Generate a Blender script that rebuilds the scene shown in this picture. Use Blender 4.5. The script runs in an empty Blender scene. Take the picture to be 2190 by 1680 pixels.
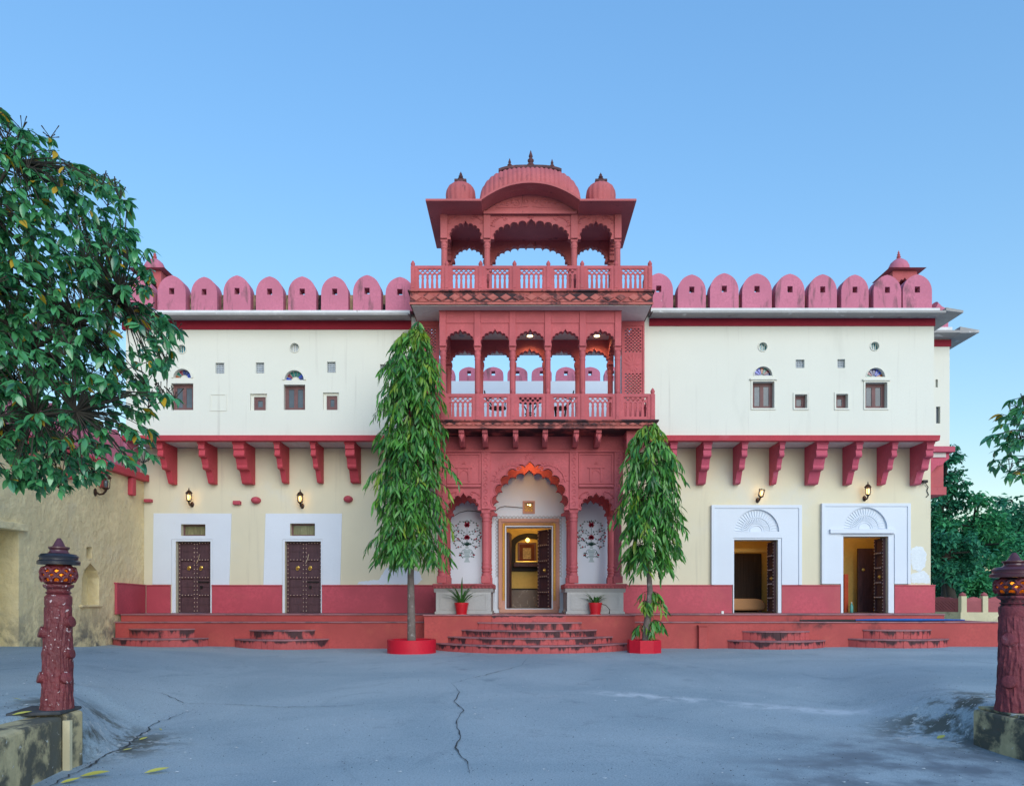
import bpy, math, random
from mathutils import Vector, Matrix, Euler
from mathutils.geometry import tessellate_polygon
random.seed(7)
R = math.radians
SC = bpy.context.scene
COL = SC.collection
# ------------------------------------------------------------------ camera, sky, sun, exposure
F, CX, HY, EYE = 1580.0, 1110.0, 1280.0, 1.4      # focal length / principal point in 2189-px-wide units, eye height
cam_d = bpy.data.cameras.new('camera'); cam = bpy.data.objects.new('camera', cam_d); COL.objects.link(cam)
cam.location = (0, 0, EYE); cam.rotation_euler = (R(90), 0, 0)
cam_d.sensor_width = 36.0; cam_d.lens = 36.0 * F / 2189.0
cam_d.shift_x = -(CX - 1094.5) / 2189.0; cam_d.shift_y = (HY - 840.0) / 2189.0
cam_d.clip_start = 0.1; cam_d.clip_end = 2000
SC.camera = cam
SUN_EL, SUN_AZ = 21.0, 160.0                       # azimuth clockwise from +Y (behind the camera, a little left)
wd = bpy.data.worlds.new('World'); SC.world = wd; wd.use_nodes = True
nt = wd.node_tree; bg = nt.nodes['Background']
sky = nt.nodes.new('ShaderNodeTexSky'); sky.sky_type = 'NISHITA'; sky.sun_disc = False
sky.sun_elevation = R(SUN_EL); sky.sun_rotation = R(SUN_AZ)
sky.altitude = 200; sky.air_density = 2.0; sky.dust_density = 0.0; sky.ozone_density = 8.0
gm = nt.nodes.new('ShaderNodeGamma'); gm.inputs[1].default_value = 0.62              # hazy evening: the whole sky dome graded flatter, evenly in all directions
hs = nt.nodes.new('ShaderNodeHueSaturation'); hs.inputs['Hue'].default_value = 0.511; hs.inputs['Saturation'].default_value = 1.28; hs.inputs['Value'].default_value = 1.44
nt.links.new(sky.outputs[0], gm.inputs[0]); nt.links.new(gm.outputs[0], hs.inputs['Color']); nt.links.new(hs.outputs[0], bg.inputs[0]); bg.inputs[1].default_value = 0.15
sl = bpy.data.lights.new('sun', 'SUN'); sl.energy = 1.3; sl.angle = R(50); sl.color = (1.0, 0.94, 0.86)
so = bpy.data.objects.new('sun', sl); COL.objects.link(so)
sd = Vector((math.sin(R(SUN_AZ)) * math.cos(R(SUN_EL)), math.cos(R(SUN_AZ)) * math.cos(R(SUN_EL)), math.sin(R(SUN_EL))))
so.rotation_euler = sd.to_track_quat('Z', 'Y').to_euler(); so.location = sd * 60
SC.view_settings.view_transform = 'Standard'; SC.view_settings.look = 'None'
SC.view_settings.exposure = 0.95; SC.view_settings.gamma = 1.0
SC.render.engine = 'CYCLES'; SC.cycles.use_denoising = True
SC.cycles.max_bounces = 7; SC.cycles.diffuse_bounces = 4; SC.cycles.glossy_bounces = 3
SC.cycles.transparent_max_bounces = 8; SC.cycles.sample_clamp_indirect = 6

# ------------------------------------------------------------------ measuring helpers
def X(px, d): return (px - CX) * d / F
def Z(py, d): return EYE + (HY - py) * d / F
def P(px, py, d): return Vector((X(px, d), d, Z(py, d)))
def lerp(a, b, t): return a + (b - a) * t
def sm(a, b, x):
    t = max(0.0, min(1.0, (x - a) / (b - a))) if a != b else float(x > a)
    return t * t * (3 - 2 * t)
# enlarged views of the photograph: (x, y) measured there -> 2189-px units
def view(x0, y0, s):
    k = 0.53442
    return (lambda x: (x0 + x / s) * k), (lambda y: (y0 + y / s) * k)
x1, y1 = view(1600, 560, 1.9909)
x2, y2 = view(1600, 1200, 1.9909)
x3, y3 = view(1650, 1750, 1.867)
x4, y4 = view(400, 1000, 1.6846)
x5, y5 = view(400, 1700, 1.6846)
x6, y6 = view(2500, 950, 1.3722)
x7, y7 = view(2600, 1700, 1.4639)
x8, y8 = view(0, 2100, 1.6106)
xd, yd = view(1760, 2040, 3.4219)

def ground(x, d):
    road = lerp(-0.15, 0.09, sm(6.5, 15, d))
    wl = 0.22 + 0.9 * sm(6.9, 8.8, d) + max(0, d - 9) * 0.55
    x0 = -4.16 + 0.10 * sm(6.9, 7.3, d) - 0.13 * max(0, min(d, 12) - 7)
    zl = 0.37 + 0.06 * sm(10, 14, d) - 0.23 * sm(14.5, 19.0, d)
    h = lerp(road, zl, sm(x0, x0 - wl, x))
    wr = 0.22 + 0.9 * sm(7.5, 9.2, d) + max(0, d - 9) * 0.5
    xr = 4.82 - 0.6 * sm(7.5, 9.2, d)
    zr = 0.30 - 0.16 * sm(9, 18, d)
    h = lerp(h, zr, sm(xr, xr + wr, x))
    h += 0.004 * math.sin(x * 1.7 + d * .9) * math.sin(d * 1.3 - x * .6) * sm(4, 9, d)
    return h
def G(px, py):
    d = 10.0
    for _ in range(30):
        z = ground(X(px, d), d); d = 0.5 * d + 0.5 * F * (EYE - z) / (py - HY)
    return Vector((X(px, d), d, ground(X(px, d), d)))

# ------------------------------------------------------------------ materials
def mat(name, col, rough=.8, var=.10, vs=1.2, bump=.12, bs=35., stains=(), metal=0., spec=.3, col2=None, emit=None, es=0., fine=.06, bd=.02, stretch=None):
    m = bpy.data.materials.new(name); m.use_nodes = True
    t = m.node_tree; N = t.nodes; L = t.links
    b = N['Principled BSDF']
    b.inputs['Roughness'].default_value = rough; b.inputs['Metallic'].default_value = metal
    b.inputs['Specular IOR Level'].default_value = spec
    if emit:
        b.inputs['Base Color'].default_value = (*col, 1)
        b.inputs['Emission Color'].default_value = (*emit, 1); b.inputs['Emission Strength'].default_value = es
        return m
    g = N.new('ShaderNodeNewGeometry'); pos = g.outputs['Position']
    def noise(scale, detail=5, rgh=.55, sv=None, dist=0.):
        n = N.new('ShaderNodeTexNoise'); n.inputs['Scale'].default_value = scale
        n.inputs['Detail'].default_value = detail; n.inputs['Roughness'].default_value = rgh
        n.inputs['Distortion'].default_value = dist
        if sv:
            mp = N.new('ShaderNodeMapping'); mp.inputs['Scale'].default_value = sv
            L.new(pos, mp.inputs[0]); L.new(mp.outputs[0], n.inputs[0])
        else: L.new(pos, n.inputs[0])
        return n.outputs['Fac']
    def ramp(fac, lo, hi):
        r = N.new('ShaderNodeMapRange'); r.inputs[1].default_value = lo; r.inputs[2].default_value = hi
        r.interpolation_type = 'SMOOTHSTEP'
        L.new(fac, r.inputs[0]); return r.outputs[0]
    def mix(fac, a, bb):
        x = N.new('ShaderNodeMix'); x.data_type = 'RGBA'
        if isinstance(fac, float): x.inputs[0].default_value = fac
        else: L.new(fac, x.inputs[0])
        for i, v in ((6, a), (7, bb)):
            if isinstance(v, tuple): x.inputs[i].default_value = (*v[:3], 1)
            else: L.new(v, x.inputs[i])
        return x.outputs[2]
    dk = tuple(c * (1 - var) for c in col); lt = col2 or tuple(min(1, c * (1 + var)) for c in col)
    c = mix(ramp(noise(vs, 6, .6, stretch), .33, .67), dk, lt)
    if fine:
        f = noise(bs * .8, 4, .7)
        c = mix(ramp(f, .3, .75), c, mix(1.0, c, tuple(x * (1 - fine * 2) for x in col)))
    for s in stains:
        msk = ramp(noise(s.get('scale', 1.), s.get('detail', 6), s.get('rough', .62), s.get('sv'), s.get('dist', .3)), s['lo'], s['hi'])
        if 'z' in s:      # weathering that runs down from an edge
            sp = N.new('ShaderNodeSeparateXYZ'); L.new(pos, sp.inputs[0])
            zr = N.new('ShaderNodeMapRange'); zr.inputs[1].default_value = s['z'][0]; zr.inputs[2].default_value = s['z'][1]
            L.new(sp.outputs[2], zr.inputs[0])
            ad = N.new('ShaderNodeMath'); ad.operation = 'MULTIPLY'; L.new(zr.outputs[0], ad.inputs[0]); L.new(msk, ad.inputs[1]); msk = ad.outputs[0]
        if 'gen' in s:
            tc = N.new('ShaderNodeTexCoord'); sp = N.new('ShaderNodeSeparateXYZ'); L.new(tc.outputs['Generated'], sp.inputs[0])
            ma = N.new('ShaderNodeMath'); ma.operation = 'MULTIPLY_ADD'; ma.inputs[1].default_value = s['gen']; L.new(sp.outputs[2], ma.inputs[0])
            L.new(noise(s.get('scale', 1.), 6, .62, s.get('sv'), .3), ma.inputs[2]); msk = ramp(ma.outputs[0], s['lo'], s['hi'])
        if 'k' in s:
            ml = N.new('ShaderNodeMath'); ml.operation = 'MULTIPLY'; ml.inputs[1].default_value = s['k']; L.new(msk, ml.inputs[0]); msk = ml.outputs[0]
        c = mix(msk, c, s['col'])
    L.new(c, b.inputs['Base Color'])
    if bump:
        bn = N.new('ShaderNodeBump'); bn.inputs['Strength'].default_value = bump; bn.inputs['Distance'].default_value = bd
        L.new(noise(bs, 6, .65), bn.inputs['Height']); L.new(bn.outputs[0], b.inputs['Normal'])
    return m

BLK = (.018, .016, .022)
M = {}
M['cream'] = mat('cream_plaster', (.70, .70, .625), .85, .03, .4, .02, 60, [dict(col=(.52, .52, .46), lo=.58, hi=.80, scale=.9, sv=(1, 1, .35), k=.40), dict(col=(.40, .38, .34), lo=.55, hi=.80, scale=2.6, sv=(2.4, 2.4, .10), k=.42)], fine=.015)
M['ochre'] = mat('pale_yellow_plaster', (.67, .62, .46), .85, .05, .5, .02, 60, [dict(col=(.62, .62, .55), lo=.52, hi=.72, scale=.5, k=.6), dict(col=(.42, .38, .30), lo=.56, hi=.80, scale=2.2, sv=(2.2, 2.2, .12), k=.40)], fine=.015)
M['white'] = mat('white_plaster', (.66, .715, .79), .8, .03, .8, .02, 60, [dict(col=(.6, .62, .64), lo=.64, hi=.8, scale=2., k=.4)], fine=.015)
M['soffit'] = mat('grey_white_soffit', (.66, .62, .60), .85, .06, .9, .06, 10)
M['stone'] = mat('red_sandstone_paint', (.49, .108, .122), .72, .18, 1.4, .12, 30, [dict(col=(.48, .16, .15), lo=.60, hi=.78, scale=2.3, k=.5), dict(col=(.11, .03, .035), lo=.66, hi=.8, scale=3.4, sv=(1, 1, .5), k=.5)])
M['stone_hi'] = mat('weathered_sandstone', (.48, .125, .132), .75, .14, 1.2, .12, 30, [dict(col=(.50, .22, .22), lo=.58, hi=.78, scale=1.8, k=.5), dict(col=BLK, lo=.62, hi=.74, scale=2.6, sv=(1.6, 1.6, .45), k=.75)])
M['grime'] = mat('sandstone_with_black_mould', (.40, .10, .09), .75, .14, 1.4, .15, 30, [dict(col=BLK, lo=.42, hi=.56, scale=1.3, sv=(1, 1, 1.6), k=.93), dict(col=BLK, lo=.53, hi=.60, scale=6., k=.7)])
M['darkstone'] = mat('soot_dark_sandstone', (.095, .042, .048), .7, .35, 5., .15, 30, [dict(col=(.30, .10, .10), lo=.58, hi=.72, scale=7., k=.7)])
M['tile'] = mat('sandstone_diamond', (.46, .13, .11), .75, .16, 2.0, .12, 30, [dict(col=BLK, lo=.52, hi=.64, scale=1.3, k=.85)])
M['pink'] = mat('pink_limewash', (.56, .18, .265), .85, .10, 1.0, .14, 18, [dict(col=(.75, .55, .58), lo=.70, hi=.76, scale=5, k=.7), dict(col=(.10, .07, .075), lo=.53, hi=.72, scale=2.6, sv=(1.7, 1.7, .4), k=.75)])
M['gap'] = mat('stained_parapet', (.42, .33, .20), .9, .3, 5., .2, 20, [dict(col=BLK, lo=.42, hi=.6, scale=3., sv=(1, 1, .4))])
M['band'] = mat('deep_red_band', (.30, .013, .034), .7, .10, 1.2, .06, 20)
M['bracket'] = mat('red_bracket_paint', (.52, .062, .085), .62, .10, 1.5, .12, 22, [dict(col=(.60, .17, .20), lo=.6, hi=.8, scale=2., k=.5)])
M['bracket_pink'] = mat('pink_bracket_paint', (.50, .085, .14), .65, .12, 1.5, .12, 22, [dict(col=(.62, .25, .33), lo=.55, hi=.75, scale=1.6, k=.5)])
M['dado'] = mat('red_oxide_dado', (.46, .070, .100), .55, .16, .8, .06, 18, [dict(col=(.44, .09, .10), lo=.52, hi=.75, scale=1.1, k=.6)])
M['plinth'] = mat('red_plinth', (.42, .068, .064), .62, .18, .9, .08, 18, [dict(col=(.45, .10, .07), lo=.5, hi=.7, scale=1.3, k=.5), dict(col=BLK, lo=.60, hi=.69, scale=.55, sv=(1, 1, .8), k=.85)])
M['step'] = mat('red_step', (.46, .085, .085), .6, .15, 1.5, .08, 25, [dict(col=BLK, lo=.93, hi=1.06, scale=3.6, sv=(1, 1, .35), gen=.55, k=.9), dict(col=BLK, lo=.64, hi=.72, scale=1.6, k=.8)])
M['tread'] = mat('step_slab', (.34, .15, .165), .5, .2, 2.5, .08, 25, [dict(col=(.09, .07, .085), lo=.48, hi=.66, scale=2.2, k=.7)])
M['eave'] = mat('concrete_eave', (.36, .35, .345), .85, .12, 1.2, .12, 16, [dict(col=(.10, .095, .10), lo=.6, hi=.75, scale=1.5, sv=(1.5, 1, 1), k=.75), dict(col=(.7, .71, .72), lo=.6, hi=.7, scale=3, k=.6)])
M['ledge'] = mat('white_ledge', (.72, .73, .74), .85, .1, 2., .15, 20, [dict(col=(.08, .08, .085), lo=.63, hi=.72, scale=2.6, k=.8)])
M['greystone'] = mat('grey_pedestal_stone', (.40, .385, .375), .7, .08, 1.5, .10, 28, [dict(col=(.2, .19, .19), lo=.62, hi=.78, scale=3., sv=(2, 2, .6), k=.5)])
M['yellowwall'] = mat('yellow_rough_plaster', (.80, .67, .39), .9, .12, .9, .6, 4.0, [dict(col=(.70, .62, .42), lo=.5, hi=.75, scale=1.6, k=.6), dict(col=(.30, .22, .13), lo=.68, hi=.73, scale=5., sv=(1, .6, 1.6), k=.7), dict(col=(.12, .12, .12), lo=.40, hi=.62, scale=2.6, z=(1.25, .35), k=.95)], bd=.13)
M['retain'] = mat('mouldy_yellow_retaining_wall', (.50, .42, .24), .9, .2, 2., .5, 14, [dict(col=(.62, .58, .42), lo=.52, hi=.7, scale=3.), dict(col=(.055, .06, .055), lo=.43, hi=.58, scale=3.0, k=.9), dict(col=(.62, .62, .58), lo=.64, hi=.69, scale=9, k=.8)])
M['planter'] = mat('bright_red_planter', (.56, .008, .028), .5, .08, 1.5, .05, 20)
M['pot'] = mat('red_plastic_pot', (.50, .006, .014), .35, .05, 2, .0, 20, spec=.5)
M['soil'] = mat('soil', (.09, .065, .045), .95, .3, 8, .6, 40)
M['wood'] = mat('dark_purple_wood', (.085, .040, .050), .55, .25, 3., .25, 30, [dict(col=(.03, .018, .024), lo=.5, hi=.75, scale=4., sv=(4, 4, .6), k=.7)], stretch=(4, 4, .7))
M['wood_frame'] = mat('brown_window_wood', (.17, .085, .085), .6, .2, 4., .2, 30)
M['stud'] = mat('brass_stud', (.75, .58, .45), .35, .05, 3, 0, 20, metal=.8)
M['brass'] = mat('brass', (.80, .52, .12), .3, .08, 3, 0, 20, metal=.9)
M['gold'] = mat('gilded_chain', (.72, .45, .05), .35, .2, 30, 0, 60, metal=.75)
M['salmon'] = mat('salmon_door_frame', (.52, .27, .20), .7, .08, 1.6, .06, 25)
M['glass'] = mat('window_glass', (.105, .125, .145), .12, .3, 1.3, .0, 10, spec=.4)
M['glass_teal'] = mat('teal_glass', (.03, .20, .24), .08, .3, 3, .0, 10, spec=.8)
for nm, c in (('blue', (.02, .05, .45)), ('green', (.02, .16, .12)), ('red', (.22, .03, .05)), ('navy', (.03, .03, .16)), ('amber', (.35, .10, .03))):
    M['pane_' + nm] = mat(nm + '_glass', c, .08, .2, 6, .0, 10, spec=.8)
M['jali'] = mat('grey_vent_lattice', (.42, .46, .50), .8, .15, 8, .1, 30)
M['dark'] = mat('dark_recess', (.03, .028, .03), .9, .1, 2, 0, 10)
M['iron'] = mat('black_iron', (.02, .019, .02), .45, .1, 3, 0, 10, metal=.5)
M['lampmetal'] = mat('bronze_lamp_metal', (.07, .04, .03), .45, .2, 9, .05, 40, metal=.6)
M['bulb'] = mat('lit_bulb', (1, .8, .4), emit=(1.0, .56, .13), es=2.6)
M['bulb_w'] = mat('lit_downlight', (1, .9, .6), emit=(1.0, .72, .30), es=4.)
M['bark'] = mat('grey_brown_bark', (.17, .135, .12), .9, .25, 4, .5, 35, [dict(col=(.30, .27, .25), lo=.55, hi=.7, scale=9.)])
M['twig'] = mat('dark_twig', (.045, .040, .032), .9, .2, 4, .3, 30)
M['post'] = mat('maroon_post_paint', (.165, .026, .031), .40, .28, 5., .8, 30, [dict(col=(.70, .58, .58), lo=.63, hi=.66, scale=24, k=.9), dict(col=(.05, .012, .02), lo=.5, hi=.75, scale=5., sv=(3, 3, .7), k=.6)], spec=.5)
M['post_worn'] = mat('weathered_post_paint', (.20, .042, .055), .6, .25, 5., .8, 30, [dict(col=(.45, .22, .25), lo=.62, hi=.75, scale=4.), dict(col=BLK, lo=.53, hi=.60, scale=2.6, sv=(1, 1, .45), k=.95)])
M['postcap'] = mat('glossy_dark_maroon_cap', (.085, .026, .036), .28, .2, 5, .05, 20, spec=.6)
M['postblack'] = mat('black_brim', (.02, .02, .028), .3, .2, 5, .05, 20, spec=.6)
M['fence_pink'] = mat('pink_fence_stone', (.34, .095, .105), .8, .12, 2, .15, 20)
M['fence_cream'] = mat('cream_fence_post', (.58, .52, .34), .85, .12, 2, .15, 20, [dict(col=(.12, .11, .09), lo=.6, hi=.75, scale=2., k=.7)])
M['inner_yellow'] = mat('yellow_interior', (.62, .43, .13), .8, .04, 1, .02, 10)
M['marble'] = mat('brown_marble', (.16, .115, .10), .3, .2, 3, .0, 10, [dict(col=(.4, .34, .30), lo=.60, hi=.64, scale=2.2, dist=2., k=.5)])
M['curtain'] = mat('dark_brown_curtain', (.05, .035, .028), .9, .3, 3, .1, 30, stretch=(9, 9, .3))
M['sofa'] = mat('tan_sofa', (.46, .24, .11), .8, .08, 2, .1, 60)
M['red_cloth'] = mat('orange_red_panel', (.45, .07, .03), .8, .1, 3, .05, 20)
M['blue'] = mat('blue_tarpaulin', (.02, .12, .42), .5, .15, 5, .1, 20)
M['bottle'] = mat('teal_bottle_plastic', (.10, .38, .36), .2, .1, 5, 0, 20, spec=.6)
M['ink_green'] = mat('painted_dark_green', (.028, .085, .070), .8, .1, 8, 0, 20)
M['ink_red'] = mat('painted_crimson', (.36, .016, .045), .8, .1, 8, 0, 20)
M['ink_grey'] = mat('painted_grey_vase', (.42, .52, .55), .8, .1, 8, 0, 20)
M['ink_line'] = mat('painted_slate_line', (.16, .22, .25), .8, .1, 8, 0, 20)
M['carve'] = mat('grey_carving', (.50, .50, .52), .85, .1, 8, 0, 20)  # plain grey of the raised criss-cross lines
M['paper'] = mat('white_scrap', (.8, .8, .78), .8, .05, 5, 0, 20)
M['cable'] = mat('black_cable', (.02, .02, .02), .6, .1, 5, 0, 20)
M['picture'] = mat('pale_print', (.42, .30, .14), .6, .5, 14, 0, 20)
def leafmat(name, c, c2, rough=.38, spec=.5, back=.25):
    m = bpy.data.materials.new(name); m.use_nodes = True
    t = m.node_tree; N = t.nodes; L = t.links; b = N['Principled BSDF']
    b.inputs['Roughness'].default_value = rough; b.inputs['Specular IOR Level'].default_value = spec
    g = N.new('ShaderNodeNewGeometry'); n = N.new('ShaderNodeTexNoise'); n.inputs['Scale'].default_value = 1.6; n.inputs['Detail'].default_value = 3
    L.new(g.outputs['Position'], n.inputs[0])
    ri = N.new('ShaderNodeMath'); ri.operation = 'ADD'; L.new(g.outputs['Random Per Island'], ri.inputs[0]); L.new(n.outputs['Fac'], ri.inputs[1])
    mr = N.new('ShaderNodeMapRange'); mr.inputs[1].default_value = .45; mr.inputs[2].default_value = 1.45; L.new(ri.outputs[0], mr.inputs[0])
    x = N.new('ShaderNodeMix'); x.data_type = 'RGBA'; x.inputs[6].default_value = (*c, 1); x.inputs[7].default_value = (*c2, 1)
    L.new(mr.outputs[0], x.inputs[0]); L.new(x.outputs[2], b.inputs['Base Color'])
    tr = N.new('ShaderNodeBsdfTranslucent'); L.new(x.outputs[2], tr.inputs['Color'])
    ms = N.new('ShaderNodeMixShader'); ms.inputs[0].default_value = back
    L.new(b.outputs[0], ms.inputs[1]); L.new(tr.outputs[0], ms.inputs[2]); L.new(ms.outputs[0], N['Material Output'].inputs[0])
    return m
M['leaf_big'] = leafmat('glossy_dark_green_leaf', (.016, .125, .055), (.12, .42, .155), .24, .9)
M['leaf_yel'] = leafmat('yellowed_leaf', (.42, .26, .02), (.55, .36, .03), .5, .3)
M['leaf_ash'] = leafmat('ashoka_leaf', (.014, .105, .026), (.12, .36, .055), .36, .5)
M['leaf_ash_y'] = leafmat('young_ashoka_leaf', (.09, .27, .03), (.26, .38, .04), .4, .45)
M['leaf_far'] = leafmat('distant_foliage', (.026, .18, .085), (.085, .40, .15), .5, .35)
M['leaf_far2'] = leafmat('distant_dark_foliage', (.020, .135, .085), (.060, .30, .15), .5, .35)
M['leaf_pot'] = leafmat('strap_leaf', (.025, .10, .020), (.07, .22, .045), .35, .5)

def asphalt():
    m = bpy.data.materials.new('worn_grey_asphalt'); m.use_nodes = True
    t = m.node_tree; N = t.nodes; L = t.links; b = N['Principled BSDF']
    g = N.new('ShaderNodeNewGeometry'); pos = g.outputs['Position']
    def noise(s, d=6, r=.6, sv=(1, 1, 1), dist=0.):
        mp = N.new('ShaderNodeMapping'); mp.inputs['Scale'].default_value = sv; L.new(pos, mp.inputs[0])
        n = N.new('ShaderNodeTexNoise'); n.inputs['Scale'].default_value = s; n.inputs['Detail'].default_value = d; n.inputs['Roughness'].default_value = r; n.inputs['Distortion'].default_value = dist
        L.new(mp.outputs[0], n.inputs[0]); return n.outputs['Fac']
    def ramp(f, a, c):
        r = N.new('ShaderNodeMapRange'); r.interpolation_type = 'SMOOTHSTEP'; r.inputs[1].default_value = a; r.inputs[2].default_value = c; L.new(f, r.inputs[0]); return r.outputs[0]
    def mix(f, a, c, mode='MIX'):
        x = N.new('ShaderNodeMix'); x.data_type = 'RGBA'; x.blend_type = mode
        if isinstance(f, float): x.inputs[0].default_value = f
        else: L.new(f, x.inputs[0])
        for i, v in ((6, a), (7, c)):
            if isinstance(v, tuple): x.inputs[i].default_value = (*v, 1)
            else: L.new(v, x.inputs[i])
        return x.outputs[2]
    c = mix(ramp(noise(.35, 5, .55, dist=.6), .35, .65), (.32, .41, .455), (.41, .495, .53))
    c = mix(ramp(noise(1.1, 6, .6, (1, .5, 1), .8), .55, .78), c, (.26, .335, .375))
    c = mix(ramp(noise(.9, 6, .65, (.6, 1.6, 1), 1.), .62, .80), c, (.50, .51, .52))
    c = mix(ramp(noise(60, 3, .85), .36, .60), mix(1.0, c, (.66, .67, .68), 'MULTIPLY'), c)
    c = mix(ramp(noise(17, 4, .8), .60, .72), c, mix(1.0, c, (.74, .75, .76), 'MULTIPLY'))
    v = N.new('ShaderNodeTexVoronoi'); v.inputs['Scale'].default_value = 38; L.new(pos, v.inputs[0])
    sp = ramp(v.outputs['Distance'], .16, .10)
    thin = N.new('ShaderNodeMath'); thin.operation = 'MULTIPLY'; L.new(sp, thin.inputs[0]); L.new(ramp(noise(14, 2), .60, .66), thin.inputs[1])
    c = mix(thin.outputs[0], c, (.07, .07, .075))
    def spot(x, y, r, f):          # crumbling, mouldy plaster on the two banks
        vm = N.new('ShaderNodeVectorMath'); vm.operation = 'DISTANCE'; vm.inputs[1].default_value = (x, y, .1); L.new(pos, vm.inputs[0])
        mm = N.new('ShaderNodeMath'); mm.operation = 'MULTIPLY'; L.new(ramp(vm.outputs['Value'], r, r * .35), mm.inputs[0]); L.new(f, mm.inputs[1]); return mm.outputs[0]
    for (sx, sy, sr) in ((-4.40, 7.7, 1.15), (4.85, 8.2, 1.2)):
        c = mix(spot(sx, sy, sr, ramp(noise(2.6, 6, .65), .42, .58)), c, (.09, .10, .085)); c = mix(spot(sx, sy, sr, ramp(noise(7, 6, .7), .56, .62)), c, (.52, .54, .52))
    for (sx, sy, sr) in ((3.7, 6.6, 2.2), (2.6, 5.4, 1.8)):       # old dark tarmac patch
        c = mix(spot(sx, sy, sr, ramp(noise(1.3, 5, .6), .38, .62)), c, (.15, .185, .215))
    def dotn(nx, ny, off):
        vm = N.new('ShaderNodeVectorMath'); vm.operation = 'DOT_PRODUCT'; vm.inputs[1].default_value = (nx, ny, 0); L.new(pos, vm.inputs[0])
        sb = N.new('ShaderNodeMath'); sb.operation = 'SUBTRACT'; sb.inputs[1].default_value = off; L.new(vm.outputs['Value'], sb.inputs[0]); return sb.outputs[0]
    def mul(a, b_):
        mm = N.new('ShaderNodeMath'); mm.operation = 'MULTIPLY'; L.new(a, mm.inputs[0]); L.new(b_, mm.inputs[1]); return mm.outputs[0]
    ac = N.new('ShaderNodeMath'); ac.operation = 'ABSOLUTE'; L.new(dotn(.469, .883, 10.45), ac.inputs[0])     # pale dusty streak
    al = dotn(.883, -.469, -4.5)
    c = mix(mul(mul(ramp(ac.outputs[0], .30, .06), ramp(noise(2.4, 6, .7), .40, .62)), mul(ramp(al, 0., .6), ramp(al, 4.6, 3.6))), c, (.55, .60, .63))
    for (cx_, cy_, rr) in ((9.5, 17.0, 11.0), (9.5, 17.0, 12.6), (-7.0, 16.0, 9.0), (-7.0, 16.0, 10.5)):      # faint tyre arcs
        vm = N.new('ShaderNodeVectorMath'); vm.operation = 'DISTANCE'; vm.inputs[1].default_value = (cx_, cy_, .1); L.new(pos, vm.inputs[0])
        sb = N.new('ShaderNodeMath'); sb.operation = 'SUBTRACT'; sb.inputs[1].default_value = rr; L.new(vm.outputs['Value'], sb.inputs[0])
        ab = N.new('ShaderNodeMath'); ab.operation = 'ABSOLUTE'; L.new(sb.outputs[0], ab.inputs[0])
        mm = N.new('ShaderNodeMath'); mm.operation = 'MULTIPLY'; L.new(ramp(ab.outputs[0], .17, .05), mm.inputs[0]); L.new(ramp(noise(2.2, 6, .7), .48, .75), mm.inputs[1])
        c = mix(mm.outputs[0], c, mix(1.0, c, (.72, .72, .74), 'MULTIPLY'))
    L.new(c, b.inputs['Base Color'])
    b.inputs['Roughness'].default_value = .72; b.inputs['Specular IOR Level'].default_value = .35
    bn = N.new('ShaderNodeBump'); bn.inputs['Strength'].default_value = .35; bn.inputs['Distance'].default_value = .012
    ad = N.new('ShaderNodeMath'); ad.operation = 'ADD'; L.new(noise(45, 5, .75), ad.inputs[0]); L.new(noise(4, 5, .6), ad.inputs[1])
    L.new(ad.outputs[0], bn.inputs['Height']); L.new(bn.outputs[0], b.inputs['Normal'])
    return m
M['asphalt'] = asphalt()
M['crack'] = mat('crack', (.060, .065, .072), .95, .3, 6, .3, 50)

# ------------------------------------------------------------------ mesh building
WP = {}
def setp(o, label=None, cat=None, group=None, kind=None):
    if label: o['label'] = label
    if cat: o['category'] = cat
    if group: o['group'] = group
    if kind: o['kind'] = kind
    return o
def thing(name, loc, label, cat, group=None, parent=None):
    o = bpy.data.objects.new(name, None); COL.objects.link(o)
    o.empty_display_size = .2
    loc = Vector(loc); WP[o] = loc
    if parent: o.parent = parent; o.location = loc - WP[parent]
    else: o.location = loc
    return setp(o, label, cat, group)
def node(name, loc, parent): return thing(name, loc, None, None, None, parent)
def place(name, mesh, parent, loc, rot=None, scale=None):
    o = bpy.data.objects.new(name, mesh); COL.objects.link(o)
    loc = Vector(loc); WP[o] = loc
    if parent: o.parent = parent; o.location = loc - WP[parent]
    else: o.location = loc
    if rot is not None: o.rotation_euler = rot
    if scale is not None: o.scale = scale
    return o
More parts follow.
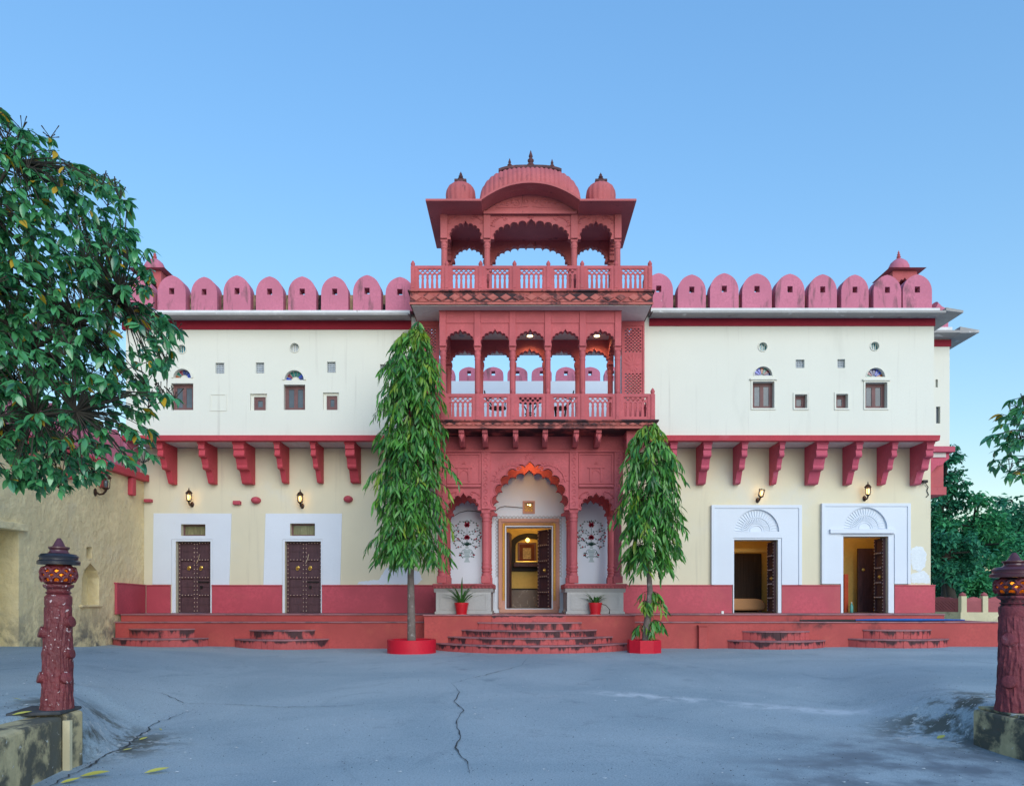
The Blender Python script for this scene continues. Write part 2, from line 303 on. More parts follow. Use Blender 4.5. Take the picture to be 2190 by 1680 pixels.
class MB:
    def __init__(s): s.v = []; s.f = []
    def add(s, vs, fs):
        n = len(s.v); s.v += [tuple(p) for p in vs]; s.f += [tuple(i + n for i in f) for f in fs]; return s
    def box(s, a, b, c, d, e, f):
        x0, x1 = sorted((a, b)); y0, y1 = sorted((c, d)); z0, z1 = sorted((e, f))
        return s.add([(x0, y0, z0), (x1, y0, z0), (x1, y1, z0), (x0, y1, z0), (x0, y0, z1), (x1, y0, z1), (x1, y1, z1), (x0, y1, z1)],
                     [(0, 3, 2, 1), (4, 5, 6, 7), (0, 1, 5, 4), (1, 2, 6, 5), (2, 3, 7, 6), (3, 0, 4, 7)])
    def poly(s, loops, fn0, fn1):
        """extrude a polygon with holes; fn0 / fn1 turn a 2-D point into the near / far 3-D point"""
        lp = []
        for i, l in enumerate(loops):
            a = sum(l[k][0] * l[(k + 1) % len(l)][1] - l[(k + 1) % len(l)][0] * l[k][1] for k in range(len(l)))
            if (a > 0) != (i == 0): l = l[::-1]
            lp.append(l)
        tris = tessellate_polygon([[Vector((p[0], p[1], 0)) for p in l] for l in lp])
        flat = [p for l in lp for p in l]; n = len(flat)
        vs = [fn0(p) for p in flat] + [fn1(p) for p in flat]
        fs = []
        for t in tris:
            a, b, c = (flat[i] for i in t)
            if (b[0] - a[0]) * (c[1] - a[1]) - (b[1] - a[1]) * (c[0] - a[0]) < 0: t = t[::-1]
            fs.append(tuple(t)); fs.append(tuple(i + n for i in reversed(t)))
        o = 0
        for l in lp:
            m = len(l)
            for k in range(m):
                i, j = o + k, o + (k + 1) % m
                fs.append((i, i + n, j + n, j))
            o += m
        return s.add(vs, fs)
    def prism(s, outer, y0, y1, holes=()):            # (x, z) outline along y; y0 is the near side
        return s.poly([outer] + list(holes), lambda p: (p[0], y0, p[1]), lambda p: (p[0], y1, p[1]))
    def prism_z(s, outer, z0, z1, holes=()):          # (x, y) plan along z
        return s.poly([outer] + list(holes), lambda p: (p[0], p[1], z1), lambda p: (p[0], p[1], z0))
    def prism_x(s, outer, xa, xb, holes=()):          # (y, z) profile along x
        return s.poly([outer] + list(holes), lambda p: (xb, p[0], p[1]), lambda p: (xa, p[0], p[1]))
    def lathe(s, cx, cy, prof, n=24, mod=None, caps=True, sq=None):
        vs = []; fs = []
        for (r, z) in prof:
            for k in range(n):
                a = 2 * math.pi * k / n; rr = r * (mod(a, z) if mod else 1)
                vs.append((cx + rr * math.cos(a), cy + rr * math.sin(a), z))
        for i in range(len(prof) - 1):
            for k in range(n):
                j = (k + 1) % n
                fs.append((i * n + k, i * n + j, (i + 1) * n + j, (i + 1) * n + k))
        if caps:
            fs.append(tuple(range(n - 1, -1, -1))); fs.append(tuple((len(prof) - 1) * n + k for k in range(n)))
        return s.add(vs, fs)
    def tube(s, pts, r, n=6, closed=False, flat=None):
        pts = [Vector(p) for p in pts]; m = len(pts); vs = []; fs = []
        up = Vector((0, 0, 1)); prev = None
        for i, p in enumerate(pts):
            a = pts[(i - 1) % m] if (closed or i > 0) else p
            b = pts[(i + 1) % m] if (closed or i < m - 1) else p
            t = (b - a)
            t = t.normalized() if t.length > 1e-9 else Vector((0, 0, 1))
            if prev is None: u = t.cross(Vector((0, 1, 0)) if abs(t.y) < .9 else Vector((1, 0, 0))).normalized()
            else:
                u = prev - t * prev.dot(t)
                u = u.normalized() if u.length > 1e-6 else t.orthogonal().normalized()
            prev = u; w = t.cross(u)
            rr = r[i] if isinstance(r, (list, tuple)) else r
            for k in range(n):
                q = 2 * math.pi * k / n
                vs.append(p + u * (rr * math.cos(q)) + w * (rr * math.sin(q)))
        for i in range(m if closed else m - 1):
            j = (i + 1) % m
            for k in range(n):
                l = (k + 1) % n
                fs.append((i * n + k, i * n + l, j * n + l, j * n + k))
        if not closed:
            fs.append(tuple(range(n - 1, -1, -1))); fs.append(tuple((m - 1) * n + k for k in range(n)))
        return s.add(vs, fs)
    def strip(s, pts, w, nrm=(0, -1, 0), lift=0.):      # flat ribbon along pts, width list or value, lying across nrm
        pts = [Vector(p) for p in pts]; nn = Vector(nrm); vs = []; fs = []
        for i, p in enumerate(pts):
            t = (pts[min(i + 1, len(pts) - 1)] - pts[max(i - 1, 0)]).normalized()
            q = t.cross(nn).normalized(); ww = w[i] if isinstance(w, (list, tuple)) else w
            vs += [p + q * ww / 2, p - q * ww / 2]
        for i in range(len(pts) - 1): fs.append((2 * i, 2 * i + 1, 2 * i + 3, 2 * i + 2))
        return s.add(vs, fs)
    def mesh(s, name, m, origin, smooth=None):
        me = bpy.data.meshes.new(name)
        o = Vector(origin)
        me.from_pydata([(p[0] - o.x, p[1] - o.y, p[2] - o.z) for p in s.v], [], s.f)
        if isinstance(m, str): m = M[m]
        me.materials.append(m)
        if smooth:
            me.polygons.foreach_set('use_smooth', [True] * len(me.polygons))
            me.set_sharp_from_angle(angle=R(smooth))
        me.update(); return me
    def build(s, name, m, parent=None, smooth=None, origin=None, bevel=0, kind=None):
        if origin is None:
            xs, ys, zs = zip(*s.v)
            origin = ((min(xs) + max(xs)) / 2, (min(ys) + max(ys)) / 2, min(zs))
        o = place(name, s.mesh(name, m, origin, smooth), parent, origin)
        if bevel:
            b = o.modifiers.new('edge', 'BEVEL'); b.width = bevel; b.segments = 2; b.limit_method = 'ANGLE'; b.angle_limit = R(50)
        if kind: o['kind'] = kind
        return o
def rect(a, b, c, d): return [(a, c), (b, c), (b, d), (a, d)]
def circ(cx, cz, r, n=20, a0=0, a1=360): return [(cx + r * math.cos(R(a0 + (a1 - a0) * k / n)), cz + r * math.sin(R(a0 + (a1 - a0) * k / n))) for k in range(n if a1 - a0 >= 360 else n + 1)]
def foil(xa, xb, zs, za, n=9, seg=6, tip=.045):
    """cusped arch line from the right spring to the left one"""
    xc = (xa + xb) / 2; a = (xb - xa) / 2
    def base(t, k=1.):
        an = math.pi * t
        return xc + a * math.cos(an) * (1 - .10 * (1 - math.sin(an)) * 0), zs + bb * math.sin(an) ** .92
    bump = .32 * math.pi * a / n
    bb = za - zs - bump - tip
    cps = [base(i / n) for i in range(n + 1)]
    out = [(xb, zs)]
    for i in range(n):
        ax, az = cps[i]; bx, bz = cps[i + 1]
        mx, mz = (ax + bx) / 2, (az + bz) / 2; L = math.hypot(bx - ax, bz - az)
        nx, nz = (az - bz) / L * -1, (bx - ax) / L * -1
        nx, nz = (bz - az) / L, -(bx - ax) / L
        if nx * (mx - xc) + nz * (mz - zs) < 0: nx, nz = -nx, -nz
        for k in range(1, seg + 1):
            q = math.pi * k / seg
            u = (1 - math.cos(q)) / 2; h = math.sin(q) * L * .42
            px, pz = ax + (bx - ax) * u + nx * h, az + (bz - az) * u + nz * h
            if n % 2 and i == n // 2 and k == seg // 2: pz += tip
            out.append((px, pz))
    out[-1] = (xa, zs)
    return out
def arch_panel(mb, xa, xb, z0, zt, oa, ob, zs, za, n, yn, yf):
    arc = foil(oa, ob, zs, za, n)
    pts = [(xa, z0), (oa, z0)] + ([(oa, zs)] if zs - z0 > 1e-3 else []) + arc[::-1][1:-1] + ([(ob, zs)] if zs - z0 > 1e-3 else []) + [(ob, z0), (xb, z0), (xb, zt), (xa, zt)]
    mb.prism(pts, yn, yf); return arc
# ================================================================== SETTING: the ground
def build_ground():
    xs = [-90, -60, -40, -28, -20, -16, -13] + [-11.5 + .35 * i for i in range(17)] + [-5.4 + .09 * i for i in range(26)] + [-3.0 + .35 * i for i in range(18)] + [3.35 + .12 * i for i in range(30)] + [7 + .5 * i for i in range(14)] + [16, 20, 28, 40, 60, 90]
    ys = [-30, -15, -6, 0, 2, 3.5] + [4.5 + .15 * i for i in range(50)] + [12 + .3 * i for i in range(28)] + [20.5, 22, 25, 30, 40, 60, 90, 140]
    xs = sorted(set(round(x, 3) for x in xs)); ys = sorted(set(ys))
    mb = MB(); nx = len(xs)
    mb.v = [(x, y, ground(x, y)) for y in ys for x in xs]
    mb.f = [(j * nx + i, j * nx + i + 1, (j + 1) * nx + i + 1, (j + 1) * nx + i) for j in range(len(ys) - 1) for i in range(nx - 1)]
    g = mb.build('ground', 'asphalt', smooth=60, origin=(0, 0, 0)); g['kind'] = 'structure'
    return g
GROUND = build_ground()
def crack(pts, w0=.03, world=False):
    pp = []
    for i in range(len(pts) - 1):
        a, b = pts[i], pts[i + 1]; n = max(2, int(math.dist(a, b) / (.07 if world else 6)))
        for k in range(n): pp.append((lerp(a[0], b[0], k / n) + random.uniform(-.03, .03), lerp(a[1], b[1], k / n) + random.uniform(-.02, .02))) if world else pp.append((lerp(a[0], b[0], k / n) + random.uniform(-2.5, 2.5), lerp(a[1], b[1], k / n) + random.uniform(-.6, .6)))
    pp.append(pts[-1])
    q = []; w = []
    for i, p in enumerate(pp):
        g = Vector((p[0], p[1], ground(*p))) if world else G(*p); q.append((g.x, g.y, g.z + .012)); e = min(1, 4 * min(i, len(pp) - 1 - i) / len(pp))
        w.append(w0 * .4 * (.16 + e * random.uniform(.15, 1.0)))
    MB().strip(q, w, (0, 0, 1)).build('crack', 'crack', GROUND)
crack([(965, 1462), (985, 1480), (972, 1500), (990, 1520), (975, 1545), (985, 1575), (972, 1600), (998, 1630), (1003, 1655)], .045)
crack([(1130, 1405), (1115, 1422), (1060, 1438), (1000, 1452), (965, 1462)], .035)
crack([(230, 1468), (300, 1474), (345, 1482), (395, 1503), (440, 1505), (520, 1507), (600, 1512), (720, 1510), (860, 1500)], .035)
crack([(-4.30, 9.8), (-4.34, 9.4), (-4.38, 8.94), (-4.26, 8.4), (-4.14, 7.95), (-4.06, 7.29), (-3.98, 6.8), (-3.9, 6.2), (-3.75, 5.6)], .05, True)
crack([(40, 1445), (110, 1450), (180, 1467), (230, 1468)], .025)
def patch(name, cen, rx, ry, m, seed, n=34, j=.35):
    rnd = random.Random(seed); c = G(*cen); vs = [(c.x, c.y, ground(c.x, c.y) + .006)]
    for k in range(n):
        a = 2 * math.pi * k / n; r = 1 + rnd.uniform(-j, j)
        x, y = c.x + rx * r * math.cos(a), c.y + ry * r * math.sin(a); vs.append((x, y, ground(x, y) + .006))
    mb = MB(); mb.add(vs, [(0, 1 + k, 1 + (k + 1) % n) for k in range(n)]); return mb.build(name, m, GROUND)

# ================================================================== THE PALACE
DW, DU = 21.2, 20.2
XC = .285
palace = thing('palace', (XC, 20.5, .1), 'cream palace with pink battlements and a red sandstone balconied entrance in the middle', 'palace')
TOPZ, PLZ = 9.33, 1.0

# ---- lower walls of the wings, with real openings
XLW, XRW = -10.73, 11.80                             # faces of the end walls
doorsL = [(376, 450, 1157, 1310), (609, 686, 1157, 1312)]
transL = [(387.5, 439.5, 1120.5, 1145), (620.5, 673.5, 1118.8, 1145)]
def wr(b, d): return rect(X(b[0], d), X(b[1], d), Z(b[3], d), Z(b[2], d))
def wrz(b, d, z0): return rect(X(b[0], d), X(b[1], d), z0, Z(b[2], d))
SZ = 5.72
def wall_with_doors(name, xa, xb, m, doors, others, thick=.45):
    # one outline: doors run down to the platform
    pts = [(xa, PLZ)]
    for b in sorted(doors):
        a, c, t = X(b[0], DW), X(b[1], DW), Z(b[2], DW); pts += [(a, PLZ), (a, t), (c, t), (c, PLZ)]
    pts += [(xb, PLZ), (xb, SZ), (xa, SZ)]
    mb = MB(); mb.prism(pts, DW, DW + thick, [wr(o, DW) for o in others]); return mb.build(name, m, palace)
wall_with_doors('wall', XLW - .9, -2.30, 'ochre', doorsL, transL)
doorsR = [(x7(489), x7(745), y7(672), 1310), (x7(1127), x7(1390), y7(652), 1310)]
wall_with_doors('wall', 2.80, XRW, 'ochre', doorsR, [])
# side and back shells
MB().box(XRW - .4, XRW, DW + .452, 27.4, .1, SZ - .02).build('wall', 'ochre', palace)
# ---- upper walls
XUL, XUR = -10.75, 11.335
hL = [(x4(1238), x4(1382), y4(907), y4(1077)), (x4(480), x4(628), y4(898), y4(1078)), (x4(1012), x4(1125), y4(968), y4(1080)), (x4(1503), x4(1610), y4(960), y4(1078)),
      (x4(778), x4(837), y4(760), y4(832)), (x4(1050), x4(1106), y4(758), y4(830)), (x4(1530), x4(1587), y4(753), y4(826)), (x4(1887), x4(1950), y4(770), y4(842))]
hR = [(x6(700), x6(818), y6(792), y6(937)), (x6(1318), x6(1437), y6(796), y6(937)), (x6(932), x6(998), y6(862), y6(937)), (x6(1158), x6(1222), y6(860), y6(937)),
      (x6(937), x6(985), y6(670), y6(716)), (x6(1166), x6(1208), y6(668), y6(716))]
rL = [(x4(1312), y4(658), 9.4), (x4(552), y4(668), 8.8)]
rR = [(x6(757), y6(600), 9.2), (x6(1371), y6(597), 9.0)]
def semi(cx, cy, r, d, n=14): return [(X(cx, d) + r * d / F * math.cos(R(180 * k / n)), Z(cy, d) + r * d / F * math.sin(R(180 * k / n))) for k in range(n + 1)]
lunL = [(x4(1310), y4(876), 20.5), (x4(556), y4(862), 19)]
lunR = [(x6(758), y6(758), 19.3), (x6(1376), y6(765), 19.3)]
ZB = Z(931, DU)
def upper_wall(xa, xb, rects, rounds, luns):
    mb = MB()
    holes = [wr(h, DU) for h in rects] + [circ(X(a, DU), Z(b, DU), r * DU / F, 20) for a, b, r in rounds] + [semi(*l, DU) for l in luns]
    mb.prism(rect(xa, xb, ZB, Z(686, DU) + .1), DU, DU + .4, holes); return mb.build('upper_wall', 'cream', palace)
upper_wall(XUL, -2.78, hL, rL, lunL); upper_wall(3.42, XUR, hR, rR, lunR)
MB().box(XUR - .35, XUR, DU + .402, 21.70, ZB, 9.05).build('upper_wall', 'cream', palace)
MB().box(XUL, XUL + .35, DU + .402, 24.5, ZB, 9.05).build('upper_wall', 'cream', palace)
for a, b in ((XUL + .36, -2.78), (3.42, XUR - .36)): MB().box(a, b, 24.5, 24.8, .2, 9.05).build('rear_wall', 'cream', palace)
for a, b in ((-2.78, -2.5), (3.14, 3.42)):
    MB().box(a, b, DU + .402, 24.49, 5.9, 8.95).build('side_wall', 'cream', palace)
# floor slabs / soffits (the jettied upper storey)
for a, b in ((XUL + .02, -2.79), (3.43, XUR - .02)):
    MB().box(a, b, DU + .05, 24.4, 5.73, ZB - .003).build('floor_slab', 'soffit', palace)
    MB().box(a, b, DU + .05, 24.6, 9.06, TOPZ - .02).build('roof_slab', 'eave', palace)
# pink string course under the upper storey
for a, b in ((XUL - .06, -2.5), (3.2, XUR + .10)):
    zt, zb = Z(931, DU), Z(943.5, DU)
    MB().prism_x([(DU - .10, zb), (DU - .12, zb + .06), (DU - .15, zt - .02), (DU + .1, zt + .01), (DU + .1, zb)], a, b).build('string_course', 'bracket', palace, bevel=.012)
# deep red band, eave, white ledge, parapet strip
def eave(xa, xb, right):
    EZ = 9.08 if right else 9.02
    MB().box(xa, xb, DU - .03, DU + .1, Z(697.5 if right else 705, DU), EZ - .012).build('red_band', 'band', palace)
    mb = MB()
    mb.prism_x([(DU + .2, EZ - .01), (19.66, EZ - .07), (19.66, EZ - .01), (DU + .2, EZ + .08)], xa, xb)
    if right: mb.prism([(XUR + .021, EZ - .015), (XUR + .48, EZ - .07), (XUR + .48, EZ - .01), (XUR + .021, EZ + .07)], 19.66, 21.6)
    mb.build('eave', 'eave', palace)
    MB().box(xa, xb, 19.93, 20.5, EZ + .06, EZ + .165).build('parapet_ledge', 'ledge', palace, bevel=.015)
eave(XUL - .1, -2.95, False); eave(3.55, XUR + .02, True)
# ---- battlements
def merlon_mesh(w, h, t, hole=(.14, .17), mname='merlon', sill=.52):
    pts = []
    n = 9
    pts.append((-w / 2, 0)); pts.append((w / 2, 0))
    zs = h * .50
    for k in range(n + 1):
        u = k / n; a = R(90 * u); x = w / 2 * math.cos(a) ** .85; z = zs + (h - zs) * (math.sin(a) ** 1.0 * .90 + .10 * u ** 4); pts.append((x, z))
    pts += [(-x, z) for x, z in pts[:1:-1][1:]]
    hc = h * .555; hw, hh = hole
    mb = MB(); mb.prism(pts, -t / 2, t / 2, [rect(-hw / 2, hw / 2, hc - hh / 2, hc + hh / 2)])
    return mb.mesh(mname, 'pink', (0, 0, 0), 35)
MD = 20.0; MT = .36
mz = 9.188; mzr = 9.248
ML = merlon_mesh(58.9 * MD / F, Z(589, MD) - mz, MT)
for k in range(9):
    px = x4(482.5 + 219.6 * (k - 1)); place('merlon', ML, palace, (X(px, MD), MD + MT / 2, mz), (0, 0, random.uniform(-.03, .03)), (random.uniform(.95, 1.04), 1, random.uniform(.96, 1.02)))
MR = merlon_mesh(61.4 * MD / F, Z(585, MD) - mzr, MT)
rm = [186, 366, 545.5, 725.5, 905.5, 1086, 1262, 1440, 1606]
for c in rm: place('merlon', MR, palace, (X(x6(c), MD), MD + MT / 2, mzr), (0, 0, random.uniform(-.03, .03)), (random.uniform(.95, 1.04), 1, random.uniform(.96, 1.02)))
for a, b in ((XUL + .02, -2.95), (3.6, XUR - .05)):
    MB().box(a, b, MD + MT - .10, MD + MT + .18, mz - .05, Z(632, MD + .3)).build('parapet', 'gap', palace)
# curled end of the battlement on the far right
mb = MB(); mb.tube([(XUR - .05, 20.15, 9.36), (XUR + .12, 20.2, 9.27), (XUR + .30, 20.3, 9.24), (XUR + .38, 20.4, 9.12)], [.15, .13, .15, .13], 12); mb.build('parapet_scroll', 'pink', palace, 40)

# ---- brackets under the jetty
def bracket_profile(dp, h):
    # (y toward the viewer negative, z down) : foot at the wall, stepped double curl
    yf = DW - dp; zt = 5.735
    p = [(DW, zt), (yf, zt), (yf, zt - .20 * h)]
    def curl(cy, cz, r, a0, a1, n=6): return [(cy + r * math.cos(R(a0 + (a1 - a0) * k / n)), cz + r * math.sin(R(a0 + (a1 - a0) * k / n))) for k in range(n + 1)]
    p += [(yf + .05, zt - .22 * h), (yf + .05, zt - .27 * h)]
    p += curl(yf + .11 * dp, zt - .335 * h, .065 * h, 150, 300, 5)
    p += [(yf + .22 * dp, zt - .42 * h), (yf + .26 * dp, zt - .50 * h)]
    p += curl(yf + .40 * dp, zt - .60 * h, .085 * h, 160, 300, 6)
    p += [(yf + .56 * dp, zt - .70 * h), (yf + .66 * dp, zt - .86 * h)]
    p += curl(yf + .80 * dp, zt - .93 * h, .07 * h, 190, 290, 4)
    p += [(DW, zt - h)]
    return p
def bracket(pxa, pxb, h, m, dp=.90):
    w = (pxb - pxa) * (DW - dp) / F; xc_ = X((pxa + pxb) / 2, DW - dp)
    mb = MB(); mb.prism_x(bracket_profile(dp, h), xc_ - w / 2, xc_ + w / 2)
    o = mb.build('bracket', m, palace, 35, bevel=.018)
    cap = MB().box(xc_ - w / 2 - .02, xc_ + w / 2 + .02, DW - dp - .02, DW - dp + .25, 5.65, 5.728); cap.build('cap', m, o, bevel=.01)
    return o
for a, b in ((382, 420), (660, 703), (895, 968), (1172, 1208), (1417, 1450), (1650, 1712), (1905, 1945), (2120, 2160)): bracket(x5(a), x5(b), 1.05 + random.uniform(-.02, .02), 'bracket')
for a, b in ((315, 362), (540, 573), (762, 790), (978, 1043), (1210, 1246), (1420, 1451), (1622, 1664)): bracket(x7(a), x7(b), 1.08 + random.uniform(-.02, .02), 'bracket_pink')
bracket(x7(120), x7(160), 1.05, 'bracket_pink')
# ---- set-back block on the right end
def rear_block():
    d = 21.7; xr = X(2030, d); xl = XUR - .3
    zb = Z(955, d)
    vent = (2000, 2005, 811, 828); win = (2001, 2010, 869, 905)
    MB().prism(rect(xl, xr, zb, 9.05), d, d + .4, [wr(vent, d), wr(win, d)]).build('upper_wall', 'cream', palace)
    MB().box(xr - .35, xr, d + .402, 27, zb, 9.05).build('upper_wall', 'cream', palace)
    MB().box(X(win[0], d), X(win[1], d), d + .1, d + .14, Z(win[3], d), Z(win[2], d)).build('window_pane', 'glass', palace)
    MB().box(X(vent[0], d), X(vent[1], d), d + .1, d + .14, Z(vent[3], d), Z(vent[2], d)).build('vent', 'jali', palace)
    MB().box(xl, xr + .03, d - .03, d + .1, Z(741, d), 9.0).build('red_band', 'band', palace)
    mb = MB(); mb.prism_x([(d + .2, 9.02), (21.18, 9.03), (21.18, 9.10), (d + .2, 9.2)], XUR, xr)
    mb.prism([(xr, 9.02), (xr + .55, 9.03), (xr + .55, 9.10), (xr, 9.2)], 21.18, 27); mb.build('eave', 'eave', palace)
    MB().box(xl, xr + .02, d - .1, d + .3, 9.12, 9.34).build('parapet_ledge', 'ledge', palace)
    place('merlon', ML, palace, (xr - .42, d + .1, 9.34), None, (.9, 1, .5))
    MB().box(xl, xr + .1, d - .12, d + .5, zb - .17, zb - .003).build('string_course', 'bracket_pink', palace, bevel=.02)
    MB().box(xl, xr - .1, d + .01, 27, zb - .3, zb - .175).build('floor_slab', 'soffit', palace)
    # curved side bracket and the small hanging oriel below
    w0 = XRW; prof = [(w0, zb - .18), (xr + .02, zb - .18), (xr + .02, zb - .34), (xr - .1, zb - .42), (xr - .18, zb - .52), (xr - .34, zb - .56), (xr - .50, zb - .74), (xr - .56, zb - .98), (xr - .70, zb - 1.05), (w0, zb - 1.1)]
    MB().prism(prof, d + .05, d + .3).build('bracket', 'bracket_pink', palace, bevel=.015)
    ox0, ox1 = XRW - .02, X(2009, 22.2)
    mb = MB(); mb.box(ox0, ox1, 22.0, 22.9, Z(1043, 22.2), Z(975, 22.2)); mb.box(ox0, ox1 + .06, 21.95, 22.95, Z(1060, 22.2), Z(1043, 22.2) - .002)
    mb.build('oriel', 'stone', palace, bevel=.012)
rear_block()
# ---- roof turrets (small domed pavilions behind the battlements)
def finial(mb, x, y, z, h, r, n=14):
    mb.lathe(x, y, [(r * 1.5, z), (r * 1.5, z + .04 * h), (r * .75, z + .10 * h), (r * .6, z + .16 * h), (r, z + .24 * h), (r * 1.1, z + .30 * h), (r * .7, z + .38 * h), (r * .5, z + .42 * h),
                    (r * .8, z + .50 * h), (r * .82, z + .55 * h), (r * .45, z + .62 * h), (r * .38, z + .66 * h), (r * .55, z + .72 * h), (r * .42, z + .80 * h), (r * .2, z + .92 * h), (.006, z + h)], n)
def turret(px, d, m='stone_hi'):
    t = node('roof_turret', (X(px, d), d, 9.3), palace); cx = X(px, d); s = .31
    ze = Z(571, d - .57) - .03; zb = 9.3
    for a in (-1, 1):
        for b in (-1, 1): MB().box(cx + a * s - .06, cx + a * s + .06, d + b * s - .06, d + b * s + .06, zb, ze - .25).build('pillar', 'stone', t)
    for yy in (d - s, d + s):
        mb = MB(); arch_panel(mb, cx - s - .065, cx + s + .065, ze - .75, ze, cx - s + .07, cx + s - .07, ze - .62, ze - .2, 7, yy - .064, yy + .064); mb.build('arch', 'stone', t)
    for q in (-1, 1): MB().box(cx + q * s - .055, cx + q * s + .055, d - s + .07, d + s - .07, ze - .45, ze - .01).build('beam', 'stone', t)
    o = s + .26
    MB().add([(cx - o, d - o, ze + .02), (cx + o, d - o, ze + .02), (cx + o, d + o, ze + .02), (cx - o, d + o, ze + .02), (cx - s, d - s, ze + .10), (cx + s, d - s, ze + .10), (cx + s, d + s, ze + .10), (cx - s, d + s, ze + .10)],
             [(0, 3, 2, 1), (4, 5, 6, 7), (0, 1, 5, 4), (1, 2, 6, 5), (2, 3, 7, 6), (3, 0, 4, 7)]).build('eave', 'stone', t)
    mb = MB(); r = s * .95; h = Z(559, d) - ze + .02
    mb.lathe(cx, d, [(r, ze + .08), (r * 1.04, ze + .2 * h + .08), (r, ze + .42 * h + .08), (r * .82, ze + .66 * h + .08), (r * .5, ze + .84 * h + .08), (r * .18, ze + .95 * h + .08)], 36, lambda a, z: 1 + .025 * abs(math.cos(6 * a)))
    mb.build('dome', 'pink', t, 40)
    mb = MB(); finial(mb, cx, d, ze + .95 * h + .06, Z(536, d) - (ze + .95 * h + .06), .06); mb.build('finial', 'stone', t, 40)
turret(1921, 23.2); turret(331, 23.2)

# ---- windows
def window(b, d, leaves=2, inset=.13, glass='glass'):
    xa, xb, za, zb = X(b[0], d), X(b[1], d), Z(b[3], d), Z(b[2], d); y = d + inset
    f = .045
    mb = MB(); mb.prism(rect(xa, xb, za, zb), y, y + .07, [rect(xa + f, xb - f, za + f, zb - f)])
    w = mb.build('window', 'wood_frame', palace, bevel=.006)
    n = leaves; lw = (xb - xa - 2 * f) / n
    for k in range(n):
        a = xa + f + k * lw; c = a + lw
        s = .05
        MB().prism(rect(a, c, za + f, zb - f), y + .012, y + .055, [rect(a + s, c - s, za + f + s, zb - f - s)]).build('sash', 'wood_frame', w)
        MB().box(a + s, c - s, y + .03, y + .04, za + f + s, zb - f - s).build('pane', glass, w)
    MB().box(xa - .03, xb + .03, y + .32, y + .34, za - .03, zb + .03).build('blind', 'dark', w)  # dark sheet stands in for the unlit room behind the panes
    return w
def surround(b, d, w, proud=.025, sides='ltrb', m='cream'):
    xa, xb, za, zb = X(b[0], d), X(b[1], d), Z(b[3], d), Z(b[2], d)
    MB().prism(rect(xa - w, xb + w, za - w * ('b' in sides), zb + w), d - proud, d - .002, [rect(xa, xb, za + .001, zb)]).build('window_surround', m, palace, bevel=.008)
window(hL[0], DU); window(hL[1], DU)
for i in (2, 3):
    h = hL[i]; xa, xb = h[0] + 6, h[1] - 4.5; inner = (xa, xb, h[2] + 5.5, h[3] - 1.5)
    MB().prism(wr(h, DU), DU + .07, DU + .14, [wr(inner, DU)]).build('window_reveal', 'cream', palace)
    window(inner, DU, 1, .10)
for h in hR[:2]: window(h, DU); surround(h, DU, .045)
for h in hR[2:4]: window(h, DU, 1); surround(h, DU, .05)
# hood mouldings and the blind niche
for h in hR[:2]: MB().box(X(h[0] - 6, DU), X(h[1] + 6, DU), DU - .06, DU - .002, Z(h[2] - 3, DU), Z(h[2] - 7, DU)).build('hood_moulding', 'cream', palace, bevel=.01)
b = (x4(740), x4(853), y4(968), y4(1085)); xa, xb, za, zb = X(b[0], DU), X(b[1], DU), Z(b[3], DU), Z(b[2], DU)
MB().prism(rect(xa, xb, za, zb), DU - .014, DU - .002, [rect(xa + .035, xb - .035, za + .035, zb - .035)]).build('blind_niche', 'cream', palace)
def vent(h, d):
    xa, xb, za, zb = X(h[0], d), X(h[1], d), Z(h[3], d), Z(h[2], d); y = d + .07; mb = MB(); n = 5
    holes = []
    w = (xb - xa) / n
    for i in range(n):
        for j in range(n):
            cx, cz = xa + w * (i + .5), za + (zb - za) / n * (j + .5); holes.append(circ(cx, cz, w * .34, 6, 30 * (j % 2), 360 + 30 * (j % 2)))
    mb.prism(rect(xa - .01, xb + .01, za - .01, zb + .01), y, y + .05, holes); v = mb.build('vent', 'jali', palace)
    MB().box(xa - .02, xb + .02, y + .2, y + .22, za - .02, zb + .02).build('backing', 'glass', v)
for h in hL[4:]: vent(h, DU)
for h in hR[4:]: vent(h, DU)
for (a, c, r), g in zip(rL + rR, ('jali', 'glass_teal', 'glass_teal', 'glass_teal')):
    rr = r * DU / F; cx, cz = X(a, DU), Z(c, DU)
    mb = MB(); mb.prism(circ(cx, cz, rr * 1.16, 24), DU - .02, DU - .002, [circ(cx, cz, rr, 24)]); w = mb.build('round_window', 'cream', palace)
    MB().prism(circ(cx, cz, rr * 1.02, 24), DU + .10, DU + .12).build('pane', g, w)
    for k in range(3): MB().box(cx + (k - 1) * rr * .55 - .008, cx + (k - 1) * rr * .55 + .008, DU + .085, DU + .098, cz - rr * .8, cz + rr * .8).build('bar', 'cream', w)
cols = ['pane_red', 'pane_navy', 'pane_blue', 'pane_green', 'pane_navy', 'pane_blue', 'pane_amber']
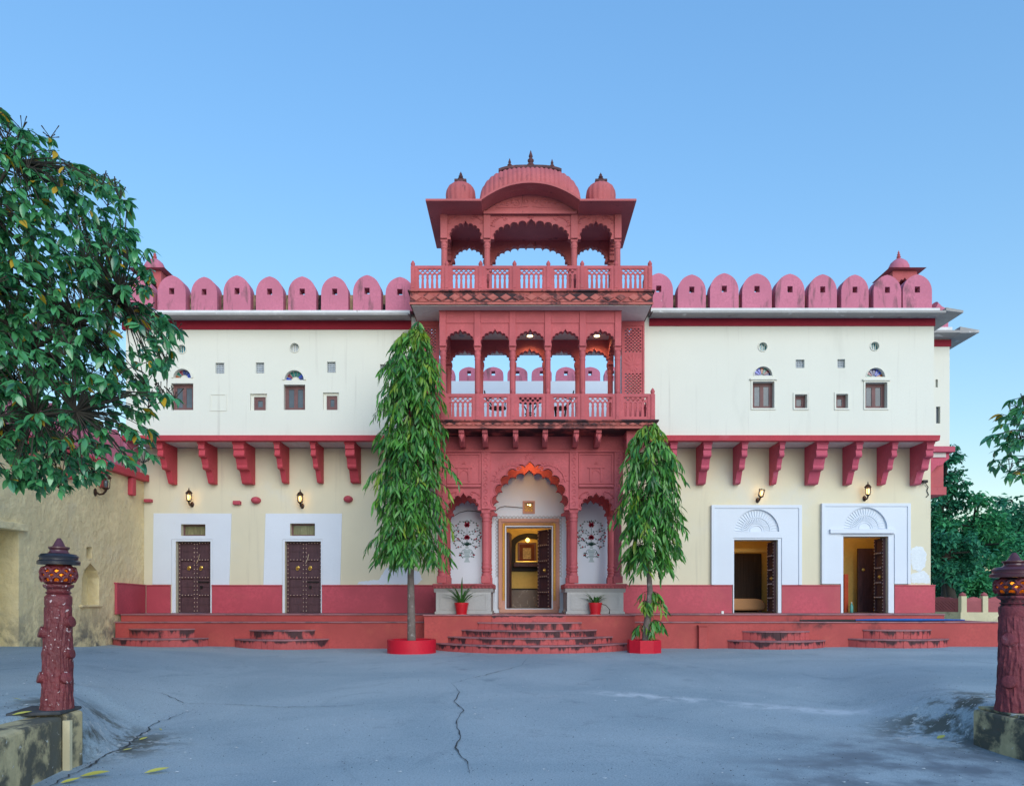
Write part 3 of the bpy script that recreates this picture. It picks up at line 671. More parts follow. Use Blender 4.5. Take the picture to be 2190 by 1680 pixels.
for i, l in enumerate(lunL + lunR):
    cx, cz, rr = X(l[0], DU), Z(l[1], DU), l[2] * DU / F
    back = MB(); back.prism(semi(*l, DU), DU + .13, DU + .16); w = back.build('lunette', 'cream' if i < 2 else 'jali', palace)
    n = 7; ri = rr * (.46 if i < 2 else .30); ro = rr * (.95 if i < 2 else .95)
    for k in range(n):
        a0, a1 = R(180 * k / n + 3), R(180 * (k + 1) / n - 3)
        MB().prism([(cx + ri * math.cos(a0), cz + ri * math.sin(a0) + .01), (cx + ro * math.cos(a0), cz + ro * math.sin(a0) + .01), (cx + ro * math.cos((a0 + a1) / 2), cz + ro * math.sin((a0 + a1) / 2) + .015), (cx + ro * math.cos(a1), cz + ro * math.sin(a1) + .01), (cx + ri * math.cos(a1), cz + ri * math.sin(a1) + .01)], DU + .10, DU + .128).build('pane', M[cols[(k * 3 + i * 2) % 7] if i != 0 else ['pane_navy', 'pane_blue', 'pane_green', 'pane_green', 'pane_green', 'pane_red', 'pane_blue'][k]], w)
    if i < 2:
        ring = semi(l[0], l[1], l[2] * 1.22, DU) ; inn = semi(*l, DU)
        MB().prism(ring + inn[::-1], DU - .03, DU - .002).build('arch_moulding', 'cream', palace)
    else:
        ring = semi(l[0], l[1], l[2] * 1.08, DU); inn = semi(*l, DU)
        MB().prism(ring + inn[::-1], DU - .02, DU - .002).build('arch_moulding', 'cream', palace)

# ---- doors of the left wing
STUD = MB().lathe(0, 0, [(.017, 0), (.015, .008), (.008, .016), (.002, .018)], 7).mesh('stud', 'stud', (0, 0, 0), 60)
def door_leaf(xa, xb, za, zb, y, parent, knocker=None, facing=-1):
    """upright leaf in the xz plane with its face towards -y"""
    lf = MB().box(xa, xb, y, y + .05, za, zb).build('door_leaf', 'wood', parent)
    w = xb - xa; h = zb - za; st = .075
    for a, c in ((xa, xa + st), (xb - st, xb)): MB().box(a, c, y - .035, y - .001, za, zb).build('stile', 'wood', lf, bevel=.008)
    rows = 4
    for k in range(rows + 1):
        z = za + h * k / rows; z0, z1 = max(za, z - .035), min(zb, z + .035)
        MB().box(xa + st + .002, xb - st - .002, y - .045, y - .001, z0, z1).build('rail', 'wood', lf, bevel=.012)
    for k in range(rows):
        z = za + h * (k + .5) / rows; MB().box(xa + st + .002, xb - st - .002, y - .016, y - .001, z - .012, z + .012).build('muntin', 'wood', lf)
    sm_ = MB()
    def stud(x, z, yy):
        for q in range(1):
            n = 7; base = len(sm_.v)
            prof = [(.017, 0), (.014, .010), (.004, .017)]
            vs = [(x + r * math.cos(2 * math.pi * i / n), yy - dz, z + r * math.sin(2 * math.pi * i / n)) for r, dz in prof for i in range(n)]
            fs = [(a * n + i, a * n + (i + 1) % n, (a + 1) * n + (i + 1) % n, (a + 1) * n + i) for a in range(2) for i in range(n)] + [tuple(2 * n + i for i in range(n))]
            sm_.add(vs, fs)
    for k in range(1, rows + 1):
        for u in (.12, .37, .63, .88): stud(xa + st + (w - 2 * st) * u, za + h * k / rows - (.03 if k == rows else 0), y - .045)
    for k in range(17):
        z = za + h * (k + .5) / 17
        stud(xa + st / 2, z, y - .035); stud(xb - st / 2, z, y - .035)
    sm_.build('studs', 'stud', lf, 50, kind='stuff')
    if knocker is not None:
        kx = xa + w * knocker; kz = za + h * .64
        mb = MB(); mb.lathe(0, 0, [(.05, 0), (.048, .012), (.03, .02), (.018, .035), (.004, .04)], 14)
        mb.v = [(kx + vx, y - .002 - vz, kz + vy) for vx, vy, vz in mb.v]
        mb.tube([(kx + .04 * math.cos(q * math.pi / 8), y - .035, kz - .03 + .045 * math.sin(q * math.pi / 8)) for q in range(16)], .008, 6, True)
        mb.build('knocker', 'brass', lf, 40)
    return lf
for i, (a, c, t, bt) in enumerate(doorsL):
    xa, xb, zt = X(a, DW), X(c, DW), Z(t, DW); y = DW + .17
    mid = lerp(xa, xb, .515)
    door_leaf(xa + .01, mid - .004, PLZ, zt - .01, y, palace, .60); door_leaf(mid + .004, xb - .01, PLZ, zt - .01, y, palace, .30)
    # chain and bolt
    mb = MB(); mb.tube([(mid + .03, y - .05, zt - .62), (mid + .09, y - .06, zt - .50), (mid + .12, y - .055, zt - .36)], .012, 6); mb.build('latch', 'stud', palace, 40)
    MB().box(mid + .07, xb - .1, y - .05, y - .02, PLZ + .88, PLZ + .91).build('bolt', 'iron', palace)
    MB().box(mid + .13, mid + .19, y - .055, y - .02, PLZ + .70, PLZ + .78).build('lock', 'iron', palace)
for b in transL:
    xa, xb, za, zb = X(b[0], DW), X(b[1], DW), Z(b[3], DW), Z(b[2], DW); y = DW + .14
    w = MB().prism(rect(xa, xb, za, zb), y, y + .06, [rect(xa + .04, xb - .04, za + .04, zb - .04)]).build('transom_window', 'wood_frame', palace)
    MB().box(xa + .04, xb - .04, y + .03, y + .04, za + .04, zb - .04).build('pane', 'transom', w) if 'transom' in M else MB().box(xa + .04, xb - .04, y + .03, y + .04, za + .04, zb - .04).build('pane', mat('transom_glass', (.20, .19, .10), .12, .35, 4., 0, 10, spec=.6, stretch=(6, 1, .6)), w)
# white painted surrounds (thin raised plaster) with inner door frame
def plaster(outer, holes, d, t, m='white', name='white_surround'): return MB().prism(outer, d - t, d - .002, holes).build(name, m, palace, bevel=.006)
DZ = Z(1252, DW)
def pz(pts, d): return [(X(a, d), Z(b, d)) for a, b in pts]
def surround_with_door(quad, door, extra, t=.022):
    """white panel standing on the dado with the doorway cut out of its foot"""
    (l0, t0), (r0, t1), (r1, b1), (l1, b0) = quad
    fa, fb, ft = door
    pts = pz([(l1, b0), (fa, b0), (fa, ft), (fb, ft), (fb, b1), (r1, b1), (r0, t1), (l0, t0)], DW)
    return plaster(pts, [wr(e, DW) for e in extra], DW, t)
surround_with_door([(x5(363), 1097), (x5(888), 1097.5), (x5(873), 1250), (x5(355), 1249)], (x5(484), x5(760), y5(770)), [transL[0]])
surround_with_door([(x5(1117), 1097.5), (x5(1632), 1097.5), (x5(1620), 1250), (x5(1102), 1250)], (x5(1230), x5(1500), y5(770)), [transL[1]])
def door_frame(fa, fb, ft, b, t=.012):
    """flat white frame right around the doorway, down to the platform"""
    pts = [(X(fa, DW), PLZ), (X(b[0], DW), PLZ), (X(b[0], DW), Z(b[2], DW)), (X(b[1], DW), Z(b[2], DW)), (X(b[1], DW), PLZ), (X(fb, DW), PLZ), (X(fb, DW), Z(ft, DW)), (X(fa, DW), Z(ft, DW))]
    return plaster(pts, [], DW, t, name='door_frame')
door_frame(x5(484) + .3, x5(760) - .3, y5(770) + .3, doorsL[0]); door_frame(x5(1230) + .3, x5(1500) - .3, y5(770) + .3, doorsL[1])
# right-hand doorways: raised border, fan-shaped blind arch, lintel
FT = .085
def fan_surround(bx0, bx1, by, bot, door, fa, fb, ft, lc, ly, lr, shelf):
    (a0, a1) = (X(bx0, DW), X(bx1, DW)); zt, zb = Z(by, DW), Z(bot, DW)
    xa, xb = X(fa, DW), X(fb, DW); zf = Z(ft, DW)
    lun = [(X(lc, DW) + lr * DW / F * math.cos(R(180 * k / 24)), Z(ly, DW) + lr * DW / F * math.sin(R(180 * k / 24))) for k in range(25)]
    s = plaster([(a0, zb), (xa, zb), (xa, zf), (xb, zf), (xb, zb), (a1, zb), (a1, zt), (a0, zt)], [lun], DW, FT)
    bw = .09
    plaster([(a0, zb), (a0 + bw, zb), (a0 + bw, zt - bw), (a1 - bw, zt - bw), (a1 - bw, zb), (a1, zb), (a1, zt), (a0, zt)], [], DW - FT + .001, .028, name='raised_border')
    MB().prism(lun, DW - .012, DW - .003).build('blind_fan', 'white', palace)
    cx, cz, r = X(lc, DW), Z(ly, DW), lr * DW / F
    for k in range(22):
        an = R(180 * (k + .5) / 22)
        for (ra, rb) in ((.68, .95), (.36, .60)):
            p0 = (cx + r * ra * math.cos(an), DW - .016, cz + r * ra * math.sin(an)); p1_ = (cx + r * rb * math.cos(an), DW - .016, cz + r * rb * math.sin(an))
            MB().tube([p0, p1_], .019, 5).build('fan_rib', 'white', palace)
    for q in (.64, .28): MB().tube([(cx + r * q * math.cos(R(180 * k / 18)), DW - .016, cz + .01 + r * q * math.sin(R(180 * k / 18))) for k in range(19)], .018, 5).build('fan_ring', 'white', palace)
    if shelf: MB().box(X(shelf[0], DW), X(shelf[1], DW), DW - .16, DW - FT - .001, Z(shelf[3], DW), Z(shelf[2], DW)).build('lintel', 'white', palace, bevel=.012)
    door_frame(fa + .3, fb - .3, ft + .3, door, .06)
fan_surround(x7(355), x7(882), y7(470), y7(935), doorsR[0], x7(482), x7(766), y7(662), x7(620), y7(625), 47.5, None)
fan_surround(x7(998), x7(1516), y7(460), y7(930), doorsR[1], x7(1112), x7(1424), y7(640), x7(1256), y7(609), 46, (x7(1043), x7(1418), y7(611), y7(636)))
# blistered repaint patches
def blob(pts, d, m, seed, name='paint_patch'):
    rnd = random.Random(seed); out = []
    for i in range(len(pts)):
        a, b = pts[i], pts[(i + 1) % len(pts)]; n = max(1, int(math.dist(a, b) / 3))
        for k in range(n): out.append((X(lerp(a[0], b[0], k / n) + rnd.uniform(-1, 1), d), Z(lerp(a[1], b[1], k / n) + rnd.uniform(-1, 1), d)))
    MB().prism(out, d - .006, d - .001).build(name, m, palace)
blob([(x5(1735), 1249), (x5(1745), y5(1055)), (x5(1880), y5(1040)), (x5(1930), y5(960)), (x5(2000), y5(930)), (x5(2070), y5(960)), (x5(2150), y5(985)), (x5(2170), y5(1040)), (x5(2140), 1249)], DW, 'white', 3)
blob([(x7(1530), y7(720)), (x7(1560), y7(708)), (x7(1600), y7(715)), (x7(1620), y7(760)), (x7(1610), y7(830)), (x7(1580), y7(860)), (x7(1540), y7(845)), (x7(1528), y7(790))], DW, mat('pale_blue_damp_patch', (.70, .75, .78), .85, .06, 3, .1, 20), 5)
blob([(x7(1530), y7(870)), (x7(1600), y7(850)), (x7(1635), y7(880)), (x7(1640), y7(925)), (x7(1530), y7(925))], DW, M['pale_blue'] if 'pale_blue' in M else mat('pale_damp_patch', (.70, .75, .78), .85, .06, 3, .1, 20), 6)
# protruding stone stubs
for (a, b_, w, h, rnd_) in ((332, 511, 50, 22, 0), (928, 525, 50, 26, 0), (1055, 508, 62, 47, 1), (1675, 500, 60, 46, 1)):
    cx, cz = X(x5(a), DW), Z(y5(b_), DW); ww, hh = w * .31724 * DW / F, h * .31724 * DW / F
    if rnd_:
        mb = MB(); mb.lathe(0, 0, [(.02, -.14), (.5, -.13), (.85, -.09), (1, -.03), (1, .05)], 18)
        mb.v = [(cx + vx * ww / 2, DW - .05 + vz, cz + vy * hh / 2) for vx, vy, vz in mb.v]; mb.build('stone_boss', 'dado', palace, 50)
    else: MB().box(cx - ww / 2, cx + ww / 2, DW - .12, DW + .02, cz - hh / 2, cz + hh / 2).build('stone_stub', 'dado', palace, bevel=.02)

# ---- dado, platforms
def dado(xa, xb):
    MB().box(xa, xb, DW - .05, DW - .001, PLZ, DZ).build('dado', 'dado', palace)
    MB().box(xa - .005, xb + .005, DW - .075, DW - .001, DZ + .001, DZ + .03).build('dado_cap', 'dado', palace, bevel=.006)
fr = [(x5(484) - .5, x5(760) + .5), (x5(1230) - .5, x5(1500) + .5)]
dado(XLW + .06, X(fr[0][0] - 1.5, DW)); dado(X(fr[0][1] - 1, DW), X(fr[1][0], DW)); dado(X(fr[1][1] - 1, DW), -2.3)
dado(2.8, X(x7(478), DW)); dado(X(x7(768), DW), X(x7(1110), DW)); dado(X(x7(1428), DW), XRW + .1)
# return of the dado along the yellow building
MB().prism_x([(19.64, PLZ), (DW - .06, PLZ), (DW - .06, DZ), (19.64, DZ + .03)], XLW - .02, XLW + .045).build('dado', 'dado', palace)
MB().prism_x([(19.62, DZ + .032), (DW - .08, DZ + .002), (DW - .08, DZ + .035), (19.62, DZ + .065)], XLW - .03, XLW + .06).build('dado_cap', 'dado', palace)
LZ = .80
def platform(xa, xb, ua, ub):
    MB().box(ua, ub, 19.86, 21.3, .05, PLZ - .035).build('platform', 'plinth', palace)
    MB().box(ua - .01, ub + .01, 19.82, 21.3, PLZ - .034, PLZ - .001).build('platform_edge', 'tread', palace, bevel=.01)
    MB().box(xa, xb, 19.60, 19.858, -.1, LZ - .035).build('plinth', 'plinth', palace)
    MB().box(xa - .01, xb + .01, 19.56, 19.857, LZ - .034, LZ).build('plinth_edge', 'tread', palace, bevel=.01)
platform(XLW + .02, -2.43, XLW + .03, -2.44); platform(2.96, 12.75, 2.97, 11.42)
MB().box(11.45, 12.75, 19.87, 21.1, -.1, LZ - .01).build('platform', 'plinth', palace)
MB().box(X(x7(285), 19.5), X(x7(335), 19.5), 19.48, 19.597, .0, Z(y7(1180), 19.5)).build('buttress', 'plinth', palace, bevel=.012)
MB().box(X(x7(281), 19.5), X(x7(339), 19.5), 19.46, 19.598, Z(y7(1179), 19.5), Z(y7(1170), 19.5)).build('buttress_cap', 'plinth', palace, bevel=.012)
# ---- curved steps
def step(px0, px1, ytop, dback, bulge, name, zbot, tiles=0, thick=.035):
    xa, xb = X(px0, dback), X(px1, dback); zt = Z(ytop, dback - bulge * .8); n = 22
    w = xb - xa; sag = bulge; rad = (w * w / 4 + sag * sag) / (2 * sag); cy = dback - sag + rad; cx = (xa + xb) / 2
    half = math.asin(min(1, w / 2 / rad))
    def arc(ex, n=n): return [(cx + (rad + ex) * math.sin(lerp(-half, half, k / n)), cy - (rad + ex) * math.cos(lerp(-half, half, k / n))) for k in range(n + 1)]
    st = MB().prism_z(arc(0) + [(xb, dback + .04), (xa, dback + .04)], zbot, zt - thick).build('step', 'step', palace)
    MB().prism_z(arc(.03) + [(xb + .02, dback + .03), (xa - .02, dback + .03)], zt - thick + .001, zt).build('tread', 'tread', st, bevel=.008)
    if tiles:
        for k in range(tiles):
            a0, a1 = lerp(-half, half, (k + .04) / tiles), lerp(-half, half, (k + .96) / tiles)
            q = [(cx + (rad + e) * math.sin(a), cy - (rad + e) * math.cos(a)) for e, a in ((.012, a0), (.012, (a0 + a1) / 2), (.012, a1), (.001, a1), (.001, a0))]
            MB().prism_z(q, zbot + .0, zt - thick - .004).build('riser_tile', 'step', st)
    return st
def flight(lst, dback):
    for i, (a, b, y, bulge, tiles) in enumerate(lst): step(a, b, y, dback, bulge, 'step', -.08 if i == len(lst) - 1 else -.05, tiles)
flight([(x5(200), x5(637), y5(1372), .32, 12), (x5(85), x5(727), y5(1438), .66, 18)], 19.598)
flight([(x5(1012), x5(1447), y5(1380), .32, 12), (x5(912), x5(1540), y5(1444), .66, 18)], 19.598)
flight([(x7(545), x7(930), y7(1206), .32, 10), (x7(458), x7(1022), y7(1263), .66, 14)], 19.598)
flight([(x7(1250), x7(1642), y7(1198), .32, 10), (x7(1165), x7(1745), y7(1254), .66, 14)], 19.598)
# ================================================================== the red sandstone entrance
DP = 19.4                                               # plane of the columns
EXL, EXR = X(907, 18.9), X(1357, 18.9)
MB().box(EXL, EXR, 18.9, 21.15, -.1, PLZ - .03).build('portico_plinth', 'plinth', palace)
MB().box(EXL - .03, EXR + .03, 18.86, 21.15, PLZ - .029, PLZ + .004).build('portico_plinth_edge', 'tread', palace, bevel=.01)
flight([(x3(490), x3(1260), y3(1379), .36, 14), (x3(372), x3(1372), y3(1438), .66, 18), (x3(270), x3(1490), y3(1494), .95, 22), (x3(180), x3(1600), y3(1549), 1.22, 26)], 18.897)
MB().box(X(x3(595), 18.89), X(x3(1145), 18.89), 18.86, 18.897, Z(y3(1379), 18.6), PLZ - .035).build('riser', 'step', palace)
# pedestals of grey stone with sandstone capping
for (a, b_) in ((160, 600), (1140, 1590)):
    xa, xb = X(x3(a + 14), 19.2), X(x3(b_ - 14), 19.2); z0, z1 = PLZ + .005, Z(y3(1126), 19.2)
    p = MB().box(xa, xb, 19.2, 20.9, z0, z1).build('pedestal', 'greystone', palace, bevel=.01)
    MB().box(xa - .03, xb + .03, 19.17, 20.9, z0, z0 + .07).build('foot', 'greystone', p, bevel=.012)
    MB().prism_x([(19.2, z1 - .10), (19.13, z1), (20.9, z1), (20.9, z1 - .1)], xa - .05, xb + .05).build('moulding', 'greystone', p, bevel=.01)
    MB().prism(rect(xa + .10, xb - .10, z0 + .12, z1 - .14), 19.185, 19.199, [rect(xa + .14, xb - .14, z0 + .16, z1 - .18)]).build('panel_border', 'greystone', p)
    MB().prism_x([(19.14, z1 + .002), (19.04, z1 + .085), (19.02, z1 + .12), (20.95, z1 + .12), (20.95, z1 + .002)], xa - .07, xb + .07).build('capping', 'stone', p, bevel=.01)
    n = 16
    for k in range(n):
        x = lerp(xa - .03, xb + .03, (k + .5) / n); w = (xb - xa) / n * .48
        MB().add([(x - w, 19.118, z1 + .012), (x, 19.09, z1 + .012), (x + w, 19.118, z1 + .012), (x, 19.06, z1 + .075), (x - w * .7, 19.08, z1 + .06), (x + w * .7, 19.08, z1 + .06)], [(0, 1, 3, 4), (1, 2, 5, 3)]).build('scale', 'stone', p)
CAPZ = Z(y3(1086), DP)
def column(cx, cy, z0, z1, w, parent, m='stone', flutes=10):
    h = z1 - z0; r = w / 2
    prof = [(r * .98, z0 + .10 * h), (r * .98, z0 + .13 * h), (r * .80, z0 + .145 * h), (r * 1.0, z0 + .165 * h), (r * .84, z0 + .185 * h), (r * 1.04, z0 + .21 * h), (r * 1.04, z0 + .225 * h), (r * .86, z0 + .245 * h),
            (r * 1.0, z0 + .27 * h), (r * .9, z0 + .29 * h), (r * .9, z0 + .30 * h)]
    sh = MB().lathe(cx, cy, [(r * .9, z0 + .30 * h), (r * .93, z0 + .55 * h), (r * .90, z0 + .84 * h)], flutes * 6, lambda a, z: 1 - .06 * (.5 + .5 * math.cos(flutes * a)) ** 3).build('column', m, parent, 60)
    MB().lathe(cx, cy, prof, 20).build('base_rings', m, sh, 40)
    MB().box(cx - r * 1.08, cx + r * 1.08, cy - r * 1.08, cy + r * 1.08, z0, z0 + .10 * h - .001).build('base', m, sh, bevel=.012)
    MB().lathe(cx, cy, [(r * .9, z0 + .84 * h + .001), (r * 1.02, z0 + .855 * h), (r * .9, z0 + .87 * h), (r * .9, z0 + .885 * h), (r * 1.06, z0 + .90 * h), (r * 1.06, z0 + .915 * h), (r * .95, z0 + .93 * h), (r * 1.0, z0 + .955 * h)], 20).build('neck', m, sh, 40)
    MB().add([(cx - r * .95, cy - r * .95, z0 + .955 * h + .001), (cx + r * .95, cy - r * .95, z0 + .955 * h + .001), (cx + r * .95, cy + r * .95, z0 + .955 * h + .001), (cx - r * .95, cy + r * .95, z0 + .955 * h + .001),
              (cx - r * 1.12, cy - r * 1.12, z1 - .002), (cx + r * 1.12, cy - r * 1.12, z1 - .002), (cx + r * 1.12, cy + r * 1.12, z1 - .002), (cx - r * 1.12, cy + r * 1.12, z1 - .002)], [(0, 3, 2, 1), (4, 5, 6, 7), (0, 1, 5, 4), (1, 2, 6, 5), (2, 3, 7, 6), (3, 0, 4, 7)]).build('capital', m, sh, bevel=.008)
    return sh
# ---- ground-floor arcade
cx4 = [X(x3(c), DP) for c in (216, 547, 1205, 1536)]
SPZ = Z(y3(540), DP); SLB = Z(y2(1022), 18.5)          # spring level, underside of the balcony
YR = 20.78                                              # rear row of arches
for yy in (DP, YR):
    for c in cx4: column(c, yy + .11, CAPZ, SPZ, .225, palace)
AX0, AX1 = X(931, DP), X(1331.5, DP)
def arcade(yn, yf, zt, name):
    mb = MB()
    bays = [(AX0, cx4[1], X(960, DP), X(1021, DP), Z(y3(412), DP), 7), (cx4[1], cx4[2], X(x3(622), DP), X(x3(1133), DP), Z(y3(178), DP), 11), (cx4[2], AX1, X(x3(1262), DP), X(x3(1482), DP), Z(y3(412), DP), 7)]
    arcs = []
    for (a, b_, oa, ob, za, n) in bays: arcs.append(arch_panel(mb, a, b_, SPZ, zt, oa, ob, SPZ + .06, za, n, yn, yf))
    return mb.build(name, 'stone', palace), arcs
fr_, arcs = arcade(DP, DP + .22, SLB - .002, 'arcade_front'); arcade(YR, YR + .2, 5.35, 'arcade_rear')
for arc in arcs: MB().tube([(p[0], DP - .002, p[1]) for p in arc], .018, 6).build('arch_rim', 'stone', palace, 60)
# side walls and ceiling of the porch
MB().box(AX0 + .001, AX0 + .2, DP + .221, YR - .001, SPZ, SLB - .01).build('porch_beam', 'stone', palace); MB().box(AX1 - .2, AX1 - .001, DP + .221, YR - .001, SPZ, SLB - .01).build('porch_beam', 'stone', palace)
MB().box(AX0 + .2, AX1 - .2, DP + .221, 21.19, 5.36, 5.50).build('porch_ceiling', 'soffit', palace)
# pilaster strips, mouldings, recessed panel borders
def proud(xa, xb, za, zb, t, m='stone', name='pilaster_strip', bv=.008): return MB().box(xa, xb, DP - t, DP - .0015, za, zb).build(name, m, palace, bevel=bv)
for (a, b_) in ((186, 252), (515, 580), (1172, 1238), (1505, 1571)):
    st = proud(X(x3(a), DP), X(x3(b_), DP), SPZ + .02, Z(y3(92), DP), .05)
    xm = (X(x3(a), DP) + X(x3(b_), DP)) / 2
    for k in range(9):
        z = lerp(SPZ + .16, Z(y3(120), DP), k / 8); s = 1 if k % 2 else -1
        MB().tube([(xm + s * .045 * math.cos(q * .5), DP - .052, z + .05 * math.sin(q * .5)) for q in range(11)], .015, 5).build('carving', 'stone', st, 60)
MB().box(AX0 - .02, AX1 + .02, DP - .07, DP - .0015, Z(y3(112), DP), Z(y3(96), DP)).build('cornice', 'stone', palace, bevel=.012)
for (a, b_) in ((256, 512), (1241, 1501)):
    xa, xb = X(x3(a), DP), X(x3(b_), DP)
    proud(xa, xb, Z(y3(372), DP), Z(y3(352), DP), .07, name='ledge')
    za, zb = Z(y3(346), DP), Z(y3(116), DP)
    MB().prism(rect(xa, xb, za, zb), DP - .028, DP - .0015, [rect(xa + .05, xb - .05, za + .05, zb - .05)]).build('panel_border', 'stone', palace, bevel=.006)
    # little shrine carved in relief
    xm = (xa + xb) / 2; zc = lerp(za, zb, .48)
    r_ = MB(); r_.box(xm - .22, xm + .22, DP - .03, DP - .0015, zc + .02, zc + .055); r_.box(xm - .17, xm - .11, DP - .024, DP - .0015, za + .06, zc + .019); r_.box(xm + .11, xm + .17, DP - .024, DP - .0015, za + .06, zc + .019)
    r_.tube([(xm + p[0], DP - .006, zc - .14 + p[1]) for p in [(-.10, 0), (-.085, .06), (-.04, .09), (0, .12), (.04, .09), (.085, .06), (.10, 0)]], .012, 5); r_.box(xm - .04, xm + .04, DP - .02, DP - .0015, zc + .13, zc + .145); r_.box(xm - .025, xm + .025, DP - .02, DP - .0015, zc + .17, zc + .185)
    r_.build('shrine_relief', 'stone', palace, bevel=.004)
# carved foliage in the spandrels
def scroll(mb, x, z, y, s, flip=1, turns=1.5, r=.02):
    pts = []
    for k in range(22):
        t = k / 21; a = t * turns * 2 * math.pi; q = s * (1 - .8 * t); pts.append((x + flip * q * math.cos(a), y, z + q * math.sin(a)))
    mb.tube(pts, [r * (1.1 - .6 * k / 21) for k in range(22)], 5)
def petal(mb, x, z, y, ang, L, W, t=.034):
    c, s_ = math.cos(ang), math.sin(ang); o = []
    for k in range(7):
        u = k / 6; o.append((u * L, W * math.sin(math.pi * u ** .8)))
    pts = o + [(a, -b) for a, b in o[-2:0:-1]]
    n = len(pts); vs = [(x + c * L * .45, y - t, z + s_ * L * .45)] + [(x + c * a - s_ * b, y, z + s_ * a + c * b) for a, b in pts]
    mb.add(vs, [(0, 1 + k, 1 + (k + 1) % n) for k in range(n)])
def leafy(y, cx, z, s, flip, name='carved_foliage', m='stone'):
    mb = MB()
    mb.tube([(cx + flip * s * a, y - .002, z + s * b) for a, b in ((0, 0), (.12, .35), (.35, .6), (.7, .72), (1.05, .66))], [.03 * s + .008] * 5, 5)
    scroll(mb, cx + flip * s * 1.0, z + s * .56, y - .002, .13 * s, flip, 1.4)
    scroll(mb, cx + flip * s * .12, z + s * .05, y - .002, .10 * s, -flip, 1.4)
    for k in range(9):
        a = R(200 - 22 * k) if flip > 0 else R(-20 + 22 * k); u = k / 8
        petal(mb, cx + flip * s * (.05 + .75 * u), z + s * (.12 + .60 * u ** .7), y - .001, a, .26 * s, .05 * s)
    mb.build(name, m, palace, 60)
zc = Z(y3(330), DP)
leafy(DP, X(x3(612), DP), zc, .62, 1); leafy(DP, X(x3(1142), DP), zc, .62, -1)
mb = MB()
for k in range(7): petal(mb, X(x3(872), DP), Z(y3(158), DP), DP - .001, R(0 + 30 * k), .15, .03)
mb.build('carved_foliage', 'stone', palace, 60)
for f_, cxx in ((1, x3(1250)), (-1, x3(1495)), (1, x3(268)), (-1, x3(505))): leafy(DP, X(cxx, DP), Z(y3(455), DP), .22, f_)
# ---- small corbels under the balcony and the curved flank brackets
for c in (497, 680, 921, 1153, 1396, 1572):
    cx, w = X(x2(c), 19.0), .068; z1, z0 = SLB - .002, Z(y2(1182), DP)
    mb = MB(); h = z1 - z0
    mb.prism_x([(DP - .003, z1), (18.60, z1), (18.60, z1 - .08), (18.66, z1 - .10), (18.66, z1 - .17), (18.80, z1 - .27), (19.02, z1 - .36), (19.10, z0 + .05), (19.16, z0), (DP - .003, z0)], cx - w, cx + w)
    k_ = mb.build('corbel', 'stone', palace, bevel=.01)
    mb = MB(); mb.lathe(cx, 18.66, [(.004, z1 - .30), (.03, z1 - .25), (.055, z1 - .19), (.052, z1 - .15), (.03, z1 - .11)], 10); mb.build('bud', 'stone', k_, 50)
for s in (-1, 1):
    x0 = AX1 if s > 0 else AX0; xe = X(1403, 18.6) if s > 0 else X(868, 18.6)
    L = abs(xe - x0); pts = [(0, SLB - .003), (L * .96, SLB - .003), (L * .92, SLB - .10), (L * .80, SLB - .26), (L * .62, SLB - .38), (L * .48, SLB - .52), (L * .36, SLB - .60), (L * .2, SLB - .64), (L * .08, SLB - .60), (0, SLB - .60)]
    for yy in (18.75, 19.45):
        MB().prism([(x0 + s * (a + .003), z) for a, z in pts], yy, yy + .22).build('flank_bracket', 'stone', palace, 40, bevel=.01)
    MB().box(x0 + s * .003, x0 + s * L * .9, 18.97, 19.45, SLB - .12, SLB - .004).build('flank_soffit', 'stone', palace)

# ---- balcony slabs with their diamond friezes
DIA = None
def slab(xa, xb, yf, yb, z0, z1, ndia, bottom):
    s = MB().box(xa, xb, yf, yb, z0, z1).build('balcony_slab', 'grime', palace, bevel=.012)
    MB().box(xa - .05, xb + .05, yf - .05, yb, z1 + .001, z1 + .045).build('coping', 'grime', s, bevel=.012)
    MB().box(xa - .012, xb + .012, yf - .012, yf - .001, z0 - .002, z0 + .055).build('lower_fillet', 'tile', s)
    w = (xb - xa) / ndia; h = (z1 - z0 - .06) * .78
    t = .03
    me = MB().add([(-w * .47, 0, 0), (0, 0, -h / 2), (w * .47, 0, 0), (0, 0, h / 2), (0, -t, 0), (-w * .40, -t * .8, 0), (0, -t * .8, -h * .42), (w * .40, -t * .8, 0), (0, -t * .8, h * .42)],
                  [(0, 1, 6, 5), (1, 2, 7, 6), (2, 3, 8, 7), (3, 0, 5, 8), (5, 6, 4), (6, 7, 4), (7, 8, 4), (8, 5, 4)]).mesh('diamond_tile', 'tile', (0, 0, 0))
    for k in range(ndia): place('diamond_tile', me, s, (xa + w * (k + .5), yf - .001, (z0 + z1) / 2 + .02))
    tri = MB().add([(-w * .44, 0, 0), (w * .44, 0, 0), (0, 0, h * .36), (-w * .36, -t * .7, .012), (w * .36, -t * .7, .012), (0, -t * .7, h * .29)], [(0, 1, 4, 3), (1, 2, 5, 4), (2, 0, 3, 5), (3, 4, 5)]).mesh('triangle_tile', 'tile', (0, 0, 0))
    for k in range(1, ndia): place('triangle_tile', tri, s, (xa + w * k, yf - .001, z0 + .058))
    if bottom: MB().box(xa + .04, xb - .04, yf + .04, yb, z0 - .02, z0 - .0015).build('soffit', 'soffit', s)
    return s
US = dict(xa=X(x1(78), 19.0), xb=X(x1(2014), 19.0))
slab(US['xa'], US['xb'], 19.0, DU - .002, Z(y1(1310), 19.0), Z(y1(1212), 19.0), 19, True)
LB0, LB1 = X(868, 18.5), X(x2(2045), 18.5)
slab(LB0, LB1, 18.5, DU - .2, SLB, Z(y2(968), 18.5), 26, False)
LFZ = Z(y2(968), 18.5) + .046; UFZ = Z(y1(1212), 19.0) + .046
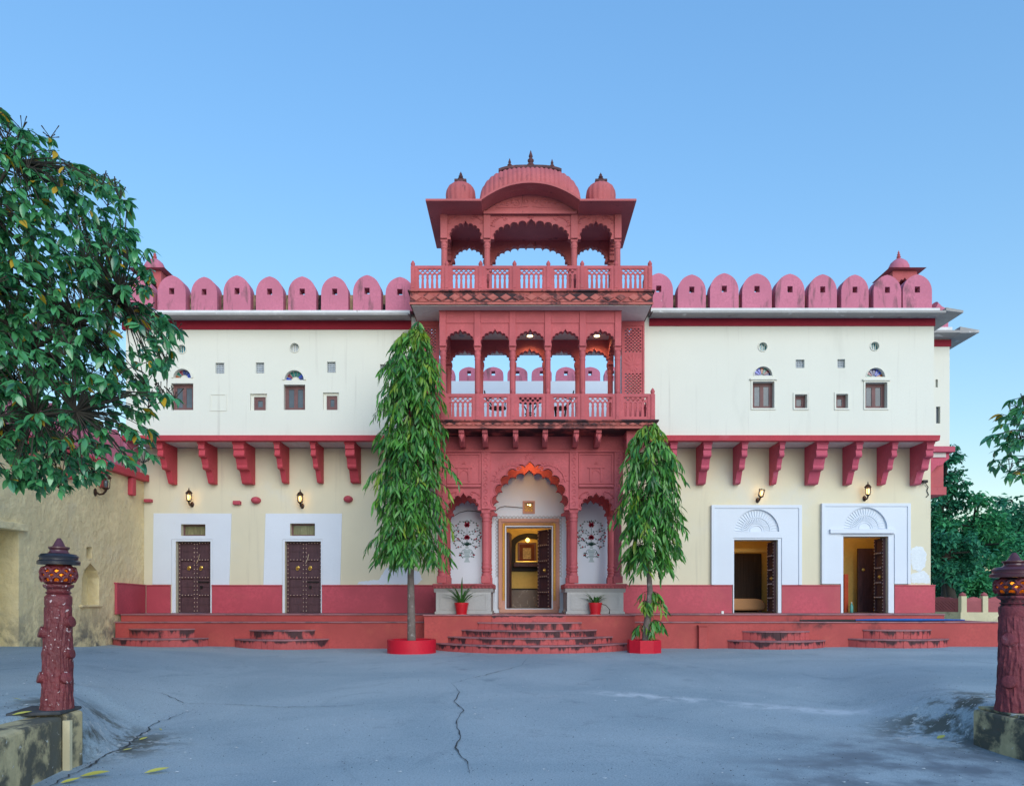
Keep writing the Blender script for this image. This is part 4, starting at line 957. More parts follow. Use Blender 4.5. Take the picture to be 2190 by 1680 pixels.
# ---- balustrades: posts and pierced panels
def fan_hole(cx, cz, r, n=8):
    p = [(cx + r * math.cos(R(8 + 164 * k / n)), cz + r * .82 * math.sin(R(8 + 164 * k / n))) for k in range(n + 1)]
    return p + [(cx - r * .55, cz - r * .22), (cx, cz - r * .62), (cx + r * .55, cz - r * .22)]
def slot(cx, za, zt, w):
    h = zt - za
    right = [(w * .36, za), (w * .36, za + .22 * h), (w * .50, za + .62 * h), (w * .34, za + .74 * h), (w * .46, za + .84 * h)]
    top = [(w * .46 * math.cos(R(20 + 140 * k / 6)), zt - w * .42 + w * .42 * math.sin(R(20 + 140 * k / 6))) for k in range(7)]
    return [(cx + a, z) for a, z in right] + [(cx + a, z) for a, z in top] + [(cx - a, z) for a, z in right[::-1]]
def panel_meshes(w, h):
    fw = w * .10
    fr = MB(); fr.prism(rect(-w / 2, w / 2, 0, h), -.032, .032, [rect(-w / 2 + fw, w / 2 - fw, h * .09, h * .88)])
    la = MB(); n = 5; iw = w - 2 * fw; p = iw / n; holes = []; r = p * .37
    zt = h * .88
    for k in range(n):
        cx = -iw / 2 + p * (k + .5)
        holes.append(fan_hole(cx, zt - r * 1.05, r)); holes.append(slot(cx, h * .13, zt - r * 2.9, p * .62))
    for k in range(1, n): holes.append(fan_hole(-iw / 2 + p * k, zt - r * 2.12, r))
    la.prism(rect(-iw / 2 - .005, iw / 2 + .005, h * .08, h * .885), -.018, .018, holes)
    return fr.mesh('balustrade_panel', 'stone', (0, 0, 0)), la.mesh('lattice', 'stone', (0, 0, 0))
def post_mesh(w, h):
    mb = MB(); mb.box(-w / 2, w / 2, -w / 2, w / 2, 0, h * .80); mb.box(-w * .32, w * .32, -w / 2 - .008, -w / 2 + .002, h * .1, h * .72)
    mb.lathe(0, 0, [(w * .40, h * .801), (w * .40, h * .83), (w * .52, h * .86), (w * .55, h * .89), (w * .42, h * .93), (w * .2, h * .975), (.004, h)], 12)
    return mb.mesh('balustrade_post', 'stone', (0, 0, 0), 40)
def balustrade(posts, d, z0, ztop, ztip, depth):
    pw = .105; gap = posts[1] - posts[0]
    pf, pl = panel_meshes(gap - pw, ztop - z0); pm = post_mesh(pw, ztip - z0)
    for x in posts: place('balustrade_post', pm, palace, (x, d, z0))
    for a, b_ in zip(posts, posts[1:]):
        f = place('balustrade_panel', pf, palace, ((a + b_) / 2, d, z0 + .004)); place('lattice', pl, f, ((a + b_) / 2, d, z0 + .004))
    n = max(1, round((depth - d) / gap)); g = (depth - d) / n
    pf2, pl2 = panel_meshes(g - pw, ztop - z0)
    for x in (posts[0], posts[-1]):
        for k in range(n):
            yy = d + g * (k + .5); f = place('balustrade_panel', pf2, palace, (x, yy, z0 + .004), (0, 0, R(90))); l = place('lattice', pl2, f, (x, yy, z0 + .004))
            l.location = (0, 0, 0)
            if k < n - 1: place('balustrade_post', pm, palace, (x, d + g * (k + 1), z0))
du = 19.1; up = [X(x1(103 + 269.57 * k), du) for k in range(8)]
balustrade(up, du, UFZ, Z(y1(1007), du), Z(y1(960), du), 20.1)
dl = 18.56; lp = [X(x2(2012 - 278.4 * (7 - k)), dl) for k in range(8)]
balustrade(lp, dl, LFZ, Z(y2(750), dl), Z(y2(700), dl), 20.05)

# ---- first-floor loggia
lc = [X(x2(c), DP) for c in (341, 617, 896, 1178, 1455, 1736)]
LCZ = Z(y2(372), DP); USB = Z(y1(1310), 19.0)
YB = 20.95
for yy in (DP, YB):
    for c in lc: column(c, yy + .09, LFZ, LCZ, .165, palace)
def row(yn, yf, name, border):
    mb = MB(); arcs = []
    ends = [lc[0] - .085] + [(a + b_) / 2 for a, b_ in zip(lc, lc[1:])][0:0]
    for i in range(5):
        a, b_ = lc[i], lc[i + 1]
        aa = a - .085 if i == 0 else a; bb = b_ + .085 if i == 4 else b_
        arcs.append(arch_panel(mb, aa, bb, LCZ, USB - .003, a + .10, b_ - .10, LCZ + .08, Z(y2(232), DP), 9, yn, yf))
    o = mb.build(name, 'stone', palace)
    if border:
        for i in range(6): MB().box(lc[i] - .085, lc[i] + .085, yn - .045, yn - .0015, LCZ + .005, USB - .03).build('pilaster_strip', 'stone', palace, bevel=.008)
        MB().box(lc[0] - .10, lc[-1] + .10, yn - .06, yn - .0015, USB - .028, USB - .0025).build('cornice', 'stone', palace)
        for i in range(5):
            xa, xb = lc[i] + .09, lc[i + 1] - .09
            MB().box(xa, xb, yn - .02, yn - .0015, Z(y2(186), DP), USB - .03).build('panel_border', 'stone', palace)
        for a in arcs: MB().tube([(p[0], yn - .002, p[1]) for p in a], .010, 5).build('arch_rim', 'stone', palace, 60)
    return o
row(DP, DP + .18, 'loggia_arcade', True); row(YB, YB + .18, 'loggia_arcade', False)
for x, s in ((lc[0], 1), (lc[-1], -1)):
    # cusped side arches
    mb = MB(); arc = foil(DP + .3, YB - .1, LCZ + .08, Z(y2(240), DP), 9)
    pts = [(DP + .181, LCZ), (DP + .3, LCZ)] + arc[::-1] + [(YB - .1, LCZ), (YB - .001, LCZ), (YB - .001, USB - .01), (DP + .181, USB - .01)]
    mb.prism_x(pts, x - .07, x + .07); mb.build('side_arch', 'stone', palace)
MB().box(lc[0] - .06, lc[-1] + .06, DP + .181, YB - .001, 8.74, 8.80).build('loggia_ceiling', 'soffit', palace)
MB().box(-2.49, 3.13, YB + .185, 22.30, 8.74, 9.30).build('terrace_slab', 'soffit', palace)
MB().box(LB0 + .1, LB1 - .1, DU - .19, 27.6, 5.55, LFZ - .02).build('terrace_floor', 'soffit', palace)
MB().box(-2.48, 3.12, DP + .2, 21.84, 8.97, 9.29).build('roof_slab', 'eave', palace) if False else None
# pierced stone screens beside the loggia
def screen(xa, xb, d):
    w = xb - xa; z0, z1 = LFZ, USB - .021; holes = []
    n = 5; p = (w - .12) / n; r = p * .42
    def field(za, zb):
        rows = int((zb - za) / (r * 1.12))
        for j in range(rows):
            for k in range(n - (j % 2)):
                cx = xa + .06 + p * (k + .5 + .5 * (j % 2)); holes.append(fan_hole(cx, za + r * .7 + j * r * 1.12, r * .80, 6))
    field(Z(y2(420), d), Z(y2(225), d)); field(Z(y2(745), d) - .25, Z(y2(575), d))
    s = MB().prism(rect(xa, xb, z0, z1), d, d + .06, holes).build('pierced_screen', 'stone', palace)
    MB().prism(rect(xa, xb, z0, z1), d - .025, d - .001, [rect(xa + .045, xb - .045, z0 + .05, z1 - .12)]).build('screen_frame', 'stone', s)
    mb = MB(); cx = (xa + xb) / 2; zc = Z(y2(520), d)
    for k, (an, L) in enumerate(((90, .36), (66, .36), (114, .36), (42, .34), (138, .34), (18, .28), (162, .28))): petal(mb, cx, zc, d - .002, R(an), L, .055, .03)
    for an in (215, 245, 270, 295, 325): petal(mb, cx, zc - .01, d - .002, R(an), .20, .04, .02)
    mb.build('lotus_relief', 'stone', s, 60)
screen(X(x2(1766), 20.1), X(x2(1946), 20.1), 20.1); screen(X(893, 20.1), X(938.5, 20.1), 20.1)
# ---- rear range seen through the loggia
MB().box(-8, 9, 27.7, 28.1, .1, 9.56).build('rear_range_wall', 'white', palace)
fr_m = merlon_mesh(43 * 27.8 / F, (812 - 781.7) * 27.8 / F, .35, (.14, .17))
for k in range(-5, 10): place('merlon', fr_m, palace, (X(x2(745 + 192.5 * k - 2), 27.8), 27.9, 9.565))

# ---- roof pavilion
ZE = 11.47
pc = [X(x1(c), DP) for c in (350, 693, 1388, 1735)]
PCZ = Z(y1(790), DP); YP = 20.72
for yy in (DP, YP):
    for c in pc: column(c, yy + .09, UFZ, PCZ, .175, palace, 'stone_hi')
def prow(yn, yf, border):
    mb = MB(); arcs = []
    for (a, b_, oa, ob, za, n) in ((pc[0] - .09, pc[1], X(x1(402), DP), X(x1(642), DP), Z(y1(646), DP), 9), (pc[1], pc[2], X(x1(748), DP), X(x1(1340), DP), Z(y1(632), DP), 13), (pc[2], pc[3] + .09, X(x1(1440), DP), X(x1(1680), DP), Z(y1(646), DP), 9)):
        arcs.append(arch_panel(mb, a, b_, PCZ, ZE - .002, oa, ob, PCZ + .06, za, n, yn, yf))
    mb.build('pavilion_arcade', 'stone_hi', palace)
    if border:
        for c in pc:
            st = MB().box(c - .09, c + .09, yn - .05, yn - .0015, PCZ + .005, ZE - .003).build('pilaster_strip', 'stone_hi', palace, bevel=.008)
        for a in arcs: MB().tube([(p[0], yn - .002, p[1]) for p in a], .013, 5).build('arch_rim', 'stone_hi', palace, 60)
prow(DP, DP + .18, True); prow(YP, YP + .18, False)
for x in (pc[0], pc[3]):
    mb = MB(); arc = foil(DP + .32, YP - .12, PCZ + .06, Z(y1(660), DP), 9)
    mb.prism_x([(DP + .181, PCZ), (DP + .32, PCZ)] + arc[::-1] + [(YP - .12, PCZ), (YP - .001, PCZ), (YP - .001, ZE - .01), (DP + .181, ZE - .01)], x - .07, x + .07); mb.build('side_arch', 'stone_hi', palace)
for f_, c in ((1, 735), (-1, 1345)): leafy(DP, X(x1(c), DP), Z(y1(690), DP), .34, f_, m='stone_hi')
for f_, c in ((1, 385), (-1, 655), (1, 1425), (-1, 1698)): leafy(DP, X(x1(c), DP), Z(y1(668), DP), .24, f_, m='stone_hi')
mb = MB()
for k in range(7): petal(mb, X(x1(1040), DP), Z(y1(622), DP), DP - .001, R(180 * k / 6), .09, .02)
mb.build('carved_foliage', 'stone_hi', palace, 60)
MB().box(pc[0] - .06, pc[3] + .06, DP + .181, YP - .001, ZE - .06, ZE - .004).build('pavilion_ceiling', 'stone_hi', palace)
# flat stone eaves left and right and behind, with the bowed one over the middle
xl0, xl1 = X(x1(203), 18.7), X(x1(650), 18.75); xr0, xr1 = X(x1(1430), 18.75), X(x1(1884), 18.7)
for a, b_ in ((xl0, xl1), (xr0, xr1)):
    MB().prism_x([(18.7, ZE - .005), (18.7, ZE + .05), (19.5, ZE + .12), (20.6, ZE + .12), (21.25, ZE + .05), (21.25, ZE - .005)], a, b_).build('pavilion_eave', 'stone_hi', palace, bevel=.006)
MB().box(xl1 + .001, xr0 - .001, 19.39, 21.25, ZE, ZE + .08).build('pavilion_roof', 'stone_hi', palace)
xm = (xl1 + xr0) / 2; hw = (X(x1(1440), 18.75) - X(x1(645), 18.75)) / 2; rise = .45
def bow(u): return ZE + .04 + rise * (1 - abs(u) ** 2.1)
N_ = 28
def bowed(yn, yf, up_, lo_, name):
    pts = [(xm + hw * (-1 + 2 * k / N_), bow(-1 + 2 * k / N_) + up_) for k in range(N_ + 1)]
    low = [(xm + hw * (-1 + 2 * k / N_), bow(-1 + 2 * k / N_) + lo_) for k in range(N_, -1, -1)]
    return MB().prism(pts + low, yn, yf).build(name, 'stone_hi', palace, 30)
bowed(18.75, 19.6, .045, -.01, 'bowed_eave')
tym = [(xm + (hw - .03) * (-1 + 2 * k / N_), bow(-1 + 2 * k / N_) - .012) for k in range(N_ + 1)]
MB().prism(tym + [(xm + hw - .03, ZE + .001), (xm - hw + .03, ZE + .001)], 19.34, 19.388).build('tympanum', 'stone_hi', palace)
MB().box(xm - hw + .04, xm + hw - .04, 19.29, 19.339, ZE - .02, ZE + .06).build('tympanum_sill', 'stone_hi', palace, bevel=.01)
mb = MB()
zt = Z(y1(515), 19.34)
for s in (-1, 1):
    scroll(mb, xm + s * .36, zt + .03, 19.338, .12, s, 1.4, .018); scroll(mb, xm + s * .13, zt + .07, 19.338, .08, -s, 1.2, .016); scroll(mb, xm + s * .60, zt, 19.338, .07, s, 1.2, .014)
    mb.tube([(xm + s * a, 19.338, zt + b_) for a, b_ in ((.05, -.05), (.3, -.08), (.6, -.08), (.9, -.09))], .014, 5)
    for k in range(6): petal(mb, xm + s * (.1 + .14 * k), zt + .02, 19.338, R(90 - s * (20 + 18 * k)), .16, .035)
mb.build('carved_foliage', 'stone_hi', palace, 60)
# ribbed cushion dome
def ridge(u): return 12.02 + .86 * (1 - min(1, abs(u)) ** 3.3) ** .5
mb = MB(); nu, nv = 96, 22; yc = 20.0; ax = 1.32
for i in range(nu + 1):
    u = -1 + 2 * i / nu; uu = max(-.999, min(.999, u))
    ztop = ridge(uu); z0 = bow(uu) - .02 if abs(uu) < .97 else ZE + .02
    dp = .98 * (.80 + .20 * (1 - uu * uu)); rib = 1 - .026 * abs(math.cos(math.pi * (u + 1) * 11)) ** 4
    for j in range(nv + 1):
        v = math.pi * j / nv; cv, sv = math.cos(v), math.sin(v)
        y = yc - math.copysign(abs(cv) ** .85, cv) * dp * rib * (1 + .06 * math.sin(min(1, sv * 1.5) * math.pi)); z = z0 + (ztop - z0) * sv ** .92 * (rib if sv > .3 else 1)
        mb.v.append((xm + ax * u * (1 + .012 * math.sin(v * 1)), y, z))
for i in range(nu):
    for j in range(nv):
        a = i * (nv + 1) + j; mb.f.append((a, a + nv + 1, a + nv + 2, a + 1))
mb.f.append(tuple(range(nv + 1))); mb.f.append(tuple(nu * (nv + 1) + j for j in range(nv, -1, -1)))
dome = mb.build('ribbed_dome', 'stone_hi', palace, 50)
pts = [(xm + .84 * (-1 + 2 * k / 20), ridge(.84 * (-1 + 2 * k / 20) / ax) + .075) for k in range(21)]; low = [(x, z - .07) for x, z in pts[::-1]]
MB().prism(pts + low, yc - .32, yc + .32).build('ridge_slab', 'darkstone', palace, bevel=.01)
for c, t, r in ((1041, 85, .105), (873, 148, .075), (1211, 155, .075)):
    x = X(x1(c), yc); z0 = ridge((x - xm) / ax) + .055; mb = MB(); finial(mb, x, yc, z0, Z(y1(t), yc) - z0, r); mb.build('finial', 'darkstone', palace, 40)
for c, t in ((484, 255), (1598, 263)):
    x = X(x1(c), 19.9); r = .40; z0 = ZE + .11
    mb = MB(); mb.lathe(x, 19.9, [(r * .86, z0), (r * .86, z0 + .2), (r * .93, z0 + .36), (r, z0 + .54), (r * 1.01, z0 + .66), (r * .97, z0 + .76), (r * .86, z0 + .85), (r * .66, z0 + .92), (r * .4, z0 + .955), (r * .3, z0 + .97)], 72, lambda a, z: 1 - .05 * abs(math.cos(8 * a)) ** 5)
    dm = mb.build('small_dome', 'stone_hi', palace, 50)
    MB().box(x - .16, x + .16, 19.74, 20.06, z0 + .972, z0 + 1.04).build('dome_cap', 'darkstone', dm, bevel=.01)
    mb = MB(); finial(mb, x, 19.9, z0 + 1.042, Z(y1(t), 19.9) - z0 - 1.042, .075); mb.build('finial', 'darkstone', dm, 40)

# ---- entrance wall, doorway, frescoes
EX0, EX1 = X(x3(700), DW), X(x3(1040), DW); EZ0, EZ1 = Z(y3(1275), DW), Z(y3(667), DW)
vb = (x3(836), x3(901), y3(486), y3(556))
MB().prism([(-2.29, PLZ + .005), (EX0, PLZ + .005), (EX0, EZ1), (EX1, EZ1), (EX1, PLZ + .005), (2.79, PLZ + .005), (2.79, 5.34), (-2.29, 5.34)], DW, DW + .4, [wr(vb, DW)]).build('entrance_wall', 'white', palace)
fo = (X(x3(648), DW), X(x3(1092), DW), PLZ + .006, Z(y3(612), DW))
fw = MB().prism([(fo[0], fo[2]), (fo[1], fo[2]), (fo[1], fo[3]), (fo[0], fo[3])], DW - .05, DW - .002, [rect(EX0 - .015, EX1 + .015, EZ0, EZ1 + .015)]).build('entrance_frame', 'salmon', palace, bevel=.012)
MB().prism([(fo[0] - .02, EZ0), (fo[0] + .05, EZ0), (fo[0] + .05, fo[3] - .07), (fo[1] - .05, fo[3] - .07), (fo[1] - .05, EZ0), (fo[1] + .02, EZ0), (fo[1] + .02, fo[3] + .02), (fo[0] - .02, fo[3] + .02)], DW - .085, DW - .052).build('outer_moulding', 'salmon', fw, bevel=.01)
MB().prism(rect(EX0 - .03, EX1 + .03, EZ0 - .02, EZ1 + .03), DW - .06, DW + .1, [rect(EX0 - .002, EX1 + .002, EZ0, EZ1)]).build('inner_edge', 'white', fw)
MB().box(EX0, EX1, DW + .0, DW + .4, PLZ + .01, EZ0 - .03).build('threshold', 'salmon', palace)
mb = MB(); gx = .075
def link(x, z, horiz):
    a, b_ = (.026, .018) if horiz else (.018, .026)
    mb.tube([(x + a * math.cos(R(60 * k)), DW - .056, z + b_ * math.sin(R(60 * k))) for k in range(6)], .006, 4, True)
for c in (-.024, .024):
    z = EZ0 + .25
    while z < EZ1 + .10: link(EX0 - gx + c, z, False); link(EX1 + gx + c, z, False); z += .05
    x = EX0 - .05
    while x < EX1 + .07: link(x, EZ1 + .075 + c, True); x += .05
for x in (EX0 - gx, EX1 + gx): mb.box(x - .004, x + .004, DW - .056, DW - .051, EZ0 + .25, EZ1 + .1)
mb.build('gilded_chain', 'gold', fw, kind='stuff')
# criss-cross carved band round the frame
mb = MB(); bx0, bx1 = X(x3(619), DW), X(x3(1117), DW); bz0, bz1 = Z(y3(1042), DW), Z(y3(584), DW); bw = .105
def cross(xa, xb, za, zb):
    w = xb - xa; n = max(1, round((zb - za) / w)) if zb - za > w else max(1, round(w / (zb - za)))
    vert = zb - za > w
    for k in range(n):
        if vert: a = (xa, za + (zb - za) * k / n, xb, za + (zb - za) * (k + 1) / n)
        else: a = (xa + w * k / n, za, xa + w * (k + 1) / n, zb)
        for (p, q) in (((a[0], a[1]), (a[2], a[3])), ((a[0], a[3]), (a[2], a[1]))): mb.tube([(p[0], DW - .004, p[1]), (q[0], DW - .004, q[1])], .010, 4)
        c = ((a[0] + a[2]) / 2, (a[1] + a[3]) / 2); s = .35
        dd = [(c[0] + (a[2] - a[0]) * s * e, DW - .004, c[1] + (a[3] - a[1]) * s * f) for e, f in ((1, 0), (0, 1), (-1, 0), (0, -1))]
        mb.tube(dd, .007, 4, True)
cross(bx0, bx0 + bw, bz0, bz1 - bw); cross(bx1 - bw, bx1, bz0, bz1 - bw); cross(bx0, bx1, bz1 - bw, bz1)
mb.build('carved_band', 'carve', palace, kind='stuff')
for a, b_ in ((bx0 - .02, bx0 + .10), (bx1 - .10, bx1 + .02)): MB().prism(rect(a, b_, PLZ + .3, bz0 - .05), DW - .012, DW - .002, [rect(a + .015, b_ - .015, PLZ + .315, bz0 - .065)]).build('panel_border', 'white', palace)
# little pierced vent above the door
xa, xb, za, zb = X(vb[0], DW), X(vb[1], DW), Z(vb[3], DW), Z(vb[2], DW)
v = MB().prism(rect(xa - .05, xb + .05, za - .05, zb + .05), DW - .025, DW - .002, [rect(xa, xb, za, zb)]).build('vent', 'salmon', palace)
p = (xb - xa) / 3; holes = [fan_hole(xa + p * (k + .5 + .5 * (j % 2)), za + .05 + j * p * .62, p * .36, 6) for j in range(4) for k in range(3 - j % 2)]
MB().prism(rect(xa - .001, xb + .001, za - .001, zb + .001), DW + .03, DW + .06, holes).build('lattice', mat('ochre_lattice', (.50, .28, .12), .7, .1, 5, .1, 30), v)
# open door leaf of dark wood, swung inwards
lf_root = node('open_door', (EX1 - .02, DW + .22, EZ0), palace)
def swung_leaf(hx, hy, z0, z1, w, ang, name='open_door', knock=True, parent=None):
    root = node(name, (hx, hy, z0), palace)
    h = z1 - z0
    def put(mb, nm, m, **k):
        mb.v = [(hx + (vx * math.cos(ang) - vy * math.sin(ang)), hy + (vx * math.sin(ang) + vy * math.cos(ang)), z0 + vz) for vx, vy, vz in mb.v]
        return mb.build(nm, m, root, **k)
    put(MB().box(-w, 0, 0, .05, 0, h), 'door_board', 'wood')
    for a, b_ in ((-w, -w + .08), (-.08, 0)): put(MB().box(a, b_, -.035, -.001, 0, h), 'stile', 'wood', bevel=.008)
    rows = 5
    for k in range(rows + 1):
        z = h * k / rows; put(MB().box(-w + .082, -.082, -.055, -.001, max(0, z - .045), min(h, z + .045)), 'rail', 'wood', bevel=.015)
    sb = MB()
    for k in range(1, rows):
        for q in range(5): sb.lathe(0, 0, [(.017, 0), (.012, .012), (.003, .018)], 7); sb.v[-21:] = [(-w + .12 + (w - .24) * q / 4 + a, -.056 - c, h * k / rows + b_) for a, b_, c in sb.v[-21:]]
    for k in range(22):
        for xx in (-w + .04, -.04): sb.lathe(0, 0, [(.017, 0), (.012, .012), (.003, .018)], 7); sb.v[-21:] = [(xx + a, -.036 - c, h * (k + .5) / 22 + b_) for a, b_, c in sb.v[-21:]]
    put(sb, 'studs', 'stud', kind='stuff')
    if knock:
        mb = MB(); mb.lathe(0, 0, [(.06, 0), (.055, .02), (.03, .035), (.015, .06)], 14); mb.v = [(-w * .45 + a, -.003 - c, h * .48 + b_) for a, b_, c in mb.v]; put(mb, 'knocker', 'brass')
    return root
bpy.data.objects.remove(lf_root)
swung_leaf(EX1 - .03, DW + .40, EZ0 + .01, EZ1 - .02, .62, R(-58) , parent=palace)
swung_leaf(EX0 + .03, DW + .40, EZ0 + .01, EZ1 - .12, .62, R(-96), knock=False)
# frescoes: flower vases painted on the white side panels
def fresco(pcx):
    k = .15617 * DW / F; x0 = X(pcx, DW); z0 = Z(yd(712), DW); y = DW - .0035
    f = node('fresco', (x0, DW, z0), palace); rnd = random.Random(4)
    def w(u, v_, e=0): return (x0 + u * k, y - e, z0 + v_ * k)
    va = MB()
    for poly_ in ([(-42, 0), (42, 0), (36, 14), (22, 34), (22, 60), (-22, 60), (-22, 34), (-36, 14)], [(-40, 62), (40, 62), (44, 76), (-44, 76)], [(-24, 78), (24, 78), (44, 130), (52, 170), (40, 184), (18, 180), (0, 168), (-18, 180), (-40, 184), (-52, 170), (-44, 130)], [(-22, 186), (22, 186), (20, 204), (36, 216), (-36, 216), (-20, 204)]):
        vs = [(p_[0] * k + x0, p_[1] * k + z0) for p_ in poly_]; va.prism(vs, y - .002, y)
    va.build('painted_vase', 'ink_grey', f)
    ln = MB()
    for s in (-1, 1): ln.strip([w(s * (50 + 22 * math.sin(q * .4)), 172 - q * 8, .003) for q in range(9)], 7 * k)
    ln.strip([w(-46, 140, .004), w(46, 140, .004)], 3 * k); ln.strip([w(-42, 78, .004), w(42, 78, .004)], 5 * k)
    ln.build('painted_handles', 'ink_line', f)
    stm, lv, bd = MB(), MB(), MB()
    def leaf(u, v_, a, L=26, W=7): 
        c, s = math.cos(a), math.sin(a); o = [(0, 0), (.3, 1), (.6, .8), (1, 0), (.6, -.8), (.3, -1)]
        lv.add([w(u + (p_ * c) * L - q * s * W, v_ + p_ * s * L + q * c * W, .004) for p_, q in o], [(5, 4, 3, 2, 1, 0)])
    def bud(u, v_, a, L=24, W=12):
        c, s = math.cos(a), math.sin(a); o = [(0, 0), (.4, 1), (1, .5), (.8, 0), (1, -.5), (.4, -1)]
        bd.add([w(u + (p_ * c) * L - q * s * W, v_ + p_ * s * L + q * c * W, .005) for p_, q in o], [(5, 4, 3, 2, 1, 0)])
    def flower(u, v_, s):
        for an, L, W in ((90, 44, 12), (60, 42, 12), (120, 42, 12), (25, 38, 12), (155, 38, 12), (-20, 26, 9), (200, 26, 9)): bud(u, v_, R(an), L * s, W * s)
    def vine(pts, side=1):
        P_ = [Vector((a, b_, 0)) for a, b_ in pts]; pp = []
        for i in range(len(P_) - 1):
            p0, p1_, p2, p3 = P_[max(i - 1, 0)], P_[i], P_[i + 1], P_[min(i + 2, len(P_) - 1)]
            for q in range(8):
                t = q / 8; pp.append(.5 * ((2 * p1_) + (p2 - p0) * t + (2 * p0 - 5 * p1_ + 4 * p2 - p3) * t * t + (3 * p1_ - p0 - 3 * p2 + p3) * t ** 3))
        pp.append(P_[-1])
        for s in (-1, 1):
            stm.strip([w(s * q.x, q.y, .003) for q in pp], 4.2 * k)
            for i in range(5, len(pp) - 1, 5):
                dv = pp[i + 1] - pp[i - 1]; a = math.atan2(dv.y, s * dv.x) + (.9 if (i // 5) % 2 else -.9); leaf(s * pp[i].x, pp[i].y, a)
            dv = pp[-1] - pp[-3]; bud(s * pp[-1].x, pp[-1].y, math.atan2(dv.y, s * dv.x))
            if len(pp) > 20: bud(s * pp[len(pp) // 2].x, pp[len(pp) // 2].y + 3, R(90 - s * 50))
    stm.strip([w(0, 216, .003), w(0, 420, .003), w(0, 500, .003)], 5 * k)
    vine([(8, 218), (40, 262), (90, 215), (130, 195), (165, 235), (172, 275)])
    vine([(6, 225), (60, 250), (100, 300), (150, 290), (178, 330)])
    vine([(4, 300), (50, 330), (95, 300), (140, 335), (150, 370), (182, 360)])
    vine([(5, 360), (60, 380), (110, 410), (160, 440), (182, 410)])
    vine([(6, 380), (50, 420), (110, 440), (140, 490), (120, 530), (60, 560), (30, 545)])
    vine([(30, 90), (70, 70), (92, 90)]); vine([(40, 110), (80, 130), (88, 110)])
    for a in (38, 60, 80, 100, 120, 142): leaf(0, 222, R(a), 70, 8)
    flower(0, 325, 1.25); flower(0, 492, 1.2)
    for s in (-1, 1): leaf(s * 12, 540, R(90 - s * 30), 34, 8)
    leaf(0, 545, R(90), 36, 8)
    stm.build('painted_stems', 'ink_line', f); lv.build('painted_leaves', 'ink_green', f, kind='stuff'); bd.build('painted_flowers', 'ink_red', f, kind='stuff')
fresco(xd(370)); fresco(xd(2072))
# ---- rooms behind the open doors
def room(xa, xb, ya, yb, z0, z1, m, floor='marble'):
    MB().box(xa - .1, xb + .1, yb, yb + .1, z0, z1).build('interior_wall', m, palace)
    MB().box(xa - .1, xa, ya, yb - .001, z0, z1).build('interior_wall', m, palace); MB().box(xb, xb + .1, ya, yb - .001, z0, z1).build('interior_wall', m, palace)
    MB().box(xa - .1, xb + .1, ya, yb + .1, z0 - .12, z0 - .001).build('interior_floor', floor, palace); MB().box(xa - .1, xb + .1, ya, yb + .1, z1 + .001, z1 + .1).build('interior_ceiling', 'soffit', palace)
RY = 23.6
room(-1.6, 2.2, DW + .402, RY, EZ0 - .005, 4.4, 'inner_yellow')
MB().box(-1.6, 2.2, RY - .03, RY - .001, EZ0, Z(y3(1136), RY)).build('interior_dado', 'marble', palace)
MB().box(-1.6, 2.2, RY - .04, RY - .001, Z(y3(1136), RY) + .001, Z(y3(1130), RY) + .02).build('interior_dado_cap', 'dark', palace)
ax0, ax1 = X(x3(742), RY), X(x3(1010), RY); az0, az1 = Z(y3(990), RY), Z(y3(726), RY)
def round_arch(xa, xb, z0, z1, n=16):
    r_ = (z1 - z0) * .28; return [(xa, z0), (xb, z0)] + [((xa + xb) / 2 + (xb - xa) / 2 * math.cos(R(180 * k / n)), z1 - r_ + r_ * math.sin(R(180 * k / n))) for k in range(n + 1)]
MB().prism(round_arch(ax0 - .04, ax1 + .04, az0 - .04, az1 + .05), RY - .05, RY - .002, [round_arch(ax0 + .12, ax1 - .12, az0 + .14, az1 - .12)]).build('niche_frame', 'dark', palace)
MB().prism(round_arch(ax0 + .12, ax1 - .12, az0 + .14, az1 - .12), RY - .012, RY - .004).build('niche_back', 'inner_yellow', palace)
for (a, b_, t) in ((doorsR[0], 23.4, 0), (doorsR[1], 23.0, 1)):
    xa, xb = X(a[0], DW) - .7, X(a[1], DW) + .9
    room(xa, xb, DW + .452, b_, PLZ - .002, 4.2, 'inner_yellow')
MB().box(X(x7(480), 23.3), X(x7(650), 23.3), 23.25, 23.32, PLZ, Z(y7(752), 23.3)).build('inner_doorway', 'curtain', palace)
MB().box(X(x7(440), 22.6), X(x7(720), 22.6), 22.55, 22.75, Z(y7(745), 22.6), Z(y7(722), 22.6)).build('interior_beam', 'inner_yellow', palace)
MB().box(X(x7(1215), 22.7), X(x7(1345), 22.7), 22.66, 22.74, PLZ, Z(y7(722), 22.7)).build('inner_door', 'wood', palace)
MB().box(X(x7(1135), 22.4), X(x7(1158), 22.4), 22.36, 22.44, PLZ, Z(y7(872), 22.4)).build('interior_panel', 'red_cloth', palace)
mb = MB(); mb.lathe(0, 0, [(.05, 0), (.045, .03), (.01, .05)], 12); mb.v = [(X(x7(1253), 22.6) + a, 22.655 - c, Z(y7(846), 22.6) + b_) for a, b_, c in mb.v]; mb.build('door_knob', 'brass', palace, 40)
for a in doorsR: swung_leaf(X(a[1], DW) - .03, DW + .10, PLZ + .02, Z(a[2], DW) - .03, .58, R(-90))
